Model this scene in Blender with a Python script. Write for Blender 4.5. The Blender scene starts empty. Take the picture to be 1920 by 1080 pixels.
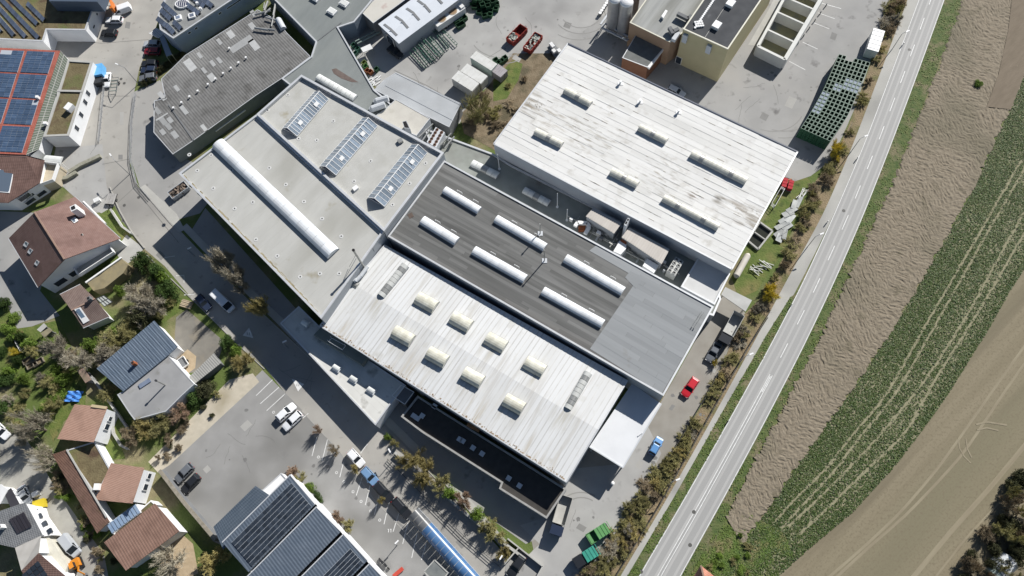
import bpy, math, random
import numpy as np
from mathutils import Vector, Matrix

random.seed(7)
RNG = np.random.default_rng(7)
sc = bpy.context.scene
COL = sc.collection

# ---------------------------------------------------------------- camera
H = 145.0                       # flying height of the drone (m)
F = 1400.0                      # focal length in photograph pixels (1920 wide)
NADIR = (1041.0, 1070.0)        # pixel straight below the drone
_n = np.array([NADIR[0] - 960, NADIR[1] - 540, F]); _n /= np.linalg.norm(_n)
_Z = -_n
_X = np.array([1, 0, 0.]) - _Z[0] * _Z; _X /= np.linalg.norm(_X)
_Y = np.cross(_Z, _X)

def G(px, py, h=0.0):
    """Site survey: point of the photograph, at a known height above ground, in metres."""
    r = np.array([px - 960, py - 540, F]); t = (H - h) / np.dot(r, _n)
    q = r * t
    return Vector((q @ _X, q @ _Y, h))

cam = bpy.data.objects.new('camera', bpy.data.cameras.new('camera'))
COL.objects.link(cam)
cam.data.sensor_width = 36; cam.data.lens = F * 36 / 1920
cam.data.clip_start = 1; cam.data.clip_end = 6000
right = Vector((_X[0], _Y[0], _Z[0])); down = Vector((_X[1], _Y[1], _Z[1])); fwd = Vector((_X[2], _Y[2], _Z[2]))
m = Matrix.Identity(4)
for i in range(3):
    m[i][0] = right[i]; m[i][1] = -down[i]; m[i][2] = -fwd[i]
m[2][3] = H
cam.matrix_world = m
sc.camera = cam

# ---------------------------------------------------------------- light
SUN_AZ = math.radians(50.6)     # direction towards the sun, counter-clockwise from +X
SUN_EL = math.radians(37.0)
w = bpy.data.worlds.new('World'); sc.world = w; w.use_nodes = True
nt = w.node_tree; bg = nt.nodes['Background']
sky = nt.nodes.new('ShaderNodeTexSky'); sky.sky_type = 'NISHITA'; sky.sun_disc = False
sky.sun_elevation = SUN_EL; sky.sun_rotation = math.pi / 2 - SUN_AZ
sky.air_density = 0.9; sky.dust_density = 0.3; sky.ozone_density = 1.0
nt.links.new(sky.outputs[0], bg.inputs[0]); bg.inputs[1].default_value = 0.055
sl = bpy.data.lights.new('sun', 'SUN'); sl.energy = 5.0; sl.angle = math.radians(0.5); sl.color = (1, 0.97, 0.925)
so = bpy.data.objects.new('sun', sl); COL.objects.link(so)
sd = Vector((math.cos(SUN_AZ) * math.cos(SUN_EL), math.sin(SUN_AZ) * math.cos(SUN_EL), math.sin(SUN_EL)))
so.rotation_euler = sd.to_track_quat('Z', 'Y').to_euler(); so.location = sd * 300
vs = sc.view_settings
vs.view_transform = 'Standard'; vs.look = 'None'; vs.gamma = 1; vs.exposure = 0.38; vs.use_curve_mapping = False

# ---------------------------------------------------------------- mesh + object helpers
BASE = {}

class MB:
    def __init__(s): s.v = []; s.f = []; s.sm = False
    def add(s, pts):
        i = len(s.v); s.v.extend([tuple(p) for p in pts]); return i
    def poly(s, pts):
        i = s.add(pts); s.f.append(tuple(range(i, i + len(pts)))); return s
    def prism(s, top, zb):
        """solid under a polygon (3-D points) down to height zb (number) or by list"""
        n = len(top); bot = [Vector((p[0], p[1], zb if not isinstance(zb, (list, tuple)) else zb[k])) for k, p in enumerate(top)]
        i = s.add(top); j = s.add(bot)
        s.f.append(tuple(range(i, i + n))); s.f.append(tuple(reversed(range(j, j + n))))
        for k in range(n):
            a = (k + 1) % n; s.f.append((i + k, j + k, j + a, i + a))
        return s
    def walls(s, top, zb):
        n = len(top); i = s.add(top); j = s.add([(p[0], p[1], zb) for p in top])
        for k in range(n):
            a = (k + 1) % n; s.f.append((i + k, j + k, j + a, i + a))
        return s
    def slab(s, pts, t):
        """thin sheet of thickness t below tilted polygon"""
        n = len(pts); i = s.add(pts); j = s.add([(p[0], p[1], p[2] - t) for p in pts])
        s.f.append(tuple(range(i, i + n))); s.f.append(tuple(reversed(range(j, j + n))))
        for k in range(n):
            a = (k + 1) % n; s.f.append((i + k, j + k, j + a, i + a))
        return s
    def box(s, x0, x1, y0, y1, z0, z1, M=None):
        p = [Vector(c) for c in ((x0, y0, z0), (x1, y0, z0), (x1, y1, z0), (x0, y1, z0), (x0, y0, z1), (x1, y0, z1), (x1, y1, z1), (x0, y1, z1))]
        if M is not None: p = [M @ q for q in p]
        i = s.add(p)
        for q in ((3, 2, 1, 0), (4, 5, 6, 7), (0, 1, 5, 4), (1, 2, 6, 5), (2, 3, 7, 6), (3, 0, 4, 7)): s.f.append(tuple(i + k for k in q))
        return s
    def bar(s, a, b, w, h, up=Vector((0, 0, 1))):
        a = Vector(a); b = Vector(b); d = (b - a)
        L = d.length
        if L < 1e-6: return s
        d /= L; sd_ = d.cross(up)
        if sd_.length < 1e-4: sd_ = Vector((1, 0, 0))
        sd_.normalize(); u = sd_.cross(d)
        M = Matrix((( d.x, sd_.x, u.x, a.x), (d.y, sd_.y, u.y, a.y), (d.z, sd_.z, u.z, a.z), (0, 0, 0, 1)))
        return s.box(0, L, -w / 2, w / 2, -h / 2, h / 2, M)
    def tube(s, a, b, r0, r1=None, n=8, caps=True):
        r1 = r0 if r1 is None else r1
        a = Vector(a); b = Vector(b); d = (b - a).normalized()
        u = d.orthogonal().normalized(); v = d.cross(u)
        ring = [(math.cos(2 * math.pi * k / n), math.sin(2 * math.pi * k / n)) for k in range(n)]
        i = s.add([a + (u * c + v * q) * r0 for c, q in ring]); j = s.add([b + (u * c + v * q) * r1 for c, q in ring])
        for k in range(n): s.f.append((i + k, i + (k + 1) % n, j + (k + 1) % n, j + k))
        if caps: s.f.append(tuple(reversed(range(i, i + n)))); s.f.append(tuple(range(j, j + n)))
        return s
    def vault(s, a, b, wd, rise, n=8, ends=True):
        """barrel along a->b (axis at base level), width wd"""
        a = Vector(a); b = Vector(b); d = (b - a).normalized(); sd_ = d.cross(Vector((0, 0, 1))).normalized()
        def arc(o): return [o + sd_ * (wd / 2 * math.cos(math.pi * k / n)) + Vector((0, 0, rise * math.sin(math.pi * k / n))) for k in range(n + 1)]
        i = s.add(arc(a)); j = s.add(arc(b))
        for k in range(n): s.f.append((i + k, j + k, j + k + 1, i + k + 1))
        if ends: s.f.append(tuple(range(i, i + n + 1))); s.f.append(tuple(reversed(range(j, j + n + 1))))
        return s
    def build(s, name, mat, parent=None, base=None, smooth=False):
        if parent is not None: b = BASE[parent.name]
        elif base is not None: b = Vector(base)
        else: b = Vector((0, 0, 0))
        me = bpy.data.meshes.new(name)
        me.from_pydata([(p[0] - b.x, p[1] - b.y, p[2] - b.z) for p in s.v], [], s.f)
        me.materials.append(mat)
        if smooth or s.sm:
            for p in me.polygons: p.use_smooth = True
        o = bpy.data.objects.new(name, me); COL.objects.link(o)
        if parent is not None: o.parent = parent
        else: o.location = b
        BASE[o.name] = b
        return o

def tag(o, label=None, cat=None, group=None, kind=None):
    if label: o['label'] = label
    if cat: o['category'] = cat
    if group: o['group'] = group
    if kind: o['kind'] = kind
    return o

def thing(name, label, cat, base=(0, 0, 0), group=None):
    o = bpy.data.objects.new(name, None); COL.objects.link(o); o.empty_display_size = 0.5
    o.location = base; BASE[o.name] = Vector(base)
    return tag(o, label, cat, group)

def copy_tree(o, parent=None):
    c = o.copy(); COL.objects.link(c); c.parent = parent
    BASE[c.name] = BASE.get(o.name, Vector((0, 0, 0)))
    for ch in list(o.children): copy_tree(ch, c)
    return c

def drop(o):
    for ch in list(o.children): drop(ch)
    bpy.data.objects.remove(o)

def ccw(pts):
    a = sum(pts[i].x * pts[(i + 1) % len(pts)].y - pts[(i + 1) % len(pts)].x * pts[i].y for i in range(len(pts)))
    return pts if a > 0 else list(reversed(pts))

def inset(pts, d):
    n = len(pts); out = []
    for i in range(n):
        p0, p1, p2 = pts[i - 1], pts[i], pts[(i + 1) % n]
        a = (p1 - p0).to_2d().normalized(); b = (p2 - p1).to_2d().normalized()
        na = Vector((-a.y, a.x)); nb = Vector((-b.y, b.x))
        k = 1 + na.dot(nb); q = (na + nb) / max(k, .3)
        out.append(Vector((p1.x + q.x * d, p1.y + q.y * d, p1.z)))
    return out

def PX(l, h): return ccw([G(a, b, h) for a, b in l])
def centre(pts): return sum(pts, Vector((0, 0, 0))) / len(pts)
def lerp(a, b, t): return a + (b - a) * t
def zed(p, z): return Vector((p[0], p[1], z))
def wdir(p, q):
    d = (G(*q) - G(*p)); d.z = 0; return d.normalized()

# ---------------------------------------------------------------- materials (procedural)
MATS = {}
def mat(name, c, c2=None, ns=1.0, big=None, stripes=(), rough=.85, bump=0., bscale=None, metal=0., rnd=0., stain=None, stretch=None, spec=.3, trans=0., coat=0., spots=()):
    if name in MATS: return MATS[name]
    m = bpy.data.materials.new(name); m.use_nodes = True; MATS[name] = m
    N = m.node_tree.nodes; L = m.node_tree.links
    B = N['Principled BSDF']; B.inputs['Roughness'].default_value = rough; B.inputs['Metallic'].default_value = metal
    B.inputs['Specular IOR Level'].default_value = spec
    if trans: B.inputs['Transmission Weight'].default_value = trans
    if coat: B.inputs['Coat Weight'].default_value = coat
    geo = N.new('ShaderNodeNewGeometry'); pos = geo.outputs['Position']
    def rgb(c): return (c[0], c[1], c[2], 1)
    def noise(scale, detail=4, vec=pos):
        t = N.new('ShaderNodeTexNoise'); t.inputs['Scale'].default_value = scale; t.inputs['Detail'].default_value = detail
        L.new(vec, t.inputs['Vector']); return t.outputs['Fac']
    def ramp(f, a, b):
        r = N.new('ShaderNodeMapRange'); r.inputs[1].default_value = a; r.inputs[2].default_value = b; L.new(f, r.inputs[0]); return r.outputs[0]
    def mix(fac, A, Bc):
        x = N.new('ShaderNodeMix'); x.data_type = 'RGBA'
        if isinstance(fac, float): x.inputs[0].default_value = fac
        else: L.new(fac, x.inputs[0])
        for v, i in ((A, 6), (Bc, 7)):
            if isinstance(v, tuple): x.inputs[i].default_value = v
            else: L.new(v, x.inputs[i])
        return x.outputs[2]
    def math_(op, a, b=None):
        x = N.new('ShaderNodeMath'); x.operation = op
        for i, v in enumerate((a, b)):
            if v is None: continue
            if isinstance(v, (int, float)): x.inputs[i].default_value = v
            else: L.new(v, x.inputs[i])
        return x.outputs[0]
    cur = rgb(c); vec = pos
    if stretch:                       # (direction, factor): grain drawn out along a direction
        d, k = stretch
        mp = N.new('ShaderNodeMapping'); mp.vector_type = 'TEXTURE'
        mp.inputs['Rotation'].default_value = (0, 0, math.atan2(d[1], d[0])); mp.inputs['Scale'].default_value = (k, 1, 1)
        L.new(pos, mp.inputs['Vector']); vec = mp.outputs[0]
    hgt = None
    if c2: cur = mix(ramp(noise(ns, 5, vec), .32, .68), cur, rgb(c2))
    if big:
        for (col, scl, lo, hi) in (big if isinstance(big, list) else [big]):
            cur = mix(ramp(noise(scl, 3, vec), lo, hi), cur, rgb(col))
    for (d, per, wd, col, st) in stripes:
        dt = N.new('ShaderNodeVectorMath'); dt.operation = 'DOT_PRODUCT'; L.new(pos, dt.inputs[0]); dt.inputs[1].default_value = (d[0], d[1], d[2] if len(d) > 2 else 0)
        fr = math_('FRACT', math_('DIVIDE', dt.outputs['Value'], per))
        k = math_('LESS_THAN', fr, wd)
        k2 = math_('MULTIPLY', k, ramp(noise(.35, 3), .25, .75))
        cur = mix(math_('MULTIPLY', k2, st), cur, rgb(col))
        w_ = math_('SINE', math_('MULTIPLY', fr, 6.2832))
        hgt = w_ if hgt is None else math_('ADD', hgt, w_)
    if stain:
        for (col, scl, lo, hi) in (stain if isinstance(stain, list) else [stain]):
            cur = mix(ramp(noise(scl, 6), lo, hi), cur, rgb(col))
    for (cx, rad, col, nsc, lo, hi) in spots:
        dv = N.new('ShaderNodeVectorMath'); dv.operation = 'DISTANCE'; L.new(pos, dv.inputs[0]); dv.inputs[1].default_value = tuple(cx)
        near = ramp(dv.outputs['Value'], rad, rad * .15)
        k = ramp(math_('MULTIPLY', near, ramp(noise(nsc, 6, vec), lo, hi)), .05, .6)
        cur = mix(k, cur, rgb(col))
    if rnd:
        oi = N.new('ShaderNodeObjectInfo'); hv = N.new('ShaderNodeHueSaturation')
        L.new(ramp(oi.outputs['Random'], 0, 1), hv.inputs['Value'])
        v = N.new('ShaderNodeMapRange'); L.new(oi.outputs['Random'], v.inputs[0]); v.inputs[3].default_value = 1 - rnd; v.inputs[4].default_value = 1 + rnd
        L.new(v.outputs[0], hv.inputs['Value'])
        if isinstance(cur, tuple): hv.inputs['Color'].default_value = cur
        else: L.new(cur, hv.inputs['Color'])
        cur = hv.outputs[0]
    if isinstance(cur, tuple): B.inputs['Base Color'].default_value = cur
    else: L.new(cur, B.inputs['Base Color'])
    if bump:
        bn = N.new('ShaderNodeBump'); bn.inputs['Strength'].default_value = 1; bn.inputs['Distance'].default_value = bump
        hh = noise(bscale or ns * 2, 5, vec)
        if hgt is not None: hh = math_('ADD', hh, math_('MULTIPLY', hgt, .6))
        L.new(hh, bn.inputs['Height']); L.new(bn.outputs[0], B.inputs['Normal'])
    return m

# numpy value noise
def vnoise(x, y, seed=0):
    xi = np.floor(x).astype(np.int64); yi = np.floor(y).astype(np.int64); fx = x - xi; fy = y - yi
    fx = fx * fx * (3 - 2 * fx); fy = fy * fy * (3 - 2 * fy)
    def h(a, b):
        n = (a * 374761393 + b * 668265263 + seed * 974711) & 0x7fffffff
        n = ((n ^ (n >> 13)) * 1274126177) & 0x7fffffff
        return ((n ^ (n >> 16)) & 0xffff) / 65535.0
    return (h(xi, yi) * (1 - fx) + h(xi + 1, yi) * fx) * (1 - fy) + (h(xi, yi + 1) * (1 - fx) + h(xi + 1, yi + 1) * fx) * fy

def np_mesh(name, verts, faces4, mat_, smooth=False):
    me = bpy.data.meshes.new(name); nv = len(verts); nf = len(faces4); k = faces4.shape[1]
    me.vertices.add(nv); me.vertices.foreach_set('co', np.asarray(verts, np.float32).ravel())
    me.loops.add(nf * k); me.loops.foreach_set('vertex_index', np.asarray(faces4, np.int32).ravel())
    me.polygons.add(nf); me.polygons.foreach_set('loop_start', np.arange(0, nf * k, k, dtype=np.int32))
    me.materials.append(mat_); me.update(calc_edges=True)
    if smooth: me.polygons.foreach_set('use_smooth', np.ones(nf, bool))
    return me

def in_poly(x, y, poly):
    r = np.zeros(len(x), bool); n = len(poly)
    for i in range(n):
        x0, y0 = poly[i][0], poly[i][1]; x1, y1 = poly[(i + 1) % n][0], poly[(i + 1) % n][1]
        c = ((y0 > y) != (y1 > y)) & (x < (x1 - x0) * (y - y0) / (y1 - y0 + 1e-12) + x0)
        r ^= c
    return r

ZN = [0]
def sheet(name, px, z, m_, kind='structure', thick=0):
    ZN[0] += 1; z += .0009 * (ZN[0] % 3)
    pts = PX(px, z)
    b = MB()
    if thick: b.prism(pts, z - thick)
    else: b.poly(pts)
    o = b.build(name, m_); return tag(o, kind=kind)
def strip_px(line, w, z):
    """ribbon polygon of width w metres along a pixel polyline at height z -> list of quads"""
    P_ = [G(a, b, z) for a, b in line]; L_, R_ = [], []
    for i, p in enumerate(P_):
        d = (P_[min(i + 1, len(P_) - 1)] - P_[max(i - 1, 0)]).normalized(); n = Vector((-d.y, d.x, 0))
        L_.append(p + n * w / 2); R_.append(p - n * w / 2)
    return L_, R_
def ribbon(name, line, w, z, m_, kind='structure', parent=None, thick=0):
    ZN[0] += 1; z += .0007 * (ZN[0] % 7)
    L_, R_ = strip_px(line, w, z); b = MB()
    for i in range(len(line) - 1):
        q = [R_[i], R_[i + 1], L_[i + 1], L_[i]]
        if thick: b.prism(q, z - thick)
        else: b.poly(q)
    o = b.build(name, m_, parent)
    return tag(o, kind=kind) if parent is None else o
# ================================================================ SETTING: ground, roads, fields
FIELD_DIR = wdir((1525, 1000), (1800, 700))
ROAD_DIR = wdir((1240, 1080), (1560, 420))
mGround = mat('ground_soil', (.17, .145, .08), (.235, .205, .115), ns=.9, big=[((.095, .13, .032), .12, .36, .54)], bump=.10, bscale=3)
mAsphalt = mat('asphalt_street', (.325, .312, .284), (.37, .354, .322), ns=.25, big=[((.23, .222, .208), .045, .5, .72)], bump=.01, bscale=14, stain=[((.2, .19, .17), .6, .62, .78)])
mYard = mat('asphalt_yard', (.315, .31, .297), (.37, .365, .35), ns=.22, big=[((.215, .212, .205), .05, .5, .7)], bump=.01, bscale=14, stain=[((.19, .185, .175), .45, .62, .8)])
mYard2 = mat('asphalt_dark_yard', (.265, .262, .252), (.315, .31, .298), ns=.18, big=[((.33, .32, .30), .06, .5, .7)], bump=.01, bscale=12, stain=[((.15, .145, .14), .4, .6, .75)])
mLot = mat('asphalt_parking_lot', (.25, .246, .236), (.29, .286, .275), ns=.3, big=[((.185, .182, .172), .06, .45, .65)], bump=.01, bscale=14)
mDrive = mat('driveway_worn', (.245, .228, .20), (.29, .275, .245), ns=.3, big=[((.20, .185, .155), .08, .5, .7)], bump=.01, bscale=10)
mPath = mat('gravel_path', (.42, .38, .30), (.50, .45, .36), ns=.8, big=((.33, .29, .21), .2, .5, .7), bump=.02, bscale=8)
mRoad = mat('main_road_asphalt', (.325, .322, .31), (.345, .34, .328), ns=.3, big=[((.30, .298, .288), .05, .45, .65)], rough=.75, stretch=(ROAD_DIR, 10), bump=.006, bscale=18)
mWheel = mat('road_wheel_wear', (.395, .39, .375), (.36, .355, .34), ns=.4, rough=.7, stretch=(ROAD_DIR, 12))
mPave = mat('pavement_concrete', (.37, .365, .335), (.42, .41, .38), ns=.4, big=((.29, .285, .265), .1, .5, .7), bump=.01, bscale=10)
mKerb = mat('kerb_stone', (.38, .37, .34), (.30, .29, .27), ns=1.5, bump=.01)
mLine = mat('road_paint_white', (.72, .72, .70), (.55, .55, .53), ns=1.2, rough=.6)
mGrass = mat('grass', (.075, .115, .022), (.13, .155, .04), ns=.7, big=[((.18, .16, .06), .18, .52, .7)], stain=[((.05, .075, .018), .5, .58, .7)], bump=.12, bscale=3)
mVerge = mat('verge_grass', (.055, .09, .025), (.11, .13, .045), ns=1.1, big=[((.17, .15, .085), .3, .5, .66)], bump=.14, bscale=3)
mEarth = mat('bare_earth', (.15, .115, .07), (.22, .175, .115), ns=.7, big=((.10, .085, .05), .25, .5, .65), bump=.12, bscale=3)
mPlough = mat('ploughed_soil', (.185, .153, .11), (.228, .193, .142), ns=1.6, big=[((.155, .135, .094), .06, .5, .7), ((.15, .128, .088), .35, .58, .72)], bump=.05, bscale=5)
mSoilBand = mat('harrowed_soil', (.15, .12, .085), (.18, .145, .105), ns=1.5, bump=.04, bscale=4, stretch=(FIELD_DIR, 5))
mCropSoil = mat('crop_soil', (.20, .19, .115), (.27, .25, .16), ns=1.2, bump=.04, bscale=4)
mTan = mat('harrowed_field', (.195, .165, .108), (.235, .20, .135), ns=.5, stretch=(FIELD_DIR, 14), big=[((.135, .112, .075), .2, .5, .68), ((.185, .165, .105), .05, .45, .65)], stain=[((.165, .138, .09), 2.2, .5, .72)], bump=.05, bscale=4)
mTrack = mat('field_wheel_track', (.275, .24, .165), (.225, .19, .13), ns=1.0, stretch=(FIELD_DIR, 6), bump=.02)

b = MB(); b.poly([(-1500, -1500, 0), (1500, -1500, 0), (1500, 1500, 0), (-1500, 1500, 0)])
tag(b.build('ground', mGround), kind='structure')

# big sheets ------------------------------------------------------
sheet('street', [(178, -60), (330, -60), (310, 0), (284, 75), (262, 125), (250, 180), (243, 270), (243, 310), (256, 348), (282, 374), (318, 416), (336, 432), (420, 520),
                 (560, 652), (720, 800), (830, 910), (960, 1058), (1010, 1120), (905, 1130), (800, 1025), (700, 935), (600, 830), (560, 770), (498, 690), (440, 640), (365, 566), (310, 500), (270, 466),
                 (246, 436), (230, 415), (215, 385), (200, 350), (120, 330), (100, 300), (120, 200), (85, 80), (100, 40)], .012, mAsphalt)
sheet('parking_lot', [(296, 880), (492, 694), (560, 762), (640, 850), (700, 935), (800, 1025), (905, 1130), (640, 1130), (400, 1015)], .016, mLot)
sheet('gravel_path', [(278, 866), (430, 712), (474, 700), (486, 716), (318, 872), (296, 886)], .020, mPath)
sheet('yard', [(640, 60), (720, -60), (1130, -60), (1170, 60), (1066, 84), (1030, 130), (960, 105), (930, 150), (880, 190), (862, 232), (700, 160)], .012, mYard)
sheet('loading_yard', [(1060, 84), (1170, 0), (1440, -60), (1690, -60), (1660, 20), (1640, 90), (1604, 200), (1560, 300), (1520, 330), (1490, 340), (1400, 330), (1150, 240), (1060, 120)], .014, mYard2)
sheet('earth_plot', [(962, 100), (1042, 100), (1060, 90), (1060, 200), (960, 300), (870, 250), (862, 215), (905, 175)], .016, mEarth)
sheet('grass_patch', [(925, 150), (962, 112), (980, 120), (972, 150), (950, 185), (925, 190)], .020, mGrass)
sheet('service_lane', [(1360, 540), (1400, 590), (1372, 640), (1348, 700), (1322, 745), (1280, 815), (1230, 890), (1180, 960), (1130, 1035), (1085, 1130), (940, 1130), (1000, 1030), (990, 980), (1030, 900), (1100, 800), (1230, 770)], .014, mDrive)
sheet('delivery_yard', [(1060, 880), (1165, 870), (1215, 800), (1240, 850), (1200, 930), (1140, 1020), (1090, 1100), (1000, 1100), (960, 1070), (1012, 1020), (975, 985), (1030, 968)], .018, mYard)
sheet('back_lane', [(610, 640), (720, 745), (760, 760), (1040, 960), (1026, 1000), (986, 1020), (900, 958), (800, 880), (700, 782), (560, 650), (420, 500), (360, 430), (385, 390)], .016, mYard2)
sheet('lawn', [(1512, 330), (1524, 345), (1490, 420), (1470, 470), (1420, 545), (1385, 560), (1372, 520), (1400, 470), (1440, 400), (1470, 345)], .012, mGrass)
sheet('front_yard', [(245, 175), (300, 150), (330, 200), (330, 290), (420, 330), (390, 380), (375, 400), (318, 416), (262, 350), (246, 300)], .018, mYard2)
sheet('side_yard', [(-20, 395), (90, 400), (190, 345), (215, 385), (205, 396), (170, 400), (100, 470), (75, 545), (112, 592), (60, 612), (32, 616), (14, 572), (-20, 560)], .020, mYard2)
sheet('forecourt', [(96, 330), (150, 275), (192, 270), (200, 350), (215, 385), (190, 400), (140, 370)], .024, mYard)
sheet('gravel_court', [(330, 595), (350, 580), (420, 640), (405, 690), (352, 700), (326, 660)], .012, mat('court_gravel', (.17, .16, .14), (.22, .205, .175), ns=.5, big=((.26, .22, .16), .2, .5, .7), bump=.02, bscale=6))  # gravel colour darkened overall, with the shade of trees put into it
sheet('house_court', [(0, 810), (45, 815), (98, 905), (130, 950), (195, 1040), (205, 1090), (120, 1090), (60, 960), (0, 920)], .010, mat('court_paving', (.30, .29, .26), (.36, .35, .31), ns=.5, big=((.24, .23, .20), .15, .5, .7), bump=.02, bscale=5))  # paving colour lowered to carry some of the tree shade lying here
for nm, pl in (('lawn', [(140, 690), (165, 680), (160, 760), (120, 790), (100, 830), (85, 780), (110, 720)]), ('lawn', [(195, 770), (215, 800), (235, 860), (210, 862), (190, 830)]),
               ('lawn', [(0, 570), (14, 572), (32, 616), (60, 612), (110, 600), (140, 660), (60, 720), (0, 700)]), ('lawn', [(315, 560), (350, 575), (300, 610), (270, 640), (240, 650)]),
               ('lawn', [(188, 400), (208, 385), (238, 430), (246, 436), (230, 450), (205, 420)]), ('lawn', [(255, 1040), (300, 1060), (290, 1100), (240, 1100)])):
    sheet(nm, pl, .022, mGrass)
sheet('sand_pit', [(318, 1010), (340, 1000), (362, 1020), (372, 1075), (340, 1090), (300, 1060)], .022, mat('sand', (.42, .33, .22), (.36, .28, .18), ns=1, bump=.05))
sheet('sand_heap', [(330, 672), (352, 655), (368, 668), (366, 690), (350, 702), (338, 690)], .024, MATS['sand'])

# main road, cycle path, verges ------------------------------------
RL = [(1745, -60), (1722, 0), (1675, 125), (1620, 270), (1560, 410), (1500, 540), (1440, 655), (1354, 810), (1275, 948), (1197, 1080), (1165, 1140)]
RR = [(1793, -60), (1771, 0), (1724, 130), (1672, 270), (1617, 410), (1560, 540), (1500, 665), (1425, 810), (1352, 945), (1277, 1080), (1245, 1140)]
CL = [(1768, -60), (1745, 0), (1698, 130), (1645, 270), (1588, 410), (1529, 540), (1468, 662), (1388, 810), (1313, 946), (1236, 1080), (1205, 1140)]
def resample(pl, n):
    a = np.array(pl, float); s = np.r_[0, np.cumsum(np.hypot(*np.diff(a, axis=0).T))]
    t = np.linspace(0, s[-1], n)
    # smooth polyline (catmull style via two passes of averaging)
    x = np.interp(t, s, a[:, 0]); y = np.interp(t, s, a[:, 1])
    for _ in range(3 * n // 40):
        x[1:-1] = (x[:-2] + 2 * x[1:-1] + x[2:]) / 4; y[1:-1] = (y[:-2] + 2 * y[1:-1] + y[2:]) / 4
    return list(zip(x, y))
rl, rr, cl = resample(RL, 60), resample(RR, 60), resample(CL, 60)
def band(name, a, bb, z, m_, parent=None):
    b = MB()
    for i in range(len(a) - 1): b.poly([G(*a[i], z), G(*a[i + 1], z), G(*bb[i + 1], z), G(*bb[i], z)])
    o = b.build(name, m_, parent)
    if parent is None: tag(o, kind='structure')
    return o
def between(a, bb, t): return [(p[0] * (1 - t) + q[0] * t, p[1] * (1 - t) + q[1] * t) for p, q in zip(a, bb)]
road = band('main_road', rl, rr, .040, mRoad)
for t in (.17, .40, .60, .84):
    band('wheel_wear', between(rl, rr, t - .035), between(rl, rr, t + .035), .044, mWheel, road)
for line, off in ((rl, 0.25), (rr, -.25)):
    pass
band('edge_line', between(rl, rr, .012), between(rl, rr, .034), .048, mLine, road)
band('edge_line', between(rl, rr, .966), between(rl, rr, .988), .048, mLine, road)
# dashes from the top down to the double line
cs = resample(CL, 400)
acc = 0; i = 0
Wc = [G(*p, .048) for p in cs]
start = None; dist = 0
segs = []
for k in range(1, len(cs)):
    dist += (Wc[k] - Wc[k - 1]).length
    if cs[k][1] > 735: break
    ph = dist % 8.0
    if ph < 3.6 and start is None: start = k
    if ph >= 3.6 and start is not None: segs.append((start, k)); start = None
for a, e in segs:
    ribbon('lane_dash', cs[a:e + 1], .16, .048, mLine, parent=road)
kk = [k for k in range(len(cs)) if cs[k][1] > 700]
tail = cs[kk[0]:]
la, ra = strip_px(tail, .5, .048)
def wribbon(name, pts, w, z, m_, parent):
    b = MB()
    for i in range(len(pts) - 1):
        d = (pts[i + 1] - pts[i]).normalized(); n = Vector((-d.y, d.x, 0)) * w / 2
        b.poly([pts[i] - n, pts[i + 1] - n, pts[i + 1] + n, pts[i] + n])
    return b.build(name, m_, parent)
wribbon('centre_line', la[::6], .14, .048, mLine, road); wribbon('centre_line', ra[::6], .14, .048, mLine, road)
# cycle path (light concrete) left of the road
PL = [(1722, -60), (1702, 0), (1655, 125), (1600, 270), (1545, 400), (1478, 520), (1420, 630), (1330, 795), (1245, 945), (1163, 1080), (1130, 1140)]
PR = [(1745, -60), (1722, 0), (1675, 125), (1620, 270), (1560, 410), (1496, 540), (1445, 628), (1352, 790), (1270, 940), (1187, 1080), (1150, 1140)]
band('cycle_path', resample(PL, 60), resample(PR, 60), .030, mPave)
sheet('verge', [(1496, 545), (1440, 655), (1354, 810), (1275, 948), (1197, 1080), (1165, 1140), (1145, 1140), (1176, 1080), (1262, 935), (1344, 790), (1437, 628), (1480, 560)], .034, mVerge)
# kerb between path and hedge
HK = [(1440, 595), (1404, 650), (1322, 795), (1238, 945), (1155, 1080), (1122, 1140)]
ribbon('kerb', HK, .16, .10, mat('kerb_dark', (.05, .047, .042), (.03, .03, .028), ns=1), thick=.12)
LK = [(1346, 700), (1322, 745), (1280, 815), (1250, 862)]
ribbon('kerb', LK, .18, .12, MATS['kerb_dark'], thick=.14)
LK2 = [(1150, 992), (1120, 1040), (1085, 1090)]
ribbon('kerb', LK2, .18, .12, MATS['kerb_dark'], thick=.14)
mHedgeSoil = mat('hedge_floor', (.19, .145, .085), (.26, .20, .12), ns=1.2, big=((.13, .125, .05), .3, .5, .65), bump=.15, bscale=3)
sheet('hedge_strip', [(1690, -60), (1710, -60), (1702, 0), (1655, 125), (1600, 270), (1545, 400), (1478, 520), (1420, 630), (1330, 795), (1245, 945), (1163, 1080), (1130, 1140), (1060, 1140), (1110, 1068), (1170, 975), (1215, 905), (1256, 850), (1285, 810), (1325, 745), (1350, 700), (1372, 640),
                       (1395, 590), (1430, 555), (1470, 480), (1495, 420), (1525, 345), (1560, 300), (1590, 240), (1640, 100), (1660, 20)], .026, mHedgeSoil)

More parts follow.
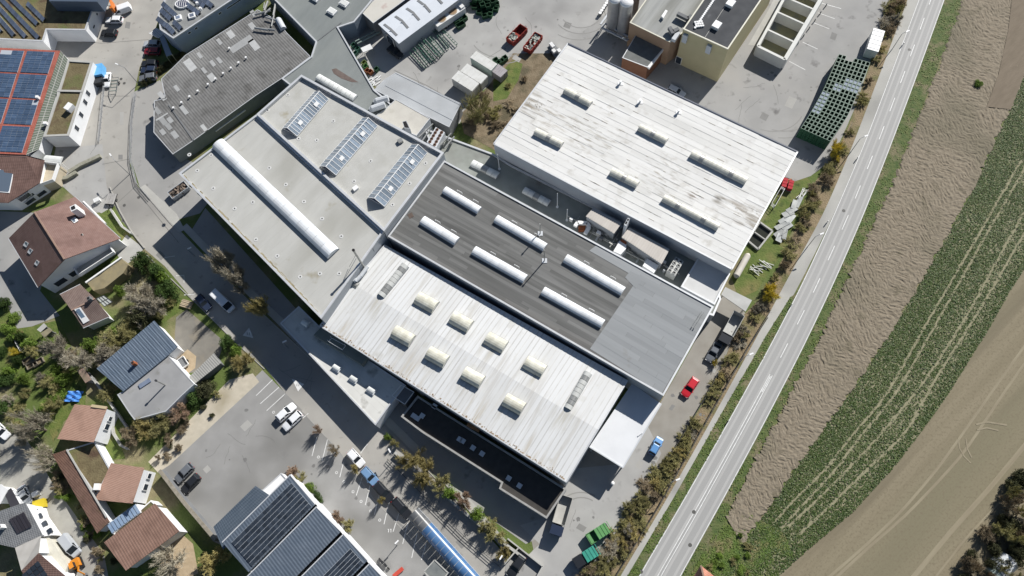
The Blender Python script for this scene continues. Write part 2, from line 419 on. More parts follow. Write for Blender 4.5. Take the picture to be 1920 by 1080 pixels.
# right verge, ploughed field, crop, harrowed field
VL = [(1793, -60), (1771, 0), (1724, 130), (1672, 270), (1617, 410), (1560, 540), (1500, 665), (1425, 810), (1352, 945), (1277, 1080), (1245, 1140)]
FL = [(1828, -60), (1805, 0), (1767, 105), (1702, 270), (1675, 342), (1640, 410), (1590, 520), (1540, 627), (1490, 720), (1450, 802), (1420, 850), (1362, 968), (1330, 1040), (1300, 1140)]
FR = [(1965, 0), (1920, 142), (1895, 205), (1863, 270), (1830, 347), (1785, 427), (1720, 540), (1665, 632), (1600, 730), (1541, 808), (1490, 880), (1440, 955), (1392, 1020)]
CR = [(1990, 380), (1920, 505), (1897, 540), (1855, 615), (1777, 740), (1728, 808), (1677, 875), (1597, 962), (1527, 1020), (1485, 1057), (1400, 1140)]
band('verge', resample(VL, 60), resample(FL, 60), .020, mVerge)
sheet('harrowed_field', CR + [(1400, 1300), (2300, 1300), (2300, 300), (2100, 200)], .010, mTan)
sheet('crop_field_soil', FR + [(1330, 1090), (1300, 1140), (1400, 1140)] + CR[::-1] + [(2080, 240), (2100, 60), (1965, 0)], .008, mCropSoil)
sheet('harrowed_strip', [(1905, -60), (2010, -60), (1965, 0), (1920, 142), (1895, 205), (1850, 200), (1872, 140), (1890, 60)], .26, mSoilBand)
# ploughed clods: displaced sheet
nu, nv = 1150, 170
flw = resample(FL[:-2], nu); frw = resample([(2000, -100)] + FR, nu)
A = np.array([[*G(*p, 0)] for p in flw]); Bq = np.array([[*G(*p, 0)] for p in frw])
for E_, sd_ in ((A, 61), (Bq, 62)):
    jn = (vnoise(np.arange(nu) * .16, np.zeros(nu), sd_) - .5) * .7 + (vnoise(np.arange(nu) * .6, np.zeros(nu), sd_ + 9) - .5) * .35; E_[:, 0] += jn; E_[:, 1] -= jn * .5
t = np.linspace(0, 1, nv)[None, :, None]
V = A[:, None, :] * (1 - t) + Bq[:, None, :] * t
x, y = V[..., 0], V[..., 1]
d = FIELD_DIR
u_ = x * d.x + y * d.y; v_ = -x * d.y + y * d.x
def ridged(a, s1, s2, sd):
    ca, sa = math.cos(a), math.sin(a); p, q = u_ * ca + v_ * sa, -u_ * sa + v_ * ca
    return 1 - np.abs(2 * vnoise(p * s1 + vnoise(x, y, sd + 1) * 1.2, q * s2, sd) - 1)
mk = np.clip((vnoise(v_ * .55, u_ * .12, 31) - .35) * 3.5, 0, 1)
hgt = .16 * (ridged(.45, 3.0, .8, 33) * mk + ridged(-.6, 3.0, .8, 36) * (1 - mk)) + .07 * vnoise(x * 3.6, y * 3.6, 7) + .04 * vnoise(x * .2, y * .2, 8) - .06
edge = np.minimum(1, np.minimum(np.arange(nv), nv - 1 - np.arange(nv)) / 3.)[None, :]
V[..., 2] = .03 + np.clip(hgt + .06, 0, 1) * edge
idx = np.arange(nu * nv).reshape(nu, nv)
f4 = np.stack([idx[:-1, :-1], idx[1:, :-1], idx[1:, 1:], idx[:-1, 1:]], -1).reshape(-1, 4)
o = bpy.data.objects.new('ploughed_field', np_mesh('ploughed_field', V.reshape(-1, 3), f4, mPlough)); COL.objects.link(o); tag(o, kind='structure')
# weed tussock in the ploughed field is placed with the plants

# crop rows: small leaf rosettes, wheel tracks left bare
mCrop = mat('crop_leaf', (.038, .068, .013), (.062, .096, .02), ns=.8, rough=.6, big=[((.075, .105, .03), .15, .5, .7), ((.19, .19, .085), 3.2, .6, .68)])
poly = [G(*p) for p in FR + [(1372, 1050), (1350, 1085)] + [(1452, 1080)] + CR[::-1] + [(2080, 240), (2100, 60), (1965, 0)]]
xs = [p.x for p in poly]; ys = [p.y for p in poly]
n = 680000
X = RNG.uniform(min(xs), max(xs), n); Y = RNG.uniform(min(ys), max(ys), n)
k = in_poly(X, Y, poly); X, Y = X[k], Y[k]
TR = [[(1915, 300), (1800, 500), (1737, 607), (1660, 745), (1602, 810), (1545, 885), (1500, 925), (1455, 975)], [(1930, 300), (1815, 500), (1755, 607), (1677, 745), (1618, 810), (1560, 890), (1515, 935), (1465, 990)],
      [(1935, 370), (1877, 475), (1835, 552), (1798, 617), (1730, 720), (1655, 810), (1600, 870), (1540, 930), (1480, 985)], [(1950, 390), (1895, 480), (1850, 560), (1812, 620), (1745, 725), (1700, 812), (1625, 880), (1565, 940), (1500, 1000)]]
keep = np.ones(len(X), bool)
for tr in TR:
    pp = [G(*p) for p in resample(tr, 40)]
    dm = np.full(len(X), 1e9)
    for a, c in zip(pp[:-1], pp[1:]):
        ab = np.array([c.x - a.x, c.y - a.y]); tt = np.clip(((X - a.x) * ab[0] + (Y - a.y) * ab[1]) / (ab @ ab), 0, 1)
        dm = np.minimum(dm, np.hypot(X - a.x - tt * ab[0], Y - a.y - tt * ab[1]))
    keep &= (dm > .24) | (RNG.random(len(X)) < .10)
# sparser stand towards the lower right, as drilled
gr = vnoise(X * .09, Y * .09, 21) * .6 + vnoise(X * .8, Y * .8, 22) * .5
def pdist(pl_):
    dm = np.full(len(X), 1e9); pp = [G(*p) for p in resample(pl_, 30)]
    for a, c in zip(pp[:-1], pp[1:]):
        ab = np.array([c.x - a.x, c.y - a.y]); tt = np.clip(((X - a.x) * ab[0] + (Y - a.y) * ab[1]) / (ab @ ab), 0, 1)
        dm = np.minimum(dm, np.hypot(X - a.x - tt * ab[0], Y - a.y - tt * ab[1]))
    return dm
dF, dC = pdist(FR), pdist(CR); sf = dF / (dF + dC)
thin = np.clip((sf - .38) * 3, 0, 1) * np.clip((dC - .8) / 1.0, 0, 1) * np.clip((vnoise(X * .05, Y * .05, 51) - .15) * 2.2, 0, 1)
keep &= RNG.random(len(X)) < np.clip(1.5 - gr * .95, .35, 1) * (1 - .38 * thin)
X, Y = X[keep], Y[keep]
n = len(X); ang = RNG.uniform(0, 6.28, n); ln = RNG.uniform(.11, .27, n); zz = RNG.uniform(.05, .22, n)
c_, s_ = np.cos(ang), np.sin(ang)
Pq = []
for (du, dv, dz) in ((-1, 0, .0), (0, -.38, .6), (1, 0, .1), (0, .38, .9)):
    Pq.append(np.stack([X + (du * c_ - dv * s_) * ln, Y + (du * s_ + dv * c_) * ln, .02 + zz * (0.3 + dz)], -1))
Vq = np.stack(Pq, 1).reshape(-1, 3); fq = np.arange(n * 4).reshape(n, 4)
o = bpy.data.objects.new('crop_plants', np_mesh('crop_plants', Vq, fq, mCrop)); COL.objects.link(o)
tag(o, 'dark green young crop plants between pale wheel tracks in the field', 'crop', kind='stuff')

# harrowed-field wheel tracks
TZ = 0
for tr, wd in (([(2010, 560), (1893, 720), (1807, 850), (1762, 900), (1700, 965), (1630, 1025), (1560, 1090)], .45), ([(1985, 560), (1870, 720), (1765, 870), (1690, 960), (1615, 1030), (1545, 1090)], .45),
               ([(1950, 800), (1860, 910), (1780, 1000), (1710, 1085)], .8), ([(1990, 820), (1900, 915), (1810, 1010), (1740, 1100)], .35),
               ([(1797, 822), (1799, 840), (1808, 856), (1820, 868)], .25), ([(1811, 822), (1814, 842), (1822, 858)], .25), ([(1830, 796), (1850, 791), (1888, 797)], .35), ([(1832, 806), (1850, 802), (1872, 807)], .3)):
    ribbon('wheel_track', resample(tr, 24), wd, .016 + TZ, mTrack); TZ += .006

# street kerbs, pavement, painted marks --------------------------------
KR = [(336, 432), (420, 520), (560, 652), (720, 800), (830, 910), (945, 1040)]
KR2 = resample(KR, 24)
ribbon('kerb', KR2, .2, .12, mKerb, thick=.12)
SW = [(x + 9, y - 9) for x, y in KR2]
ribbon('pavement', SW, 1.5, .11, mPave, thick=.10)
sheet('pavement', [(262, 352), (272, 346), (330, 400), (346, 430), (336, 436), (318, 418), (282, 376)], .11, mPave, thick=.1)
ribbon('kerb', [(250, 180), (243, 270), (243, 310), (256, 348), (282, 374), (318, 416), (336, 432)], .18, .12, mKerb, thick=.12)
ribbon('kerb', resample([(205, 350), (222, 392), (238, 420), (248, 437), (270, 465)], 14), .18, .30, mKerb, thick=.3)
ribbon('kerb', resample([(275, 478), (365, 566), (440, 640), (496, 692)], 14), .18, .12, mKerb, thick=.12)
ribbon('kerb', [(566, 770), (640, 850), (700, 935), (800, 1040)], .16, .030, mKerb)
mSeam = mat('asphalt_joint', (.16, .157, .148), rough=.9)
for ln in ([(130, 76), (190, 81), (280, 74)], [(197, 180), (243, 180)], [(192, 308), (243, 298)], [(215, 385), (258, 346)], [(255, 345), (262, 365), (290, 400), (335, 455)], [(740, 132), (800, 160), (862, 196)], [(1130, 12), (1150, 70)], [(880, 130), (960, 80)]):
    ribbon('asphalt_joint', ln, .09, .032, mSeam)
# parking bays
mMark = mLine
def mark(pts, w=.14, z=.026, name='parking_line'):
    ribbon(name, pts, w, z, mMark)
for a, b_ in (((480, 742), (511, 712)), ((488, 757), (523, 726)), ((500, 770), (535, 738)), ((541, 808), (578, 775)), ((585, 855), (594, 820)), ((604, 864), (614, 824)), ((637, 895), (644, 867)), ((668, 929), (679, 895)), ((685, 947), (694, 910)),
              ((702, 965), (711, 928)), ((720, 983), (729, 943)), ((737, 997), (748, 962)), ((755, 1020), (765, 980)), ((772, 1046), (782, 1000)), ((790, 1050), (799, 1019)),
              ((1533, 4), (1577, 16)), ((1534, 24), (1565, 35)), ((1524, 42), (1555, 54)), ((1505, 79), (1533, 92)), ((1480, 115), (1510, 131)), ((676, 850), (689, 832))):
    mark([a, b_])
mark([(328, 480), (308, 483)]); mark([(345, 516), (330, 517)]); mark([(345, 530), (345, 516)]); mark([(363, 552), (345, 553)])
def bay_number(cx, cy, kind):
    b = MB(); o = G(cx, cy, .026); r = .27
    P_ = []
    if kind == '0':
        for i in range(14):
            a0 = 2 * math.pi * i / 14; a1 = 2 * math.pi * (i + 1) / 14
            b.poly([o + Vector((math.cos(a0) * r, math.sin(a0) * r, 0)), o + Vector((math.cos(a1) * r, math.sin(a1) * r, 0)), o + Vector((math.cos(a1) * r * .6, math.sin(a1) * r * .6, 0)), o + Vector((math.cos(a0) * r * .6, math.sin(a0) * r * .6, 0))])
    else:
        for dx in (-.3, .15):
            b.poly([o + Vector((dx, -.3, 0)), o + Vector((dx + .12, -.3, 0)), o + Vector((dx + .12, .3, 0)), o + Vector((dx, .3, 0))])
            b.poly([o + Vector((dx - .14, .2, .001)), o + Vector((dx, .2, .001)), o + Vector((dx, .3, .001)), o + Vector((dx - .14, .3, .001))])
    tag(b.build('bay_number', mMark), kind='structure')
for c in ((597, 857), (631, 886), (645, 903), (662, 922), (677, 940), (695, 958), (712, 975)): bay_number(*c, '0')
bay_number(731, 995, '1'); bay_number(513, 773, '0')
# painted triangles (school crossing) with dark figures
mDarkPaint = mat('road_paint_dark', (.16, .165, .17))
for tri in ([(467, 614), (455, 629), (475, 634)], [(547, 710), (570, 720), (559, 734)]):
    pts = PX(tri, .035); o = tag(MB().poly(pts).build('road_triangle', mMark), kind='structure')
    c = centre(pts)
    for dx in (-.2, .2):
        b = MB(); q = c + Vector((dx, 0, .004))
        b.poly([q + Vector((-.07, -.3, 0)), q + Vector((.07, -.3, 0)), q + Vector((.06, .12, 0)), q + Vector((-.06, .12, 0))])
        b.poly([q + Vector((.07 * math.cos(a), .22 + .07 * math.sin(a), 0)) for a in np.linspace(0, 5.6, 8)])
        b.build('painted_figure', mDarkPaint, o)
for ln in ([(1608, 86), (1602, 82), (1590, 92)],): pass
# repair patches, cracks and tyre marks
mPatchD = mat('asphalt_patch_dark', (.19, .187, .178), (.22, .216, .206), ns=.6, bump=.01, bscale=12); mPatchL = mat('asphalt_patch_light', (.33, .322, .30), (.36, .352, .33), ns=.6, bump=.01, bscale=12); mTyreMk = mat('tyre_mark', (.235, .23, .218), (.26, .255, .242), ns=.8)
random.seed(99)
for c, u, v, mm in (((236, 40), (9, 2), (-2, 12), 0), ((225, 210), (7, 0), (0, 24), 1), ((222, 290), (8, 0), (0, 9), 0), ((300, 470), (10, 10), (-8, 8), 0), ((640, 760), (14, 13), (-5, 5), 1), ((860, 1010), (12, 13), (-6, 6), 0), ((450, 800), (14, -13), (9, 9), 1), ((520, 850), (10, -9), (12, 12), 0), ((380, 880), (9, -8), (7, 8), 1), ((1260, 770), (6, -9), (-6, -3), 0), ((1200, 880), (8, -12), (-10, -5), 1), ((1080, 990), (14, 8), (6, -9), 0), ((960, 110), (13, 7), (5, -8), 1), ((1060, 40), (12, 4), (-4, 10), 0), ((1480, 180), (14, 6), (-9, 18), 1), ((1560, 60), (10, 4), (-4, 12), 0), ((1430, 210), (12, 6), (-6, 11), 0), ((700, 900), (8, 8), (-4, 4), 0), ((1340, 700), (3, -6), (-7, -4), 1), ((780, 160), (12, 6), (4, -6), 0), ((160, 130), (10, 1), (-2, 8), 1)):
    c, u, v = np.array(c), np.array(u), np.array(v); sheet('repair_patch', [tuple(c), tuple(c + u), tuple(c + u + v), tuple(c + v)], .0225, (mPatchD, mPatchL)[mm])
def arc(cx, cy, rx, ry, a0, a1): return [(cx + rx * math.cos(a), cy + ry * math.sin(a)) for a in np.linspace(a0, a1, 12)]
for cx, cy, r, a0, a1 in ((1090, 20, 40, .3, 2.6), (1090, 20, 54, .2, 2.5), (1085, 22, 66, .4, 2.2), (1470, 190, 70, .2, 1.9), (1470, 190, 86, .1, 1.7), (1450, 200, 58, .4, 2.0), (1090, 960, 34, 3.4, 5.4), (1090, 960, 46, 3.5, 5.3), (940, 60, 60, 1.0, 2.6), (940, 60, 74, 1.1, 2.4)):
    ribbon('tyre_mark', arc(cx, cy, r, r * .8, a0, a1), .22, .0262, mTyreMk)
for _ in range(34):
    x, y = random.choice(((420, 840), (480, 800), (1500, 120), (1420, 170), (1000, 60), (920, 60), (560, 700), (230, 120), (225, 250), (1080, 960), (1560, 200), (800, 150)))
    x += random.uniform(-40, 40); y += random.uniform(-30, 30); a = random.uniform(0, 3.1); ln = [(x, y)]
    for k in range(6): a += random.uniform(-.4, .4); x += 7 * math.cos(a); y += 6 * math.sin(a); ln.append((x, y))
    ribbon('asphalt_crack', ln, .06, .0275, mSeam)
mOil = mat('oil_spot', (.15, .147, .14), (.19, .187, .18), ns=2, rough=.6)
for _ in range(46):
    x, y = random.choice(((430, 840), (500, 790), (1480, 150), (1420, 190), (1010, 50), (930, 70), (1290, 760), (1200, 880), (1080, 980), (620, 870), (690, 930), (225, 60), (870, 110)))
    p = G(x + random.uniform(-45, 45), y + random.uniform(-25, 25), .0290 + random.random() * .002); r_ = random.uniform(.15, .5)
    tag(MB().poly([p + Vector((r_ * math.cos(a) * random.uniform(.6, 1.1), r_ * math.sin(a) * random.uniform(.6, 1.1), 0)) for a in np.linspace(0, 6.28, 10)[:-1]]).build('oil_spot', mOil), kind='structure')
# manhole covers
mHole = mat('manhole_iron', (.09, .088, .082), rough=.6)
for c in ((233, 156), (227, 148), (260, 370), (233, 385), (230, 414), (1705, 93), (1582, 395), (1294, 1022), (1202, 1072), (1301, 960)):
    b = MB(); o = G(*c, .052 if c[0] > 1190 else .032)
    b.poly([o + Vector((.36 * math.cos(a), .36 * math.sin(a), 0)) for a in np.linspace(0, 2 * math.pi, 14)[:-1]])
    tag(b.build('manhole_cover', mHole), kind='structure')
# ================================================================ BUILDINGS
ZU = Vector((0, 0, 1))
mWallW = mat('wall_white_render', (.74, .75, .76), (.68, .69, .70), ns=.5, bump=.01, bscale=6)
mWallG = mat('wall_grey_cladding', (.40, .42, .44), (.36, .38, .40), ns=.3, rough=.6)
mWallLG = mat('wall_light_cladding', (.52, .54, .56), (.47, .49, .51), ns=.3, rough=.6)
mWallD = mat('wall_dark', (.14, .145, .15), (.18, .185, .19), ns=.4)
mCoping = mat('coping_metal', (.62, .63, .64), (.55, .56, .57), ns=.7, rough=.45, metal=.3)
mFrameW = mat('window_frame_white', (.75, .75, .74), rough=.5)
mGlass = mat('window_glass', (.03, .04, .055), rough=.08, spec=.6)
mDoor = mat('door_dark', (.05, .05, .055), rough=.5)

def wall_windows(parent, p, q, items, name='window', off=.04, frame=True):
    """windows on wall p->q (outside on the right of p->q): (t, z centre, w, h)"""
    d = (q - p); d.z = 0; L = d.length; d.normalize(); n = Vector((d.y, -d.x, 0))
    for (t_, z, w_, h_) in items:
        c = lerp(p, q, t_); c = Vector((c.x, c.y, z)) + n * off
        def rect(w2, h2, dd): return [c + n * dd + d * sx * w2 / 2 + ZU * sz * h2 / 2 for sx, sz in ((-1, -1), (1, -1), (1, 1), (-1, 1))]
        b = MB(); o_, i_ = rect(w_ + .2, h_ + .2, 0), rect(w_, h_, 0)
        for k in range(4): 
            a = (k + 1) % 4
            b.poly([o_[k], o_[a], i_[a], i_[k]])
            b.poly([o_[k], o_[k] - n * off, o_[a] - n * off, o_[a]])
        f = b.build(name, mFrameW, parent)
        MB().poly(rect(w_, h_, -.02)).build('pane', mGlass, f)

def ring(b, outer, inner, zt, zb):
    n = len(outer)
    for k in range(n):
        a = (k + 1) % n
        o0, o1, i0, i1 = outer[k], outer[a], inner[k], inner[a]
        b.poly([zed(o0, zt), zed(o1, zt), zed(i1, zt), zed(i0, zt)])
        b.poly([zed(o0, zb), zed(o1, zb), zed(o1, zt), zed(o0, zt)])
        b.poly([zed(i0, zt), zed(i1, zt), zed(i1, zb), zed(i0, zb)])

def flat_building(name, label, px, h, mw, mr, pw=.35, ph=.35, mc=None, zb=0, cat='building', roof_name='roof'):
    pts = PX(px, h); base = zed(centre(pts), zb)
    t = thing(name, label, cat, base)
    MB().walls([zed(p, h - .1) for p in pts], zb).build('wall', mw, t)
    inn = inset(pts, pw)
    r = MB().poly([zed(p, h - ph) for p in inn]).build(roof_name, mr, t)
    b = MB(); ring(b, inset(pts, -.04), inn, h, h - ph - .02); b.build('parapet', mc or mCoping, t)
    return t, pts, r

UNIT = {}
def unit_mesh(key, mat_):
    k = (key, mat_.name)
    if k not in UNIT:
        b = MB()
        if key == 'slab': b.box(0, 1, 0, 1, 0, 1)
        elif key == 'rib': b.box(0, 1, -.5, .5, 0, 1)
        me = bpy.data.meshes.new(key); me.from_pydata(b.v, [], b.f); me.materials.append(mat_); UNIT[k] = me
    return UNIT[k]
def place(name, key, mat_, parent, o, U, V, N):
    ob = bpy.data.objects.new(name, unit_mesh(key, mat_)); COL.objects.link(ob); ob.parent = parent
    b = BASE[parent.name]; o = o - b
    ob.matrix_local = Matrix(((U.x, V.x, N.x, o.x), (U.y, V.y, N.y, o.y), (U.z, V.z, N.z, o.z), (0, 0, 0, 1)))
    BASE[ob.name] = b
    return ob
def modules(parent, A, B, D, nu, nv, gap, t, mat_, name='solar_panel', skip=None, lift=.05):
    """grid of thin panels over the parallelogram A, A+u, A+v"""
    u = (B - A) / nu; v = (D - A) / nv; n = u.cross(v).normalized()
    if n.z < 0: n = -n
    gu = u.normalized() * gap; gv = v.normalized() * gap
    for i in range(nu):
        for j in range(nv):
            if skip and skip(i, j): continue
            place(name, 'slab', mat_, parent, A + u * i + v * j + gu / 2 + gv / 2 + n * lift, u - gu, v - gv, n * t)
def ribs(parent, A, B, C, D, n, w, hgt, mat_, name='roof_seam', lift=0.0, jitter=0):
    """raised seams from edge A-B across to D-C"""
    for i in range(1, n):
        t_ = i / n
        p, q = lerp(A, B, t_), lerp(D, C, t_); u = q - p; v = ZU.cross(u).normalized(); nn = u.cross(v).normalized()
        place(name, 'rib', mat_, parent, p + ZU * lift, u, v * w, nn * hgt)

DD = wdir((833, 300), (1338, 575))
mDome = mat('skylight_dome', (.70, .71, .69), (.60, .61, .58), ns=.8, rough=.35, spec=.5, rnd=.08)
mDomeC = mat('skylight_dome_cream', (.64, .63, .54), (.48, .465, .38), ns=1.0, rough=.4, spec=.4, rnd=.07, stripes=((DD, .75, .07, (.40, .39, .33), .8),))
mDomeM = mat('vent_metal', (.42, .42, .40), (.34, .34, .32), ns=1.2, rough=.4, metal=.5)
mUp = mat('skylight_upstand', (.30, .31, .33), (.24, .25, .27), ns=1)
def barrel(parent, px, h, rise, nseg, m_, up=.35, vent=None, gap=.03, n=8):
    p = [G(a, b_, h + up * .6) for a, b_ in px]
    a, c = (p[0] + p[1]) / 2, (p[2] + p[3]) / 2
    wd = ((p[0] - p[1]).length + (p[2] - p[3]).length) / 2
    d = (c - a).normalized(); s_ = d.cross(ZU)
    a = zed(a, h); c = zed(c, h)
    b = MB(); q = [a - s_ * wd / 2, c - s_ * wd / 2, c + s_ * wd / 2, a + s_ * wd / 2]
    b.prism(ccw([zed(x_, h + up) for x_ in q]), h - .02)
    k = b.build('skylight', mUp, parent)
    a = zed(a, h + up); c = zed(c, h + up)
    for i in range(nseg):
        s0 = lerp(a, c, i / nseg) + d * gap; s1 = lerp(a, c, (i + 1) / nseg) - d * gap
        special = vent and i in vent
        b = MB(); b.vault(s0, s1, wd * (.96 if not special else .99), rise * (1 if not special else 1.06), n)
        b.build('vent_flap' if special else 'dome', (mDomeM if special else m_), k, smooth=False)
    return k
def hoop(parent, p, q, h0, hgt=.55):
    b = MB(); a = G(*p, h0); c = G(*q, h0)
    b.tube(a, a + ZU * hgt, .05, n=5); b.tube(c, c + ZU * hgt, .05, n=5); b.tube(a + ZU * hgt, c + ZU * hgt, .05, n=5)
    b.build('hoop_rail', mFrameW, parent)
def roof_box(name, label, cat, px, h, zb, m_, top=None, group=None, parent=None):
    pts = PX(px, h); 
    if parent is None:
        o = MB().prism(pts, zb).build(name, m_, base=zed(centre(pts), zb)); return tag(o, label, cat, group)
    return MB().prism(pts, zb).build(name, m_, parent)
mDrain = mat('drain_cover', (.60, .60, .58), (.45, .45, .44), ns=4)
mBlack = mat('black_hole', (.015, .015, .016))
def drains(parent, pts, h):
    for p in pts:
        c = G(*p, h); b = MB(); b.prism([c + Vector((.45 * math.cos(a), .45 * math.sin(a), .04)) for a in np.linspace(0, 2 * math.pi, 9)[:-1]], h - .02)
        k = b.build('roof_drain', mDrain, parent)
        b = MB(); b.poly([c + Vector((.16 * math.cos(a), .16 * math.sin(a), .05)) for a in np.linspace(0, 2 * math.pi, 9)[:-1]]); b.build('drain_hole', mBlack, k)

# ---------------------------------------------------------------- big hall with light gravel roof (two levels)
DL = wdir((335, 325), (602, 597)); DS = wdir((602, 597), (720, 432))
mGravel = mat('roof_light_membrane', (.39, .387, .36), (.435, .432, .405), ns=.5, big=[((.335, .33, .30), .12, .52, .72)], stripes=((DL, 1.9, .04, (.30, .295, .27), .55),), stretch=(DS, 3), bump=.012, bscale=10,
              stain=[((.25, .22, .15), .25, .67, .82)])
mGravel2 = mat('roof_light_membrane_b', (.405, .402, .375), (.45, .447, .42), ns=.5, big=[((.35, .345, .31), .15, .55, .75)], stripes=((DL, 1.9, .04, (.33, .32, .29), .5),), bump=.012, bscale=10, stain=[((.27, .235, .15), .22, .66, .8)])
HL = 11.2
lh, lh_pts, _ = flat_building('factory_hall', 'large flat hall with pale grey roof and one long white barrel skylight', [(335, 325), (480, 215), (719, 434), (602, 597)], HL, mWallG, mGravel, .4, .35)
drains(lh, [(396, 291), (434, 319), (355, 290), (474, 379), (505, 315), (536, 346), (570, 378), (604, 410), (640, 443), (520, 480), (563, 519), (370, 320), (400, 353), (440, 391), (600, 513), (636, 513), (480, 449)], HL - .35)
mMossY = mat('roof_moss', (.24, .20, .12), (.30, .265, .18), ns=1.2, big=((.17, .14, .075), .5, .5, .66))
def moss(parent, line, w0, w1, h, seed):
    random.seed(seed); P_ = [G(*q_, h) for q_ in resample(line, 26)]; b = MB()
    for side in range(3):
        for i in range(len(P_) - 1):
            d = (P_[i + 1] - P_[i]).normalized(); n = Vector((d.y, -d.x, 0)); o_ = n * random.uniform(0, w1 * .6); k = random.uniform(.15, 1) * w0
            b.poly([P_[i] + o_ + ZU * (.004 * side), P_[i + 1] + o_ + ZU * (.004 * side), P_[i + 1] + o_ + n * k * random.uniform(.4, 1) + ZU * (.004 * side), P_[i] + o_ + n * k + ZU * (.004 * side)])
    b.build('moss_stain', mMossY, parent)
moss(lh, [(346, 328), (385, 366), (420, 400), (470, 452)], .5, 1.0, HL - .338, 1); moss(lh, [(470, 452), (540, 522), (598, 585)], .35, .7, HL - .338, 2)
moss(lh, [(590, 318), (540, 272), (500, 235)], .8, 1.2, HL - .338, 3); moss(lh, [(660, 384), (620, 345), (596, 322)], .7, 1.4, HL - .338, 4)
barrel(lh, [(398, 278), (420, 262), (637, 467), (614, 486)], HL - .35, .95, 15, mat('skylight_dome_white', (.72, .74, .75), (.63, .65, .66), ns=.7, rough=.35, spec=.4, rnd=.09), up=.3, gap=.02, n=10)
HU = 11.75
uh, uh_pts, _ = flat_building('factory_hall', 'flat hall with pale roof and three ridge-shaped glass skylights', [(565, 140), (832, 286), (720, 433), (481, 214)], HU, mWallG, mGravel2, .45, .7)
drains(uh, [(540, 178), (502, 207), (625, 227), (594, 263), (695, 302), (664, 340), (798, 306), (768, 344), (736, 384), (560, 260), (660, 200)], HU - .7)
mPane = mat('skylight_pane', (.20, .245, .30), (.27, .32, .37), ns=2, rough=.12, spec=.6, rnd=.3)
mPaneD = mat('skylight_pane_gable', (.045, .05, .09), rough=.12, spec=.5)
def ridge_skylight(parent, px, h, n):
    p = [G(a, b_, h + .3) for a, b_ in px]            # left-near, right-near, right-far, left-far
    k = MB().prism(ccw([zed(q, h + .3) for q in p]), h - .02).build('skylight', mFrameW, parent)
    rn = (p[0] + p[1]) / 2 + ZU * 1.55; rf = (p[3] + p[2]) / 2 + ZU * 1.55
    for (e0, e1) in ((p[0], p[3]), (p[1], p[2])):
        u = (e1 - e0) / n; v = rn - e0; nn = u.cross(v).normalized()
        if nn.z < 0: nn = -nn
        for i in range(n):
            g = u.normalized() * .045
            place('pane', 'slab', mPane, k, e0 + u * i + g, u - g * 2, v, nn * .04)
        b = MB()
        for i in range(n + 1):
            b.bar(lerp(e0, e1, i / n) + nn * .04, lerp(rn, rf, i / n) + nn * .04, .10, .08)
        b.bar(e0, e1, .12, .12); b.build('glazing_bars', mFrameW, k)
    MB().bar(rn, rf, .16, .14).build('ridge_bar', mFrameW, k)
    for a, c, r_ in ((p[0], p[1], rn), (p[3], p[2], rf)): MB().poly([a, c, r_]).build('gable_pane', mPaneD, k)
    for t_ in (.25, .75):
        q = lerp(lerp(p[1], p[2], t_), lerp(rn, rf, t_), .5); u = (p[2] - p[1]).normalized(); v = (rn - p[1]).normalized(); nn = u.cross(v).normalized(); nn = nn if nn.z > 0 else -nn
        place('vent_flap', 'slab', mFrameW, k, q - u * .5 - v * .4 + nn * .1, u * 1.0, v * .8, nn * .06)
for q in ([(530, 240), (557, 255), (616, 186), (590, 172)], [(600, 311), (630, 328), (708, 236), (680, 221)], [(690, 370), (721, 387), (801, 286), (772, 271)]):
    ridge_skylight(uh, q, HU - .7, 15)
roof_box('roof_hatch', None, None, [(660, 352), (668, 346), (672, 352), (664, 358)], HU - .2, HU - .75, mFrameW, parent=uh)
roof_box('roof_hatch', None, None, [(744, 262), (752, 258), (756, 264), (748, 268)], HU - .1, HU - .75, mDomeM, parent=uh)

# ---------------------------------------------------------------- dark felt-roofed hall
HD = 9.3
DD = wdir((833, 300), (1338, 575)); DP = wdir((727, 443), (833, 300))
mFelt = mat('roofing_felt', (.12, .12, .115), (.155, .155, .149), ns=.9, stretch=(DD, 14), big=[((.19, .19, .184), .35, .52, .72), ((.118, .11, .10), .1, .58, .72), ((.085, .085, .082), .6, .6, .74)], rough=.9, rnd=.2, bump=.008, bscale=8)
mFeltL = mat('roofing_felt_new', (.235, .245, .25), (.27, .28, .285), ns=.6, stretch=(DD, 12), rough=.85, rnd=.07, stain=[((.17, .15, .125), .16, .64, .78)], bump=.006, bscale=8)
dh, dh_pts, dr = flat_building('factory_hall', 'long hall with dark striped felt roof and six white barrel skylights', [(833, 301), (1338, 575), (1244, 742), (727.5, 443)], HD, mWallG, mFelt, .3, .22)
def felt(parent, q, h, n, m_, cols=1, splits=(0, 1)):
    A, B, C, D = [G(a, b_, h) for a, b_ in q]        # A-B along the strips' start, D-C other end
    random.seed(3)
    for i in range(n):
        p0, p1 = lerp(A, B, i / n), lerp(A, B, (i + 1) / n); r0, r1 = lerp(D, C, i / n), lerp(D, C, (i + 1) / n)
        cuts = sorted([0, 1] + [random.uniform(.1, .9) for _ in range(cols)])
        for c0, c1 in zip(cuts[:-1], cuts[1:]):
            z = ZU * (.01 + .012 * ((i * 7) % 3) / 2 + random.random() * .006)
            b = MB(); a0, a1, b0, b1 = lerp(p0, r0, c0), lerp(p0, r0, c1), lerp(p1, r1, c0), lerp(p1, r1, c1)
            g = (a1 - a0).normalized() * .015
            b.prism(ccw([a0 + z + g, a1 + z - g, b1 + z - g, b0 + z + g]), h - .005)
            b.build('felt_strip', m_, parent)
felt(dh, [(834, 304), (731, 444), (1106, 654), (1206, 508)], HD - .22, 32, mFelt, 3)
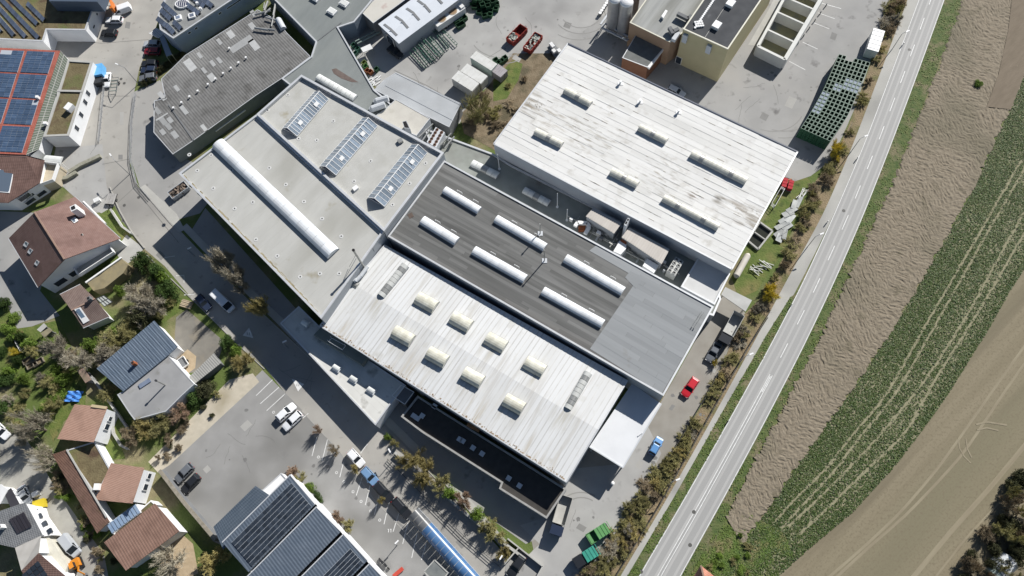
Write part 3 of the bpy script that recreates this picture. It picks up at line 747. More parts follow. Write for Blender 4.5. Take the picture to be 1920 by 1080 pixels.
felt(dh, [(1206, 508), (1106, 654), (1241, 738), (1334, 577)], HD - .20, 20, mFeltL, 1)
FZ = [HD - .17]
def felt_patch(px, m_):
    FZ[0] += .006; pts = PX(px, FZ[0]); MB().prism(pts, HD - .2).build('felt_patch', m_, dh)
felt_patch([(1105, 470), (1118, 460), (1207, 507), (1196, 522)], mFeltL); felt_patch([(1172, 520), (1182, 508), (1206, 520), (1192, 541)], mFeltL)
felt_patch([(1140, 528), (1152, 512), (1180, 527), (1170, 543)], mFelt); felt_patch([(764, 402), (772, 398), (776, 406), (768, 410)], mat('felt_stain', (.10, .075, .065), (.13, .10, .08), ns=2))
HR = HD - .2
for i, (q, n) in enumerate((([(829, 362), (838, 351), (905, 389), (893, 402)], 5), ([(787, 420), (797, 406), (864, 446), (850, 461)], 5), ([(926, 417), (934, 404), (1028, 457), (1017, 472)], 8),
             ([(884, 477), (893, 462), (991, 516), (979, 532)], 8), ([(1055, 492), (1065, 477), (1175, 540), (1162, 554)], 9), ([(1014, 553), (1022, 538), (1136, 600), (1125, 616)], 9))):
    barrel(dh, q, HR, .6, n, MATS['skylight_dome_white'], up=.3, gap=.015)
    l2, r2 = q[1], q[2]
    for t_ in (.25, .7):
        a = (l2[0] + (r2[0] - l2[0]) * t_ + 3, l2[1] + (r2[1] - l2[1]) * t_ - 2)
        hoop(dh, a, (a[0] + 9, a[1] + 5), HR + .3)
b = MB()
for a, c in (((1297, 614), (1316, 584)), ((1301, 616), (1320, 586))): b.tube(G(*a, HR + .35), G(*c, HR + .35), .09, n=6)
b.build('pipe_rack', mDomeM, dh)
for i, (c, hh_) in enumerate((((1013, 438), 4.2), ((1021, 489), 5.0))):
    o = G(*c, HR); t = thing('roof_flue', ('thin steel flue pipe beside the upper middle skylight', 'taller steel flue pipe between two dark hall skylights')[i], 'flue', o)
    MB().tube(o, o + ZU * hh_, .11, n=8).build('pipe', mDomeM, t); MB().tube(o + ZU * hh_, o + ZU * (hh_ + .3), .2, .12, n=8).build('cowl', mDomeM, t)
    MB().box(-.5, .5, -.5, .5, -.02, .12, Matrix.Translation(o)).build('flashing', mWallLG, t)

# ---------------------------------------------------------------- lower white hall (shallow gable, trapezoid sheet)
HW = 7.8
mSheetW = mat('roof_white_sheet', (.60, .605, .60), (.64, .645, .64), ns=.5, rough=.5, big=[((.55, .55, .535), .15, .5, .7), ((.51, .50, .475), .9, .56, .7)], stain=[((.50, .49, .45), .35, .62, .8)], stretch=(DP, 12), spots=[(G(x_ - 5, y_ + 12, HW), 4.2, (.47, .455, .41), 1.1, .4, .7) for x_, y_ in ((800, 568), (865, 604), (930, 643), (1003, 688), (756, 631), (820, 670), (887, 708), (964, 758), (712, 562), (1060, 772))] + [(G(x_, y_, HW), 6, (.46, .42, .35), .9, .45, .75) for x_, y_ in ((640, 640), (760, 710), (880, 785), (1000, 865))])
wq = [(600, 611), (722, 459), (1177, 713), (1062, 904)]
A, B, C, D = [G(a, b_, HW) for a, b_ in wq]
R0, R1 = (A + B) / 2 + ZU * .55, (C + D) / 2 + ZU * .55
wh = thing('factory_hall', 'white sheet-metal hall with eight cream dome skylights', 'building', zed((A + C) / 2, 0))
b = MB().walls(ccw([zed(q, HW - .15) for q in (A, B, C, D)]), 0); b.poly([zed(A, HW - .15), zed(B, HW - .15), R0 - ZU * .1]); b.poly([zed(D, HW - .15), zed(C, HW - .15), R1 - ZU * .1]); b.build('wall', mWallG, wh)
MB().slab([A, D, R1, R0], .14).build('roof', mSheetW, wh); MB().slab([R0, R1, C, B], .14).build('roof', mSheetW, wh)
for e in ((A, D), (D, R1), (R1, C), (A, R0), (R0, B)): MB().bar(e[0] + ZU * .02, e[1] + ZU * .02, .22, .2).build('edge_trim', mCoping, wh)
mSeamW = mat('roof_seam_white', (.56, .56, .545), (.48, .475, .455), ns=.5, rough=.5, rnd=.10)
ribs(wh, A, D, R1, R0, 58, .2, .04, mSeamW); ribs(wh, R0, R1, C, B, 58, .2, .04, mSeamW)
def hroof(p): # height of the roof at pixel p
    q = G(*p, HW); n = (B - A).normalized(); s = (q - A).dot(n) / (B - A).length; return HW + .55 * (1 - abs(s * 2 - 1))
for c in ((800, 568), (865, 604), (930, 643), (1003, 688), (756, 631), (820, 670), (887, 708), (964, 758)):
    dx = np.array((17.2, 9.6)); dy = np.array((8.0, -11.5)); c = np.array(c, float)
    q = [tuple(c - dx - dy), tuple(c - dx + dy), tuple(c + dx + dy), tuple(c + dx - dy)]
    barrel(wh, q, hroof(c), 1.05, 1, mDomeC, up=.22, n=10)
    cc = G(*(c + np.array((-2, 5))), hroof(c) + .9)
    b = MB(); b.bar(cc - DD * .6, cc + DD * .6, .3, .25); b.build('opener', mWallLG, wh)
for q in ([(708, 552), (721, 560), (767, 501), (754, 493)], [(1057, 763), (1071, 771), (1110, 703), (1096, 695)]):
    barrel(wh, q, hroof(((q[0][0] + q[2][0]) / 2, (q[0][1] + q[2][1]) / 2)), .7, 9, mat('ridge_vent', (.55, .555, .53), (.47, .475, .45), ns=1.2, rough=.45), up=.25, vent=(1, 2, 7), gap=.03)
b = MB(); mMoss = mat('eave_moss', (.24, .16, .09), (.33, .26, .18), ns=3)
for i in range(420):
    s = random.random(); c = lerp(lerp(A, D, s), lerp(R0, R1, s), abs(random.gauss(.012, .025))) + ZU * .05; k = random.uniform(.05, .2)
    b.poly([c + Vector((k * math.cos(a), k * .7 * math.sin(a), .02)) for a in (0, 1.3, 2.6, 3.7, 5)])
tag(b.build('eave_litter', mMoss, wh), kind='stuff')
# flue against the tall wall
o = G(684, 503, HW + .3); t = thing('flue_stack', 'tall steel flue stack with elbow duct beside the pale hall wall', 'flue', o)
MB().tube(o, o + ZU * 9.0, .22, n=10).build('stack', mDomeM, t); MB().tube(o + ZU * 9, o + ZU * 9.15, .3, n=10).build('cap', mBlack, t)
e = [G(689, 500, HW + 1.1), G(676, 518, HW + 1.1), G(667, 527, HW + 1.1), G(664, 524, HW + 1.5)]
b = MB()
for a, c in zip(e[:-1], e[1:]): b.tube(a, c, .42, n=8)
b.build('duct', mWallLG, t)
MB().vault(G(672, 538, HW + .1), G(663, 532, HW + .1), 1.6, .9, 8).build('housing', mDomeM, t)
b = MB(); b.bar(o + ZU * 7, G(670, 480, HL), .06, .06); b.bar(o + ZU * 7, G(655, 500, HL), .06, .06); b.build('guy_wire', mDomeM, t)
a = G(697, 484, HW + .3); c = G(704, 476, HW + .3)
wall_windows(wh, zed(c, 0), zed(a, 0), [(.5, HW + 2.4, 1.3, 2.0)], name='louvre')

# ---------------------------------------------------------------- upper white hall (old fibre-cement sheets)
HX = 9.0
mSheetX = mat('roof_white_old', (.60, .595, .57), (.655, .65, .63), ns=.6, big=[((.53, .525, .50), .14, .5, .72)], rough=.7, rnd=.045,
              stain=[((.50, .485, .45), .5, .58, .75)], stretch=(DD, 5), bump=.01, bscale=6,
              spots=[(G(x_, y_, HX), r_, c_, n_, lo_, .75) for x_, y_, r_, c_, n_, lo_ in ((995, 194, 4.5, (.24, .21, .165), 1.3, .4), (1030, 218, 6, (.36, .33, .285), 1.5, .47), (1075, 240, 5, (.42, .395, .35), 1.8, .5), (1352, 376, 2.2, (.2, .18, .15), 1.5, .4), (1395, 395, 6, (.36, .33, .29), 1.4, .48), (1425, 412, 4.5, (.28, .25, .205), 1.4, .42), (1300, 366, 3, (.25, .22, .19), 2, .5), (1240, 330, 7, (.36, .34, .3), 2, .5), (1120, 260, 8, (.38, .36, .32), 2, .5))])
xq = [(926, 270), (1065, 82), (1495, 285), (1372, 505)]
A, B, C, D = [G(a, b_, HX) for a, b_ in xq]
xh = thing('factory_hall', 'white roofed hall with dirt-streaked sheets and six short vaulted skylights', 'building', zed((A + C) / 2, 0))
MB().walls(ccw([zed(q, HX - .1) for q in (A, B, C, D)]), 0).build('wall', mWallLG, xh)
MB().prism(ccw([A, B, C, D]), HX - .12).build('roof', mSheetX, xh)
for p, q in ((A, B), (B, C), (C, D), (D, A)): MB().bar(p + ZU * .03, q + ZU * .03, .3, .3).build('edge_trim', mCoping if (p is not B) else mat('trim_dark', (.10, .11, .14), rough=.5), xh)
# roof sheets: 14 x 26 laid panels, laps slightly proud
mSheets = mSheetX
nU, nV = 13, 22
for i in range(nU):
    for j in range(nV):
        s0, s1, t0, t1 = i / nU, (i + 1) / nU, j / nV, (j + 1) / nV
        def pt(s, tt): return lerp(lerp(A, D, s), lerp(B, C, s), tt)
        g = .015; z = .01 + random.random() * .05
        P0, P1, P3 = pt(s0, t0), pt(s1, t0), pt(s0, t1)
        u, v = P1 - P0, P3 - P0
        place('roof_sheet', 'slab', mSheets, xh, P0 + u.normalized() * .02 + v.normalized() * .06, u - u.normalized() * .03, v - v.normalized() * .13, ZU * z)
mDirt = mat('roof_dirt', (.36, .33, .28), (.44, .41, .37), ns=3)
for q, n, v in (([(1056, 176), (1062, 164), (1111, 191), (1104, 202)], 7, (3,)), ([(1001, 254), (1006, 241), (1058, 267), (1050, 278)], 7, (3,)), ([(1195, 246), (1202, 233), (1254, 260), (1246, 271)], 7, (3,)),
             ([(1292, 296), (1300, 281), (1404, 335), (1394, 347)], 13, (2, 9)), ([(1142, 329), (1149, 315), (1200, 341), (1191, 354)], 7, (3,)), ([(1240, 379), (1247, 365), (1352, 422), (1342, 433)], 13, (3, 9))):
    barrel(xh, q, HX + .06, .7, n, mat('skylight_dome_ribbed', (.62, .61, .54), (.54, .53, .46), ns=.8, rough=.4), up=.3, vent=v, gap=.02)
b = MB()
random.seed(5)
def speck(b, c, r, h, n):
    for _ in range(n):
        q = (c[0] + random.gauss(0, r), c[1] + random.gauss(0, r * .5)); p = G(*q, h); k = random.uniform(.05, .2)
        a = random.random() * 6
        b.prism(ccw([p + Vector((k * math.cos(a + w_) * random.uniform(.5, 1), k * math.sin(a + w_) * random.uniform(.5, 1), .03)) for w_ in (0, 1.2, 2.5, 3.8, 5)]), h)
for c, r, n in (((1005, 198), 10, 16), ((1395, 395), 14, 14)): speck(b, c, r, HX + .06, n)
for _ in range(60):
    s, tt = random.random(), random.choice(range(1, nV)) / nV
    if random.random() < .5: tt = (int(tt * nV) + 0) / nV
    p = lerp(lerp(A, D, s), lerp(B, C, s), tt); L_ = random.uniform(.5, 1.6)
    u = (D - A).normalized() * L_; v = (B - A).normalized() * random.uniform(.07, .14)
    b.prism(ccw([p, p + u, p + u + v, p + v]) if 0 else ccw([zed(q, HX + .062) for q in (p, p + u, p + u + v, p + v)]), HX)
tag(b.build('roof_litter', mDirt, xh), kind='stuff')
for c in ((1200, 192), (1272, 211), (1163, 157)):
    o = G(*c, HX); b = MB(); b.tube(o, o + ZU * .8, .2, n=8); b.tube(o + ZU * .8, o + ZU * 1.0, .34, n=8); b.build('roof_fan', mFrameW, xh)
    b = MB(); b.box(-.6, .6, -.4, .4, 0, .12, Matrix.Translation(o)); b.build('fan_base', mFrameW, xh)

# ---------------------------------------------------------------- low link roof between the halls
mLow = mat('roof_greenish_bitumen', (.235, .25, .225), (.28, .295, .27), ns=.5, big=((.20, .20, .185), .15, .5, .7), stain=[((.17, .155, .13), .25, .68, .8)], bump=.01, bscale=8)
lo, lop, _ = flat_building('link_building', 'low flat link roof between the dark hall and the white hall', [(795, 240), (925, 288), (960, 310), (1335, 500), (1352, 560), (1338, 592), (1240, 560), (830, 322)], 4.6, mWallG, mLow, .35, .3)
HLo = 4.3
for q in ([(881, 312), (889, 300), (938, 324), (930, 336)], [(978, 362), (986, 351), (1034, 376), (1026, 388)]): barrel(lo, q, HLo, .5, 5, mDome, up=.25, vent=(2,))
for i, (c, hh_) in enumerate((((936.5, 317), 6.2), ((1045, 388), 6.0), ((1063, 413), 5.0))):
    o = G(*c, HLo); t = thing('roof_mast', ('slim white mast at the left end of the link roof', 'slim white mast in the middle of the link roof', 'slim mast beside the rooftop machinery')[i], 'mast', o)
    MB().tube(o, o + ZU * hh_, .09, .06, n=6).build('pole', mFrameW, t); MB().tube(o, o + ZU * .15, .3, n=10).build('foot', mFrameW, t)
b = MB()
for p in ((857, 262), (899, 308), (1001, 375), (1035, 401), (1050, 410)): pass
mUnit = mat('unit_beige_sheet', (.45, .42, .385), (.50, .47, .43), ns=.7, stretch=(DP, 6), rough=.6, stripes=((DD, .55, .18, (.36, .32, .27), .6),))
for nm, q in (('shorter beige corrugated ventilation unit on the link roof', [(1100, 406), (1112, 392), (1164, 419), (1151, 437)]), ('longer beige corrugated ventilation unit on the link roof', [(1167, 445), (1180, 428), (1254, 468), (1240, 494)])):
    pts = [G(a, b_, HLo + 3.1) for a, b_ in q]; t = thing('ventilation_unit', nm, 'ventilation', zed(centre(pts), HLo))
    MB().prism(ccw(pts), HLo).build('casing', mWallG, t); MB().prism(ccw([zed(p_, HLo + 3.25) for p_ in inset(ccw(pts), -.12)]), HLo + 3.1).build('lid', mUnit, t)
    n_ = 14 if 'short' in nm else 20
    ribs(t, zed(pts[1], HLo + 3.25), zed(pts[2], HLo + 3.25), zed(pts[3], HLo + 3.25), zed(pts[0], HLo + 3.25), n_, .12, .06, mUnit, 'lid_rib')
pts = PX([(1170, 421), (1177, 408), (1181, 410), (1174, 424)], HLo + 6.2); t = thing('exhaust_stack', 'square grey exhaust stack between the two beige roof units', 'exhaust', zed(centre(pts), HLo))
MB().prism(pts, HLo).build('shaft', mWallLG, t)
for q in ([(1171.5, 419.5), (1174, 414.5), (1177, 416), (1174.5, 421)], [(1175, 413), (1177, 409.5), (1180, 411), (1178, 414.8)]):
    MB().poly(PX(q, HLo + 6.22)).build('outlet', mBlack, t)
t = thing('air_duct', 'white bent air duct with orange flange on the link roof', 'duct', G(1092, 428, HLo)); path = [G(1078, 425, HLo + 1.2), G(1083, 418, HLo + 1.2), G(1101, 419, HLo + 1.2), G(1105, 426, HLo + 1.2), G(1097, 439, HLo + 1.0)]
for a, c in zip(path[:-1], path[1:]): MB().bar(a, c, .75, .7).build('duct_piece', mFrameW, t)
MB().box(-.7, .7, -.5, .5, 0, 1.0, Matrix.Translation(G(1091, 431, HLo))).build('flange_box', mat('primer_orange', (.32, .10, .04), (.25, .09, .04), ns=2), t)
t = thing('air_cowl', 'white bell-shaped air cowl with red rim on the link roof', 'cowl', G(1160, 465, HLo)); q = [(1150, 471), (1162, 451), (1175, 457), (1174, 466), (1164, 477)]
MB().prism(PX(q, HLo + 2.4), HLo).build('cowl', mFrameW, t); MB().prism(PX([(1163, 452), (1166, 448), (1175, 453), (1174, 459)], HLo + 2.45), HLo + .3).build('rim', MATS['primer_orange'], t)
t = thing('air_cowl', 'white boxy air intake at the right end of the link roof', 'cowl', G(1222, 497, HLo)); MB().prism(PX([(1205, 498), (1214, 485), (1235, 497), (1226, 512)], HLo + 2.2), HLo).build('box', mFrameW, t); MB().prism(PX([(1208, 489), (1213, 483), (1237, 494), (1233, 500)], HLo + 1.4), HLo).build('neck', mWallLG, t)
t = thing('pipe_bridge', 'pair of grey pipes running along the link roof', 'pipes', G(1130, 450, HLo))
for off in (0, 3):
    MB().tube(G(1113, 426 + off, HLo + .8), G(1113 - 2, 434 + off, HLo + .8), .1, n=6).build('pipe', mDomeM, t); MB().tube(G(1111, 434 + off, HLo + .8), G(1153, 458 + off, HLo + .8), .1, n=6).build('pipe', mDomeM, t)
for c in ((1120, 447), (1172, 474), (1196, 488)):
    MB().bar(G(c[0] - 3, c[1] + 4, HLo + .15), G(c[0] + 2, c[1] - 4, HLo + .15), .35, .25).build('support', mWallLG, t)
MB().tube(G(1170, 470, HLo + .8), G(1212, 492, HLo + .8), .13, n=6).build('pipe', mDomeM, t)
def fan_unit(label, px, nu, nv, h, zb, m_, mf):
    p = [G(a, b_, h) for a, b_ in px]; t = thing('chiller', label, 'chiller', zed(centre(p), zb))
    MB().prism(ccw(p), zb).build('casing', m_, t)
    for i in range(nu):
        for j in range(nv):
            c = lerp(lerp(p[0], p[1], (i + .5) / nu), lerp(p[3], p[2], (i + .5) / nu), (j + .5) / nv)
            r = min((p[1] - p[0]).length / nu, (p[3] - p[0]).length / nv) * .42
            k = MB().tube(c, c + ZU * .12, r, n=14).build('fan', mf, t)
            b = MB()
            for a in np.linspace(0, math.pi, 4)[:-1]: b.bar(c + ZU * .14 + Vector((math.cos(a), math.sin(a), 0)) * r * .9, c + ZU * .14 - Vector((math.cos(a), math.sin(a), 0)) * r * .9, .1, .04)
            b.build('fan_blade', mBlack, k)
mFanW = mat('fan_pale', (.50, .50, .48), rough=.5); mFanO = mat('fan_rust', (.26, .13, .07), (.20, .10, .06), ns=3)
fan_unit('pale chiller with two rows of round fans at the link roof end', [(1250, 508), (1266, 517), (1282, 490), (1267, 481)], 2, 4, HLo + 2.6, HLo, mat('chiller_case', (.56, .56, .53), (.48, .48, .45), ns=1), mFanW)

t = thing('roof_plant', 'dense cluster of small boxes, valves and pipes on the link roof', 'machinery', G(1110, 440, HLo)); random.seed(17)
for i in range(46):
    s_ = random.random(); q_ = (1072 + 185 * s_ + random.uniform(-4, 10), 414 + 96 * s_ + random.uniform(-8, 8)); o = G(*q_, HLo); k = random.uniform(.18, .6)
    if i % 3: MB().box(-k, k, -k * .6, k * .6, 0, random.uniform(.3, 1.3), Matrix.Translation(o) @ Matrix.Rotation(math.atan2(DD.y, DD.x), 4, 'Z')).build('box', random.choice((mWallLG, mWallD, mDomeM, mFrameW)), t)
    else:
        d_ = (DD if i % 2 else DP) * random.uniform(.8, 2.2); MB().tube(o - d_ + ZU * .7, o + d_ + ZU * .7, random.uniform(.06, .14), n=6).build('pipe', mDomeM, t)
for i in range(7): o = G(1120 + i * 14, 405 + i * 7.3, HLo); MB().box(-.5, .5, -.35, .35, 0, random.uniform(.8, 2.2), Matrix.Translation(o) @ Matrix.Rotation(math.atan2(DD.y, DD.x), 4, 'Z')).build('cabinet', mWallG, t)

# small roof at the end of the white hall, canopy beyond
flat_building('annex', 'small pale flat roof at the right corner of the white hall', [(1312, 478), (1369, 513), (1340, 571), (1277, 537)], 6.3, mWallLG, mat('roof_pale_grey', (.50, .50, .49), (.57, .57, .56), ns=.4, stain=[((.38, .37, .35), .3, .6, .78)], big=((.44, .44, .43), .2, .5, .7)), .3, .25)
t = thing('canopy', 'grey canopy beside the small annex under the hedge', 'canopy', G(1385, 565)); q = PX([(1352, 552), (1360, 538), (1410, 563), (1398, 584)], 3.4)
MB().prism(q, 3.2).build('roof', mat('canopy_sheet', (.44, .44, .42), (.36, .36, .34), ns=.5, rough=.6), t)
for c in inset(q, .4): MB().tube(zed(c, 0), zed(c, 3.2), .08, n=6).build('post', mDomeM, t)

# white canopy right of the lower white hall
pts = PX([(1185, 719), (1240, 757), (1168, 877), (1105, 838)], 4.9)
t = thing('loading_canopy', 'bright white loading canopy at the end of the cream-domed hall', 'canopy', zed(centre(pts), 0))
MB().prism(pts, 4.6).build('roof', mat('canopy_white', (.66, .67, .68), (.61, .62, .63), ns=.3, rough=.4), t)
ribs(t, G(1185, 719, 4.9), G(1240, 757, 4.9), G(1168, 877, 4.9), G(1105, 838, 4.9), 9, .08, .05, MATS['canopy_white'], 'seam')
for c in ((1170, 870), (1200, 820), (1228, 770), (1110, 838)): o = G(*c, 0) * 1; o = zed(G(*c, 4.7), 0); MB().tube(o, zed(o, 4.65), .14, n=8).build('post', mWallG, t)
MB().bar(G(1168, 877, 4.95), G(1105, 838, 4.95), .2, .35).build('fascia', mWallLG, t); MB().bar(G(1168, 877, 4.95), G(1240, 757, 4.95), .2, .3).build('fascia', mWallLG, t)
b = MB(); b.tube(G(1204, 812, 5.0), G(1196, 818, 5.0), .1, n=6); b.build('gutter_pipe', mWallLG, t)

# wedge-shaped annex on the street side, small dark low roof
mWedge = mat('roof_cream_sheet', (.54, .535, .50), (.60, .595, .56), ns=.4, stripes=((wdir((600, 700), (660, 640)), 1.3, .05, (.38, .37, .33), .5),), stain=[((.30, .29, .26), .4, .6, .76)])
HA = 4.2
ax, axp, _ = flat_building('street_annex', 'wedge-shaped pale flat annex along the shaded street', [(525, 606), (560, 574), (605, 618), (760, 722), (733, 756), (704, 797)], HA, mWallW, mWedge, .25, .15)
for c in ((632, 690), (664, 711), (697, 732), (573, 607)):
    o = G(*c, HA - .1); b = MB(); b.box(-.9, .9, -.7, .7, 0, .35, Matrix.Translation(o) @ Matrix.Rotation(math.atan2(DD.y, DD.x), 4, 'Z')); k = b.build('skylight', mWallLG, ax)
    MB().vault(o + ZU * .35 - DD * .75, o + ZU * .35 + DD * .75, 1.1, .3, 6).build('dome', mDome, k)
t = thing('roof_terrace', 'small railed platform against the white hall above the annex', 'platform', G(640, 655, HA)); MB().prism(PX([(588, 628), (603, 612), (690, 668), (678, 684)], HA + 1.6), HA - .05).build('block', mat('roof_green_dark', (.17, .185, .165), (.21, .225, .20), ns=.6), t)
for a, c in (((616, 640), (622, 634)), ((622, 634), (648, 648)), ((648, 648), (642, 656)), ((616, 640), (642, 656))): MB().bar(G(*a, HA + 2.6), G(*c, HA + 2.6), .08, .08).build('rail', mFrameW, t)
for c in ((616, 640), (622, 634), (648, 648), (642, 656)): MB().tube(G(*c, HA + 1.6), G(*c, HA + 1.6) + ZU * 1.0, .05, n=5).build('rail_post', mFrameW, t)
t = thing('roof_terrace', 'small fenced roof hollow at the corner of the wedge annex', 'platform', G(750, 740, 3)); MB().prism(PX([(735, 742), (752, 722), (776, 735), (759, 758)], 3.6), 0).build('block', mWallD, t)
for a, c in (((735, 742), (752, 722)), ((752, 722), (776, 735)), ((776, 735), (759, 758)), ((735, 742), (759, 758))): MB().bar(G(*a, 4.4), G(*c, 4.4), .1, .1).build('rail', mFrameW, t)
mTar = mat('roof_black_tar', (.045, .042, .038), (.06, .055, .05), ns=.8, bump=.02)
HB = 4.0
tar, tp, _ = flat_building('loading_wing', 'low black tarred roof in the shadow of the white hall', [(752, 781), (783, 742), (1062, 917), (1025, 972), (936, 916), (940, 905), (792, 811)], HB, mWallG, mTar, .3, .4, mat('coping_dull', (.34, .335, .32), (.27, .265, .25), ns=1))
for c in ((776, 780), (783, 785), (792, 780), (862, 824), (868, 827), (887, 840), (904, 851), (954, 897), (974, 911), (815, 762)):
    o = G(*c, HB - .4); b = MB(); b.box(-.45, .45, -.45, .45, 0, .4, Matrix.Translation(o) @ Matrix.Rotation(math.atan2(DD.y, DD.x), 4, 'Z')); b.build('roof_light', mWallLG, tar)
# ================================================================ OTHER BUILDINGS AND HOUSES
def tile_rows(name, c, c2, d, per=.42, rough=.85, dark=(.5, .5, .5), stain=None):  # tile pattern: darker row and column lines along roof direction d
    dk = tuple(v * .62 for v in c)
    return mat(name, c, c2, ns=1.3, stripes=((d, per, .22, dk, .28), ((-d[1], d[0], 0), per * .75, .2, dk, .12)), rough=rough, bump=.018, bscale=3, stain=stain, big=(tuple(v * .8 for v in c), .3, .5, .7))
def gable_house(name, label, A1, A2, R1, R2, B1, B2, he, hr, mr, mw, hb=None, over=.5, cat='house', mr2=None):
    """eave line A1-A2, ridge R1-R2, eave line B1-B2 given by pixels; heights he / hr"""
    hb = he if hb is None else hb
    a1, a2, r1, r2, b1, b2 = G(*A1, he), G(*A2, he), G(*R1, hr), G(*R2, hr), G(*B1, hb), G(*B2, hb)
    t = thing(name, label, cat, zed((a1 + a2 + b1 + b2) / 4, 0))
    MB().slab(ccw([a1, a2, r2, r1]), .18).build('roof', mr, t); MB().slab(ccw([r1, r2, b2, b1]), .18).build('roof', mr2 or mr, t)
    MB().bar(r1 + ZU * .04, r2 + ZU * .04, .3, .16).build('ridge_tiles', mat('ridge_tile', (.26, .17, .13), (.32, .22, .17), ns=2), t)
    for e in ((a1, a2), (b1, b2)): MB().bar(e[0] - ZU * .05, e[1] - ZU * .05, .16, .14).build('gutter', mCoping, t)
    ax = (r2 - r1).normalized(); ins = ax * over
    def foot(e1, e2, rr1, rr2):
        k = over / max((e1 - rr1).length, .1); return lerp(e1, rr1, k) + ins, lerp(e2, rr2, k) - ins
    p1, p2 = foot(a1, a2, r1, r2); q1, q2 = foot(b1, b2, r1, r2)
    g1, g2 = r1 + ins, r2 - ins
    dz = ZU * .2
    b = MB()
    b.poly([zed(p1, 0), zed(q1, 0), q1 - dz, g1 - dz, p1 - dz]); b.poly([zed(p2, 0), zed(q2, 0), q2 - dz, g2 - dz, p2 - dz])
    b.poly([zed(p1, 0), zed(p2, 0), p2 - dz, p1 - dz]); b.poly([zed(q1, 0), zed(q2, 0), q2 - dz, q1 - dz])
    b.build('wall', mw, t)
    return t, (p1, p2, q1, q2)
def shed_building(name, label, pts3, zb, mr, mw, over=.3, cat='building', thick=.18):
    """single tilted roof given by (px, py, h) corners"""
    p = ccw([G(a, b_, h) for a, b_, h in pts3]); t = thing(name, label, cat, zed(centre(p), zb))
    MB().slab(p, thick).build('roof', mr, t)
    w_ = inset(p, over)
    MB().walls([q - ZU * thick for q in w_], zb).build('wall', mw, t)
    return t, p, w_
def chimney(parent, px, h, w_, hh_, m_, name='chimney'):
    o = G(*px, h); k = MB().box(-w_ / 2, w_ / 2, -w_ / 2, w_ / 2, -1.5, hh_, Matrix.Translation(o) @ Matrix.Rotation(.5, 4, 'Z')).build(name, m_, parent)
    MB().box(-w_ * .3, w_ * .3, -w_ * .3, w_ * .3, hh_, hh_ + .12, Matrix.Translation(o) @ Matrix.Rotation(.5, 4, 'Z')).build('flue', mBlack, k); return k
def on_plane(px, A, B, C, lift=0):
    """world point where the sight of pixel px meets the plane A, B, C"""
    n = (B - A).cross(C - A).normalized(); n = n if n.z > 0 else -n
    o = Vector((0, 0, H)); d = G(*px, 0) - o; s = (A - o).dot(n) / d.dot(n); return o + d * s + n * lift
def roof_windows(parent, plane, quads):
    for q in quads:
        p = ccw([on_plane(c, *plane, .14) for c in q]); k = MB().slab(p, .14).build('roof_window', mFrameW, parent)
        MB().poly([x_ + ZU * .02 for x_ in inset(p, .13)]).build('pane', mat('roof_window_glass', (.10, .13, .17), rough=.1, spec=.6), k)
mPV = mat('solar_module', (.045, .075, .13), (.06, .095, .155), ns=1.2, rough=.25, spec=.5, rnd=.15, stripes=((wdir((112, 95), (48, 290)), .62, .07, (.28, .32, .38), .9),))
mPVB = mat('solar_module_black', (.026, .034, .046), (.034, .043, .056), ns=1.2, rough=.25, spec=.4, rnd=.3)
mPVL = mat('solar_module_pale', (.13, .16, .22), (.16, .19, .25), ns=1.2, rough=.3, spec=.5, rnd=.2)
mGreenRoof = mat('green_roof_sedum', (.12, .095, .05), (.17, .14, .075), ns=.8, big=[((.115, .125, .045), .2, .5, .66), ((.085, .055, .035), .3, .55, .7)], bump=.12, bscale=3)
mConc = mat('concrete_pale', (.42, .415, .39), (.37, .365, .34), ns=.6)

# --- green roof block with solar rows, upper left
t, p, _ = flat_building('green_roof_building', 'white block with brown green roof and rows of tilted solar panels', [(-60, 70), (80, 77), (87, 55), (160, 56), (190, -30), (230, -60), (-60, -60)], 4.4, mWallW, mGreenRoof, .3, .25)
gp, gpt = t, p
def rack(parent, a, c, h, wd, n):
    A_, C_ = G(*a, h), G(*c, h); d = (C_ - A_).normalized(); s_ = Vector((d.y, -d.x, 0))
    if s_.x < 0: s_ = -s_
    v = s_ * wd * .93 + ZU * .45
    A_ = A_ - s_ * wd / 2 + ZU * .2; C_ = C_ - s_ * wd / 2 + ZU * .2
    MB().poly([A_ + v - ZU * .02, C_ + v - ZU * .02, zed(C_ + v, h), zed(A_ + v, h)]).build('rack_back', mWallG, parent)
    modules(parent, A_, C_, A_ + v, n, 1, .06, .04, mPVL)
for a, c, n in (((53, 8), (85, 40), 6), ((18, -6), (72, 47), 10), ((-2, -6), (74, 73), 14), ((-10, 5), (50, 71), 11), ((-10, 24), (28, 68), 7), ((-10, 46), (4, 62), 2)): rack(gp, a, c, 4.15, 1.1, n)
q = PX([(92, 2), (182, 3), (200, -50), (100, -50)], 7.6); MB().prism(q, 4.1).build('upper_storey', mat('wall_blue_dark', (.075, .10, .14), rough=.5), gp)
ca, cb = G(160, 56, 4.4), G(190, -30, 4.4)
wall_windows(gp, zed(ca, 0), zed(cb, 0), [(.2, 2.2, 1.0, .5), (.45, 2.6, .5, .5)])
t = thing('porch', 'small entrance porch with orange side beside the white block', 'porch', G(190, 12)); MB().prism(PX([(182, 2), (200, -8), (207, 10), (182, 13)], 3.0), 2.8).build('roof', mConc, t); MB().prism(PX([(200, -6), (203, -8), (210, 14), (206, 16)], 2.8), 0).build('side_wall', mat('orange_panel', (.55, .16, .03), rough=.5), t)

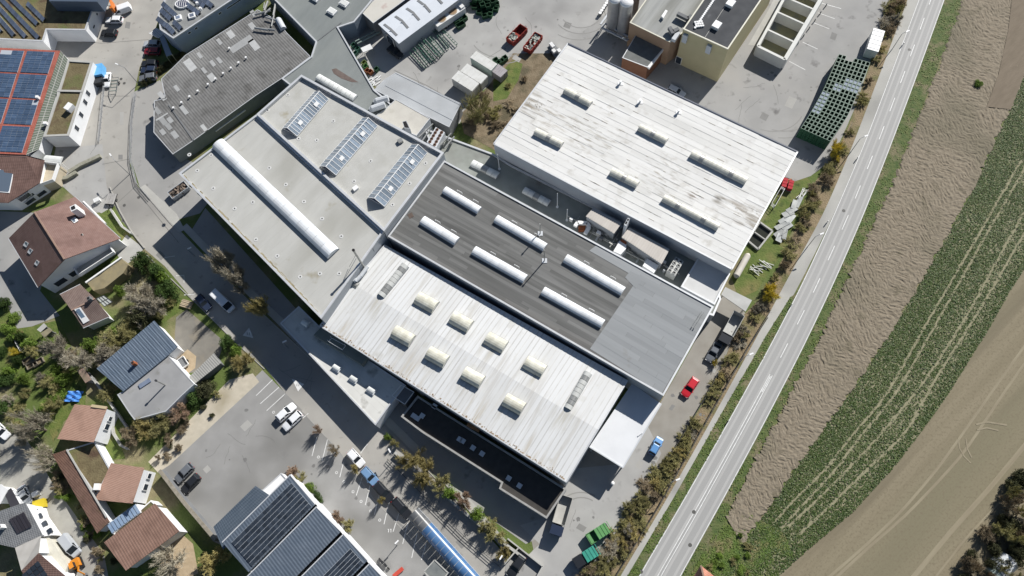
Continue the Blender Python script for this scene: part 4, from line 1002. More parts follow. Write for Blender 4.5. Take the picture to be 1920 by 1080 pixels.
# --- solar roof building with red tiles and glazed lean-to
RD = wdir((112, 95), (48, 290)); 
mRed = tile_rows('tile_red', (.30, .085, .06), (.36, .12, .09), RD, .5)
t, p, w_ = shed_building('solar_roof_building', 'red tiled roof almost covered by blue solar panels', [(-70, 86, 6.2), (112, 95, 5.2), (47, 292, 5.2), (-130, 280, 6.2)], 0, mRed, mWallW)
P0, P1, P2, P3 = G(-70, 86, 6.2), G(112, 95, 5.2), G(47, 292, 5.2), G(-130, 280, 6.2)
pl = (P0, P1, P2)
def field(a, bq, dq, nu, nv, skip=None):
    q_ = [on_plane(a, *pl, .05), on_plane(bq, *pl, .05), on_plane(dq, *pl, .05)]
    MB().slab(ccw([q_[0], q_[1], q_[1] + q_[2] - q_[0], q_[2]]), .03).build('panel_frame', mat('frame_alu', (.38, .41, .45), rough=.4), t)
    modules(t, on_plane(a, *pl), on_plane(bq, *pl), on_plane(dq, *pl), nu, nv, .06, .05, mPV, lift=.10, skip=skip)
EDG = (112 - 47, 95 - 292)   # right edge vector upwards
def along(x0, y0, y): return x0 - (y - y0) * 65 / 197., y
for (y0, y1) in ((96, 136), (139, 183), (186, 232), (236, 284)):
    a = along(53, 92, y0); e = along(104, 95, y0 + 2.3); d_ = along(53, 92, y1)
    field(a, e, d_, 5, 5, skip=(lambda i, j, yy=y0: yy == 186 and i == 4 and j in (0,)))
    a = along(47, 92, y0); e = along(4, 90, y0 - 2.0); d_ = along(47, 92, y1)
    field(e, a, along(4, 90, y1 - 2.0), 4, 5, skip=(lambda i, j, yy=y0: yy == 96 and i < 2 and j == 0))
    if y0 > 90:
        e2 = along(-36, 88, y0 - 4); field(e2, along(2, 90, y0 - 2), along(-36, 88, y1 - 4), 4, 5, skip=(lambda i, j, yy=y0: yy == 96))
o = on_plane((73, 185), *pl); MB().box(-.3, .3, -.3, .3, -.3, .9, Matrix.Translation(o)).build('chimney', mFrameW, t)
# glazed lean-to
A_, B_, C_, D_ = G(113, 95, 4.9), G(127, 111, 4.0), G(72, 280, 4.0), G(49, 290, 4.9)
t2 = thing('glazed_lean_to', 'narrow glazed lean-to with white glazing bars beside the solar roof', 'lean-to', zed((A_ + C_) / 2, 0))
MB().slab(ccw([A_, B_, C_, D_]), .08).build('glass', mat('glass_greenish', (.10, .125, .095), (.14, .16, .12), ns=1, rough=.2, spec=.5), t2)
for i in range(41):
    MB().bar(lerp(A_, D_, i / 40) + ZU * .04, lerp(B_, C_, i / 40) + ZU * .04, .09, .08).build('glazing_bar', mConc, t2)
MB().bar(lerp(A_, B_, .5) + ZU * .05, lerp(D_, C_, .5) + ZU * .05, .1, .1).build('purlin', mConc, t2)
MB().walls(ccw([zed(q_, 3.9) for q_ in (A_, B_, C_, D_)]), 0).build('wall', mWallW, t2)
# flat brown roofs of the same house
f1, fp, _ = flat_building('office_wing', 'white two-storey wing with brown sedum roof and upright windows', [(127, 112), (173, 115), (128, 254), (81, 256), (109, 172)], 4.6, mWallW, mGreenRoof, .45, .25, mConc)
MB().bar(G(107, 170, 4.62), G(155, 171, 4.62), .5, .12).build('roof_divider', mConc, f1)
wall_windows(f1, zed(G(128, 254, 4.6), 0), zed(G(173, 115, 4.6), 0), [(.15, 2.8, 1.0, 1.6), (.33, 2.8, 1.0, 1.6), (.5, 2.8, 1.0, 1.6), (.62, 2.8, 1.0, 1.6)])
MB().box(-.7, .7, -.9, .9, -.3, 1.1, Matrix.Translation(G(133, 204, 4.6)) @ Matrix.Rotation(-.5, 4, 'Z')).build('roof_hatch', mFrameW, f1)
MB().box(-.4, .4, -.3, .3, -.3, .7, Matrix.Translation(G(87, 233, 4.6))).build('vent', mFrameW, f1)

# --- brown-red roof house left edge with balcony
mTileB = tile_rows('tile_dark_red', (.125, .075, .062), (.16, .10, .085), wdir((0, 300), (80, 300)), .45)
t, p, w_ = shed_building('corner_house', 'white house with dark red-brown roof and railed balcony', [(-60, 286, 6.5), (47, 290, 6.2), (83, 300, 5.0), (74, 343, 4.7), (15, 380, 4.7), (-60, 378, 5.0)], 0, mTileB, mWallW, over=.5, cat='house')
wall_windows(t, zed(w_[1], 0), zed(w_[2], 0), [(.5, 2.4, 2.0, .8)])
for pz in ((8, 297),): roof_windows(t, (G(-60, 286, 6.5), G(83, 300, 5.0), G(15, 380, 4.7)), [[(2, 294), (14, 294), (13, 301), (1, 301)]])
roof_windows(t, (G(-60, 286, 6.5), G(83, 300, 5.0), G(15, 380, 4.7)), [[(-6, 318), (27, 318), (18, 362), (-6, 360)]])
a, c = G(15, 380, 2.4), G(74, 343, 2.4)
wl = [zed(G(*x_, 4.7), 0) for x_ in ((15, 380), (74, 343))]
wall_windows(t, wl[0] + Vector((.3, .5, 0)), wl[1] + Vector((-.3, .5, 0)), [(.35, 3.2, 2.6, 1.3), (.35, 1.2, 2.2, 1.1), (.75, 1.2, 2.0, 1.1)], off=.1)
t = thing('balcony', 'cream terrace with white railing beside the dark red roof', 'balcony', G(90, 325)); MB().prism(PX([(84, 305), (110, 308), (100, 338), (75, 347)], 3.2), 0).build('terrace', mat('terrace_cream', (.50, .44, .33), (.44, .38, .28), ns=.8), t)
for a, c in (((84, 305), (110, 308)), ((110, 308), (100, 338)), ((100, 338), (75, 347)), ((75, 347), (84, 305))): MB().bar(G(*a, 3.9), G(*c, 3.9), .12, 1.0).build('parapet', mFrameW, t)
t = thing('awning', 'white barrel awning over the entrance steps', 'awning', G(100, 298)); MB().vault(G(85, 299, 3.6), G(116, 302, 3.6), 2.2, .6, 6).build('cover', mDome, t)
for c in ((88, 302), (114, 305)): MB().tube(zed(G(*c, 3.4), 0), G(*c, 3.5), .06, n=5).build('post', mFrameW, t)
# stone garden walls by the forecourt
mStone = mat('garden_stone', (.30, .29, .24), (.20, .20, .15), ns=1.5, bump=.08)
for lb, ln in (('low hedge-topped stone wall running up to the street', [(128, 322), (150, 308), (187, 291)]), ('low curved stone planter wall below the balcony', [(106, 335), (125, 332), (142, 322)])):
    L_, R_ = strip_px(ln, .9, .9); b = MB()
    for i in range(len(ln) - 1): b.prism(ccw([R_[i], R_[i + 1], L_[i + 1], L_[i]]), 0)
    tag(b.build('stone_wall', mStone, base=G(*ln[0], 0)), lb, 'wall')

# --- brown gabled house
HT = wdir((65, 397), (121, 486))
mTileL = tile_rows('tile_brown', (.165, .10, .085), (.195, .125, .108), HT, .4)
t, (p1, p2, q1, q2) = gable_house('gabled_house', 'white gabled house with brown tiled roof and long balcony', (16, 447), (71, 539), (65, 397.5), (121, 486), (141, 369), (226, 447), 5.4, 9.6, mTileL, mWallW, hb=4.2, over=.6)
r1, r2 = G(65, 397.5, 9.6), G(121, 486, 9.6); a1 = G(16, 447, 5.4); b1 = G(141, 369, 4.2); b2_ = G(226, 447, 4.2)
roof_windows(t, (r1, r2, a1), [[(44, 460), (49, 452), (55, 456), (50, 464)], [(52, 473), (57, 465), (63, 469), (57, 477)], [(65, 495), (70, 487), (75, 491), (70, 499)]])
roof_windows(t, (r1, r2, b2_), [[(132, 412), (141, 408), (147, 414), (139, 419)]])
chimney(t, (146, 396), 7.2, 1.3, 1.6, mFrameW); chimney(t, (150, 465), 6.6, .8, 1.2, mFrameW); chimney(t, (157, 443), 6.4, .5, .7, mConc)
gw = [zed(p2, 0), zed(q2, 0)]
wall_windows(t, gw[0], gw[1], [(.16, 2.2, 2.4, 1.7), (.36, 2.2, 2.4, 1.7), (.24, 5.2, .9, 1.0), (.31, 5.2, .9, 1.0), (.42, 6.0, .8, 1.0), (.49, 6.0, .8, 1.0), (.58, 6.0, .7, 1.0), (.72, 4.9, 1.1, .9), (.9, 1.8, 1.6, 1.6)], off=.08)
d_ = (q2 - p2); d_.z = 0; d_.normalize(); n_ = Vector((d_.y, -d_.x, 0))
bc = lerp(p2, q2, .64); b = MB(); M_ = Matrix(((d_.x, n_.x, 0, bc.x), (d_.y, n_.y, 0, bc.y), (0, 0, 1, 2.8), (0, 0, 0, 1)))
MB().box(-4.2, 4.2, 0, 2.2, 0, .2, M_).build('balcony', mConc, t); k = MB().box(-4.2, 4.2, 2.1, 2.25, .2, 1.2, M_).build('balcony_rail', mFrameW, t)
MB().box(-4.3, -4.15, 0, 2.2, .2, 1.2, M_).build('balcony_rail', mFrameW, t); MB().box(4.15, 4.3, 0, 2.2, .2, 1.2, M_).build('balcony_rail', mFrameW, t)
# terrace roof with moss in front, slope light wall
t = thing('carport_terrace', 'mossy tan terrace roof below the gabled house', 'terrace', G(210, 505)); MB().prism(PX([(163, 530), (186, 517), (227, 484), (240, 497), (231, 512), (196, 540), (175, 545)], 2.6), 0).build('deck', mat('moss_deck', (.27, .225, .13), (.22, .19, .12), ns=.9, big=((.17, .14, .08), .3, .5, .7), bump=.03), t)
MB().bar(G(161, 530, 2.75), G(228, 483, 2.75), .35, .35).build('kerb', mFrameW, t)
t = thing('porch', 'pale lean-to strip with red tiles on the street side of the gabled house', 'porch', G(180, 400)); MB().slab(ccw([G(152, 381, 3.0), G(157, 378, 2.6), G(197, 418, 2.6), G(190, 424, 3.0)]), .2).build('roof', mTileL, t); MB().bar(G(157, 378, 2.8), G(198, 419, 2.8), .3, .5).build('parapet', mFrameW, t)
sheet('paved_ramp', [(216, 470), (237, 440), (270, 466), (256, 482), (232, 500)], .03, mConc)

# --- small brown house with solar thermal panel
mTileS = tile_rows('tile_grey_brown', (.16, .115, .10), (.20, .15, .13), wdir((112, 552), (156, 615)), .4)
t, _f = gable_house('bungalow', 'small brown tiled bungalow with one solar heating panel on its roof', (112, 552), (150, 533), (134, 582), (178, 560), (156, 615), (205, 594), 3.2, 5.0, mTileS, mWallW, over=.5)
pl2 = (G(134, 582, 5.0), G(178, 560, 5.0), G(156, 615, 3.2))
q = [on_plane(c, *pl2, .2) for c in ((140, 580), (151, 576), (168, 601), (157, 607))]
MB().slab(ccw(q), .12).build('solar_collector', mFrameW, t)
MB().slab(ccw([x_ + ZU * .05 for x_ in inset(ccw(q), .25)]), .03).build('collector_glass', mat('collector_blue', (.14, .20, .27), rough=.15, spec=.5), t)
chimney(t, (171, 562), 5.0, .7, 1.0, mWallD)
t = thing('conservatory', 'glass conservatory roof with dark bars beside the bungalow', 'conservatory', G(195, 563)); p_ = ccw([G(181, 560, 2.9), G(195, 554, 2.6), G(211, 566, 2.6), G(196, 575, 2.9)])
MB().slab(p_, .08).build('glass', mat('glass_pale', (.34, .36, .34), rough=.15, spec=.5), t)
for i in range(4): MB().bar(lerp(p_[0], p_[1], i / 3) + ZU * .03, lerp(p_[3], p_[2], i / 3) + ZU * .03, .12, .1).build('bar', mDoor, t)
for i in range(3): MB().bar(lerp(p_[0], p_[3], i / 2) + ZU * .04, lerp(p_[1], p_[2], i / 2) + ZU * .04, .12, .1).build('bar', mDoor, t)

# --- workshop with blue corrugated roof and grey felt part
WD = wdir((181, 691), (289, 601)); WN = wdir((181, 691), (231, 734))
mBlueR = mat('roof_blue_corrugated', (.135, .175, .225), (.165, .205, .255), ns=.6, stripes=((WD, .62, .4, (.095, .125, .165), .8),), rough=.45, metal=.2, bump=.03, bscale=2)
t, p, _ = shed_building('workshop', 'workshop with blue corrugated metal roof and small brick chimney', [(181, 691, 4.4), (289, 601, 4.4), (333, 650, 4.0), (315, 666, 4.0), (231, 734, 4.0)], 0, mBlueR, mWallW)
ra, rb, rc, rd_ = G(181, 691, 4.4), G(289, 601, 4.4), G(333, 650, 4.0), G(231, 734, 4.0)
ribs(t, ra, rb, rc, rd_ + (rc - rc), 34, .12, .05, mBlueR, 'corrugation', lift=-.0)
chimney(t, (255, 683), 4.2, .6, 1.3, MATS['primer_orange'])
mFeltG = mat('roof_grey_felt', (.255, .255, .255), (.30, .30, .298), ns=.4, big=((.215, .215, .215), .2, .5, .7), bump=.01, bscale=8, stain=[((.19, .185, .17), .4, .64, .8)])
t, p, _ = flat_building('workshop_wing', 'pale grey felt-roofed wing with a tall flue and small rooflight', [(231, 734), (315, 666), (364, 720), (340, 742), (311, 771), (252, 787), (243, 775), (220, 740)], 3.6, mWallW, mFeltG, .12, .06)
o = G(310, 722, 3.55); MB().tube(o, o + ZU * 3.6, .14, n=8).build('flue', mDomeM, t); MB().tube(o + ZU * 3.6, o + ZU * 3.9, .24, n=8).build('cowl', mDoor, t)
MB().box(-1.2, 1.2, -.45, .45, 0, .25, Matrix.Translation(G(272, 719, 3.55)) @ Matrix.Rotation(.62, 4, 'Z')).build('rooflight', mPVL, t)
t, p, _ = shed_building('lean_to_shed', 'narrow grey corrugated lean-to roof by the gravel court', [(355, 706, 2.9), (401, 662, 2.9), (415, 680, 2.6), (363, 721, 2.6)], 0, mat('roof_grey_corrugated', (.30, .295, .275), (.35, .345, .32), ns=.5, stripes=((WD, .45, .4, (.22, .215, .20), .8),), bump=.03, bscale=2), mWallD)

# --- red roof houses in the lower left
mRedL = tile_rows('tile_terracotta', (.385, .235, .175), (.43, .27, .205), wdir((128, 780), (107, 823)), .3)
mRedD = tile_rows('tile_old_brown', (.20, .115, .085), (.255, .15, .11), wdir((98, 852), (178, 931)), .55, stain=[((.14, .10, .05), .35, .62, .76)])
t, p, w1 = shed_building('red_roof_house', 'terracotta roofed house with white end wall nearest the workshop', [(140, 758, 3.4), (201, 763, 5.2), (175, 829, 5.2), (107, 823, 3.4)], 0, mRedL, mWallW, over=.35, cat='house')
wall_windows(t, zed(G(175, 829, 5.2), 0) + Vector((-.2, .3, 0)), zed(G(201, 763, 5.2), 0) + Vector((-.2, -.3, 0)), [(.5, 2.6, 1.1, 1.3), (.75, 2.6, .8, 1.0)], off=.1)
MB().slab(ccw([G(172, 758, 4.6), G(201, 762, 5.3), G(198, 767, 5.3), G(170, 763, 4.6)]), .06).build('timber_edge', mat('timber_pale', (.52, .42, .26), rough=.7), t)
t, p, w1 = shed_building('red_roof_house', 'terracotta roofed house in the middle of the garden court', [(208, 868, 3.4), (270, 877, 5.4), (248, 944, 5.4), (178, 937, 3.4)], 0, mRedL, mWallW, over=.35, cat='house')
wall_windows(t, zed(G(248, 944, 5.4), 0) + Vector((-.2, .3, 0)), zed(G(270, 877, 5.4), 0) + Vector((-.2, -.3, 0)), [(.5, 2.4, 1.1, 1.4), (.85, 2.4, .9, 1.1)], off=.1)
MB().box(-.5, .5, -.6, .6, -.3, .5, Matrix.Translation(G(183, 913, 3.9))).build('roof_hatch', mFrameW, t)
t, p, _ = shed_building('pantile_range', 'long narrow range with old brown pantile roof', [(98, 852, 2.9), (125, 843, 3.9), (205, 978, 3.9), (182, 1000, 2.9)], 0, mRedD, mWallW)
MB().bar(G(125, 843, 3.98), G(200, 970, 3.98), .3, .12).build('verge_board', mConc, t)
t, p, _ = flat_building('court_roof', 'flat brown overgrown roof between the two terracotta houses', [(122, 845), (177, 828), (206, 880), (180, 930)], 3.2, mWallW, mGreenRoof, .2, .1)
t, p, w1 = shed_building('brown_roof_house', 'long brown tiled house with white gable at the lower edge', [(195, 1017, 3.6), (290, 944, 4.8), (336, 996, 4.8), (236, 1070, 3.6)], 0, tile_rows('tile_warm_brown', (.235, .14, .105), (.275, .17, .13), wdir((195, 1017), (290, 944)), .5), mWallW, over=.4, cat='house')
A_, B_, D_ = G(200, 984, 3.2), G(254, 944, 3.2), G(210, 1001, 3.0)
t = thing('conservatory', 'blue glazed conservatory with white bars behind the brown roof', 'conservatory', zed(A_, 0)); modules(t, A_, B_, D_ , 9, 1, .14, .05, mat('glass_blue', (.20, .28, .40), (.26, .34, .45), ns=1, rough=.1, spec=.6), 'pane')
C_ = B_ + (D_ - A_); MB().slab(ccw([A_ - ZU * .05, B_ - ZU * .05, C_ - ZU * .05, D_ - ZU * .05]), .08).build('frame', mFrameW, t); MB().walls(ccw([zed(q_, 2.9) for q_ in (A_, B_, C_, D_)]), 0).build('wall', mWallW, t)
flat_building('planted_gutter', 'narrow planted flat roof strip with white kerb', [(212, 1000), (283, 938), (292, 946), (222, 1008)], 2.8, mWallW, mGreenRoof, .2, .15, mFrameW)

# --- lower left corner houses
mSlate = tile_rows('slate_grey', (.19, .195, .20), (.23, .235, .24), wdir((0, 957), (47, 942)), .4)
t, p, _ = shed_building('slate_house', 'white house with grey slate roof and dark skylight field', [(-50, 975, 6.5), (47, 942, 6.5), (80, 1004, 4.2), (27, 1027, 4.2), (-50, 1010, 5.4)], 0, mSlate, mWallW, cat='house')
pl3 = (G(-50, 975, 6.5), G(47, 942, 6.5), G(80, 1004, 4.2))
pq = [on_plane(c, *pl3, .15) for c in ((18, 973), (46, 959), (61, 988), (35, 1000))]
modules(t, pq[0], pq[1], pq[3], 5, 1, .08, .08, mat('panel_charcoal', (.045, .042, .05), rough=.35, rnd=.2), 'roof_panel')
chimney(t, (6, 988), 5.8, .7, 1.0, mFrameW)
A_, B_, C_, D_ = G(46, 944, 3.0), G(60, 948, 3.0), G(98, 1003, 3.0), G(80, 1006, 3.0)
t2 = thing('white_terrace', 'sunlit white terrace strip in front of the slate house', 'terrace', zed(A_, 0)); MB().prism(ccw([A_, B_, C_, D_]), 0).build('deck', mFrameW, t2)
for i in range(4): MB().box(-.5, .5, -.4, .4, -.3, .15, Matrix.Translation(lerp(B_, C_, (i + .5) / 4)) @ Matrix.Rotation(-.9, 4, 'Z')).build('niche', mGlass, t2)
t, p, _ = shed_building('solar_gable_house', 'dark roof with black solar panels at the bottom left corner', [(40, 1070, 6.0), (72, 1037, 6.4), (122, 1080, 4.4), (70, 1130, 4.2)], 0, mTileB, mWallW, cat='house')
pl4 = (G(40, 1070, 6.0), G(72, 1037, 6.4), G(122, 1080, 4.4)); pq = [on_plane(c, *pl4, .12) for c in ((41, 1077), (72, 1050), (64, 1112))]
modules(t, pq[0], pq[1], pq[2], 4, 4, .1, .05, mPVB)
t, p, _ = shed_building('hip_roof', 'pale hipped roof joining the slate house and the solar gable', [(28, 1027, 4.4), (76, 1005, 4.6), (72, 1037, 6.2), (40, 1070, 6.0), (36, 1052, 4.6)], 0, mat('roof_pale_stone', (.40, .385, .36), (.34, .325, .30), ns=.6), mWallW, cat='house')
t2 = thing('pale_terrace', 'cream terrace beside the solar gable house', 'terrace', G(95, 1040)); MB().prism(PX([(79, 1008), (90, 1005), (127, 1060), (120, 1078), (76, 1040)], 2.6), 0).build('deck', mat('terrace_stone', (.52, .50, .43), (.46, .44, .37), ns=.7), t2)
t, p, _ = shed_building('pergola_house', 'white wall and black slatted roof at the left edge', [(8, 925, 3.4), (20, 915, 3.4), (36, 945, 3.0), (20, 952, 3.0)], 0, mat('panel_charcoal2', (.05, .048, .055), rough=.4), mWallW)
t, p, _ = shed_building('white_gable', 'bright white roof corner at the left edge', [(-30, 905, 3.8), (2, 908, 3.8), (15, 918, 3.6), (0, 945, 3.2), (-30, 945, 3.2)], 0, mFrameW, mWallW, cat='house')
t, p, _ = shed_building('shed', 'weathered pink-tiled garden shed by the hedge', [(144, 694, 2.5), (157, 690, 2.7), (171, 712, 2.5), (160, 718, 2.3)], 0, mat('shed_tiles', (.33, .22, .18), (.25, .20, .14), ns=1, bump=.04), mWallD)
t, p, _ = shed_building('shed', 'grey garden hut in the left garden', [(69, 618, 2.4), (82, 606, 2.4), (88, 612, 2.2), (76, 623, 2.2)], 0, mConc, mWallD)
t, p, _ = shed_building('shed', 'tan felted garden hut beside the shaded lawn', [(76, 625, 2.3), (92, 614, 2.3), (98, 620, 2.1), (83, 633, 2.1)], 0, mat('hut_felt', (.26, .23, .15), (.2, .18, .12), ns=1), mWallD)

# --- solar shed-roof building, bottom
BD = wdir((545, 890), (400, 1010)); BN = wdir((545, 890), (592, 946))
mBlueD = mat('roof_blue_trapezoid', (.10, .13, .165), (.125, .155, .19), ns=.6, stripes=((BN, .55, .4, (.07, .092, .12), .8),), rough=.4, metal=.25, bump=.03, bscale=2)
mBlueD2 = mat('roof_blue_trapezoid_b', (.115, .145, .185), (.14, .17, .21), ns=.6, stripes=((BD, .55, .4, (.078, .10, .13), .8),), rough=.4, metal=.25, bump=.03, bscale=2)
sb = thing('solar_hall', 'dark blue metal hall with sawtooth roof and black solar panels', 'building', G(560, 1010))
def saw(e0, e1, far0, far1, hlo, hhi, m_):
    """roof bay: edge e0 (high) - e1 (low) on the street side, far0-far1 at the other end"""
    a, b_, c, d = G(*e0, hhi), G(*e1, hlo), G(*far1, hlo), G(*far0, hhi)
    MB().slab(ccw([a, b_, c, d]), .15).build('roof', m_, sb); return a, b_, c, d
A1 = saw((545, 890), (592, 945), (417, 1017), (466, 1073), 5.6, 6.6, mBlueD2)
A2 = saw((594, 950), (640, 996), (455, 1090), (500, 1137), 5.4, 6.4, mBlueD2)
A3 = saw((645, 1001), (690, 1050), (504, 1143), (550, 1192), 5.4, 6.4, mBlueD2)
A4 = saw((694, 1056), (740, 1104), (555, 1198), (600, 1246), 5.4, 6.4, mBlueD2)
for r_ in (A1, A2, A3, A4):
    MB().poly([r_[0], r_[3], zed(r_[3], 5.0), zed(r_[0], 5.0)]).build('clerestory', mGlass, sb)
    MB().bar(r_[0] + ZU * .05, r_[3] + ZU * .05, .2, .2).build('ridge_trim', mCoping, sb)
foot = ccw([zed(A1[0], 0), zed(A4[1], 0), zed(A4[2], 0), zed(A2[2], 0), zed(A1[2], 0), zed(A1[3], 0)])
MB().walls([zed(q_, 5.35) for q_ in inset(foot, .35)], 0).build('wall', mWallW, sb)
for r_ in (A1, A2, A3, A4): MB().bar(lerp(r_[0], r_[1], 0) - ZU * .12, r_[1] - ZU * .12, .3, .35).build('fascia', mFrameW, sb)
def pvgrid(r_, s0, s1, t0, t1, nu, nv):
    def pt(s, tt): return lerp(lerp(r_[0], r_[1], s), lerp(r_[3], r_[2], s), tt)
    q_ = [pt(s0, t0), pt(s1, t0), pt(s1, t1), pt(s0, t1)]; MB().slab(ccw([x_ + ZU * .1 for x_ in q_]), .03).build('panel_frame', MATS['frame_alu'], sb)
    modules(sb, q_[0], q_[1], q_[3], nv, nu, .075, .05, mPVB, lift=.11)
pvgrid(A1, .17, .97, .05, .93, 20, 7); pvgrid(A3, .42, .96, .05, .8, 18, 5)
lw, p, w_ = shed_building('solar_hall_wing', 'lower blue metal wing on the parking lot side', [(400, 988, 4.6), (479, 911, 4.6), (520, 938, 5.0), (418, 1030, 5.0)], 0, mBlueD, mWallW)
ribs(lw, G(400, 988, 4.6), G(479, 911, 4.6), G(520, 938, 5.0), G(418, 1030, 5.0), 26, .1, .05, mBlueD, 'corrugation')
flat_building('white_box_annex', 'small white flat annex at the head of the solar hall', [(490, 921), (527, 887), (540, 902), (505, 938)], 4.0, mWallW, mFrameW, .15, .1)
# --- blue-grey block with solar roof and oval rooflight (top)
mBlueF = mat('facade_blue_grey', (.33, .385, .47), (.29, .34, .42), ns=.5, stretch=(ZU, 4), rough=.5)
bb, p, _ = flat_building('blue_facade_building', 'blue-grey clad block with solar panels and an oval rooflight', [(325, 72), (482, -32), (420, -80), (320, -30), (296, 28), (300, 55)], 5.8, mBlueF, mat('roof_grey_gravel', (.20, .205, .20), (.25, .255, .25), ns=.5, stain=[((.14, .14, .135), .4, .6, .75)]), .3, .3)
for a, c, n in (((296, 36), (313, 50), 3), ((303, 20), (322, 38), 4), ((306, 8), (332, 32), 5), ((352, 10), (375, 28), 4), ((313, 48), (328, 64), 3), ((327, 42), (341, 56), 3), ((360, -6), (385, 14), 4), ((378, -4), (400, 14), 4)): rack(bb, a, c, 5.55, 1.2, n)
o = G(343, 9, 5.5); b = MB(); n_ = 22
ou = [o + Vector((1.75 * math.cos(2 * math.pi * i / n_), 1.3 * math.sin(2 * math.pi * i / n_), .5)) for i in range(n_)]
k = MB().prism(ou, 5.4).build('oval_rooflight', mFrameW, bb); MB().poly([o + (q_ - o) * .82 + ZU * .12 for q_ in ou]).build('glass', mPaneD, k)
for i in range(-2, 3): MB().bar(o + Vector((i * .5, -1.0, .64)), o + Vector((i * .5, 1.0, .64)), .09, .06).build('glazing_bar', mFrameW, k)
for c in ((335, 35), (361, 31)):
    q_ = G(*c, 5.5); k = MB().box(-.8, .8, -.7, .7, 0, .5, Matrix.Translation(q_) @ Matrix.Rotation(.3, 4, 'Z')).build('rooflight', mFrameW, bb); MB().box(-.5, .5, -.45, .45, .5, .53, Matrix.Translation(q_) @ Matrix.Rotation(.3, 4, 'Z')).build('pane', mPVL, k)
for c in ((371, 8), (377, 18)): q_ = G(*c, 5.5); MB().tube(q_, q_ + ZU * .7, .45, .3, n=10).build('roof_fan', mFrameW, bb)
w0, w1 = zed(G(325, 72, 5.8), 0), zed(G(482, -32, 5.8), 0)
wall_windows(bb, w0, w1, [(.16, 4.6, .7, .5), (.24, 4.6, .7, .5), (.52, 4.4, .8, .5)], off=.05)
wall_windows(bb, w0, w1, [(.72, 4.4, 5.5, .35), (.92, 4.4, 3.5, .35)], name='ribbon_window', off=.05)
t = thing('carport', 'white slatted carport screen beside the blue facade', 'carport', G(300, 70)); MB().prism(PX([(279, 62), (293, 52), (310, 62), (296, 71)], 3.0), 2.85).build('roof', mFrameW, t)
for i in range(7): MB().bar(lerp(G(281, 61, 3.05), G(294, 70, 3.05), i / 6), lerp(G(293, 52, 3.05), G(309, 62, 3.05), i / 6), .08, .08).build('roof_slat', mConc, t)
q_ = ccw([G(297, 65, 2.9), G(306, 62, 2.9), G(322, 102, 2.9), G(312, 106, 2.9)]); MB().prism(q_, 2.75).build('side_roof', mat('carport_metal', (.26, .285, .32), rough=.4, metal=.4), t)
for c in q_: MB().tube(zed(c, 0), zed(c, 2.75), .07, n=5).build('post', mDomeM, t)

# --- old factory with grey corrugated roof
FD = wdir((324, 289), (478, 180)); FN = wdir((302, 147), (363, 262))
mCorr = mat('roof_fibre_cement', (.135, .133, .128), (.175, .173, .168), ns=.8, stripes=((FD, .6, .3, (.12, .12, .118), .2), (FN, 1.5, .06, (.10, .10, .10), .3)), big=[((.215, .213, .205), .12, .52, .72), ((.095, .093, .088), .3, .55, .72)], stain=[((.14, .138, .13), .5, .6, .75)], bump=.03, bscale=4)
of, p, _ = flat_building('old_factory', 'old factory with dark grey corrugated roof and scattered pale sheets', [(302, 148), (348, 103), (483, 18), (520, 38), (538, 62), (582, 106), (528, 147), (478, 180), (363, 263), (324, 289), (288, 248), (289, 189), (310, 184)], 4.0, mat('wall_green_grey', (.22, .24, .235), (.18, .20, .195), ns=.5), mCorr, .12, .05)
mPale = mat('pale_roof_sheet', (.42, .425, .42), (.36, .365, .36), ns=1, rnd=.12); mPale2 = mat('pale_roof_sheet_dull', (.28, .285, .283), (.32, .325, .322), ns=1, rnd=.1)
def patch(a, b_, c, d, m_): MB().prism(PX([a, b_, c, d], 4.0), 3.94).build('roof_sheet', m_, of)
def pbox(z, wz, hz, m_, ang=(1, .82)):  # z4 coordinates of the centre in the top-left quarter
    cx, cy = z[0] / 4, z[1] / 4
    u = np.array((.62, .78)) * wz / 8; v = np.array((.83, -.55)) * hz / 8; c = np.array((cx, cy))
    patch(tuple(c - u - v), tuple(c + u - v), tuple(c + u + v), tuple(c - u + v), m_)
for z, w_, h_ in (((1425, 488), 95, 60), ((1587, 580), 60, 50), ((1530, 528), 50, 26), ((1595, 475), 50, 28), ((1645, 452), 50, 28), ((1325, 662), 50, 28), ((1730, 258), 60, 45), ((1645, 312), 50, 28), ((1380, 825), 75, 34), ((1497, 415), 50, 26), ((1890, 195), 55, 40), ((1215, 720), 75, 34), ((1905, 335), 90, 50), ((1530, 960), 60, 30)):
    pbox(z, w_, h_, mPale)
for z, w_, h_ in (((1810, 330), 50, 190), ((1225, 910), 60, 40), ((1265, 950), 50, 36), ((1310, 1010), 60, 40), ((1220, 990), 46, 36), ((1275, 900), 46, 36), ((1900, 100), 50, 30), ((1180, 830), 60, 34)): pbox(z, w_, h_, mPale2)
patch((292, 224), (314, 211), (315, 213), (293, 227), mPale)
for z in ((1725, 370), (1850, 440), (1795, 478), (1738, 518), (1680, 558), (1622, 598), (1566, 640), (1490, 690), (1428, 732), (1368, 776), (1308, 816)):
    o = G(z[0] / 4, z[1] / 4, 3.95); b = MB(); b.tube(o, o + ZU * .5, .16, n=7); b.tube(o + ZU * .5, o + ZU * .62, .26, n=7); b.build('roof_vent', mFrameW, of)
for e in (((363, 263), (316, 196)),): MB().bar(G(*e[0], 4.02), G(*e[1], 4.02), .3, .12).build('hip_cap', mWallD, of)
MB().bar(G(404, 246, 2.2), G(460, 206, 2.2), .35, .25).build('wall_lamp_strip', mFrameW, of)
t = thing('roof_pipework', 'tangle of grey pipes and ducts on the old factory edge', 'pipes', G(525, 40, 4)); random.seed(11)
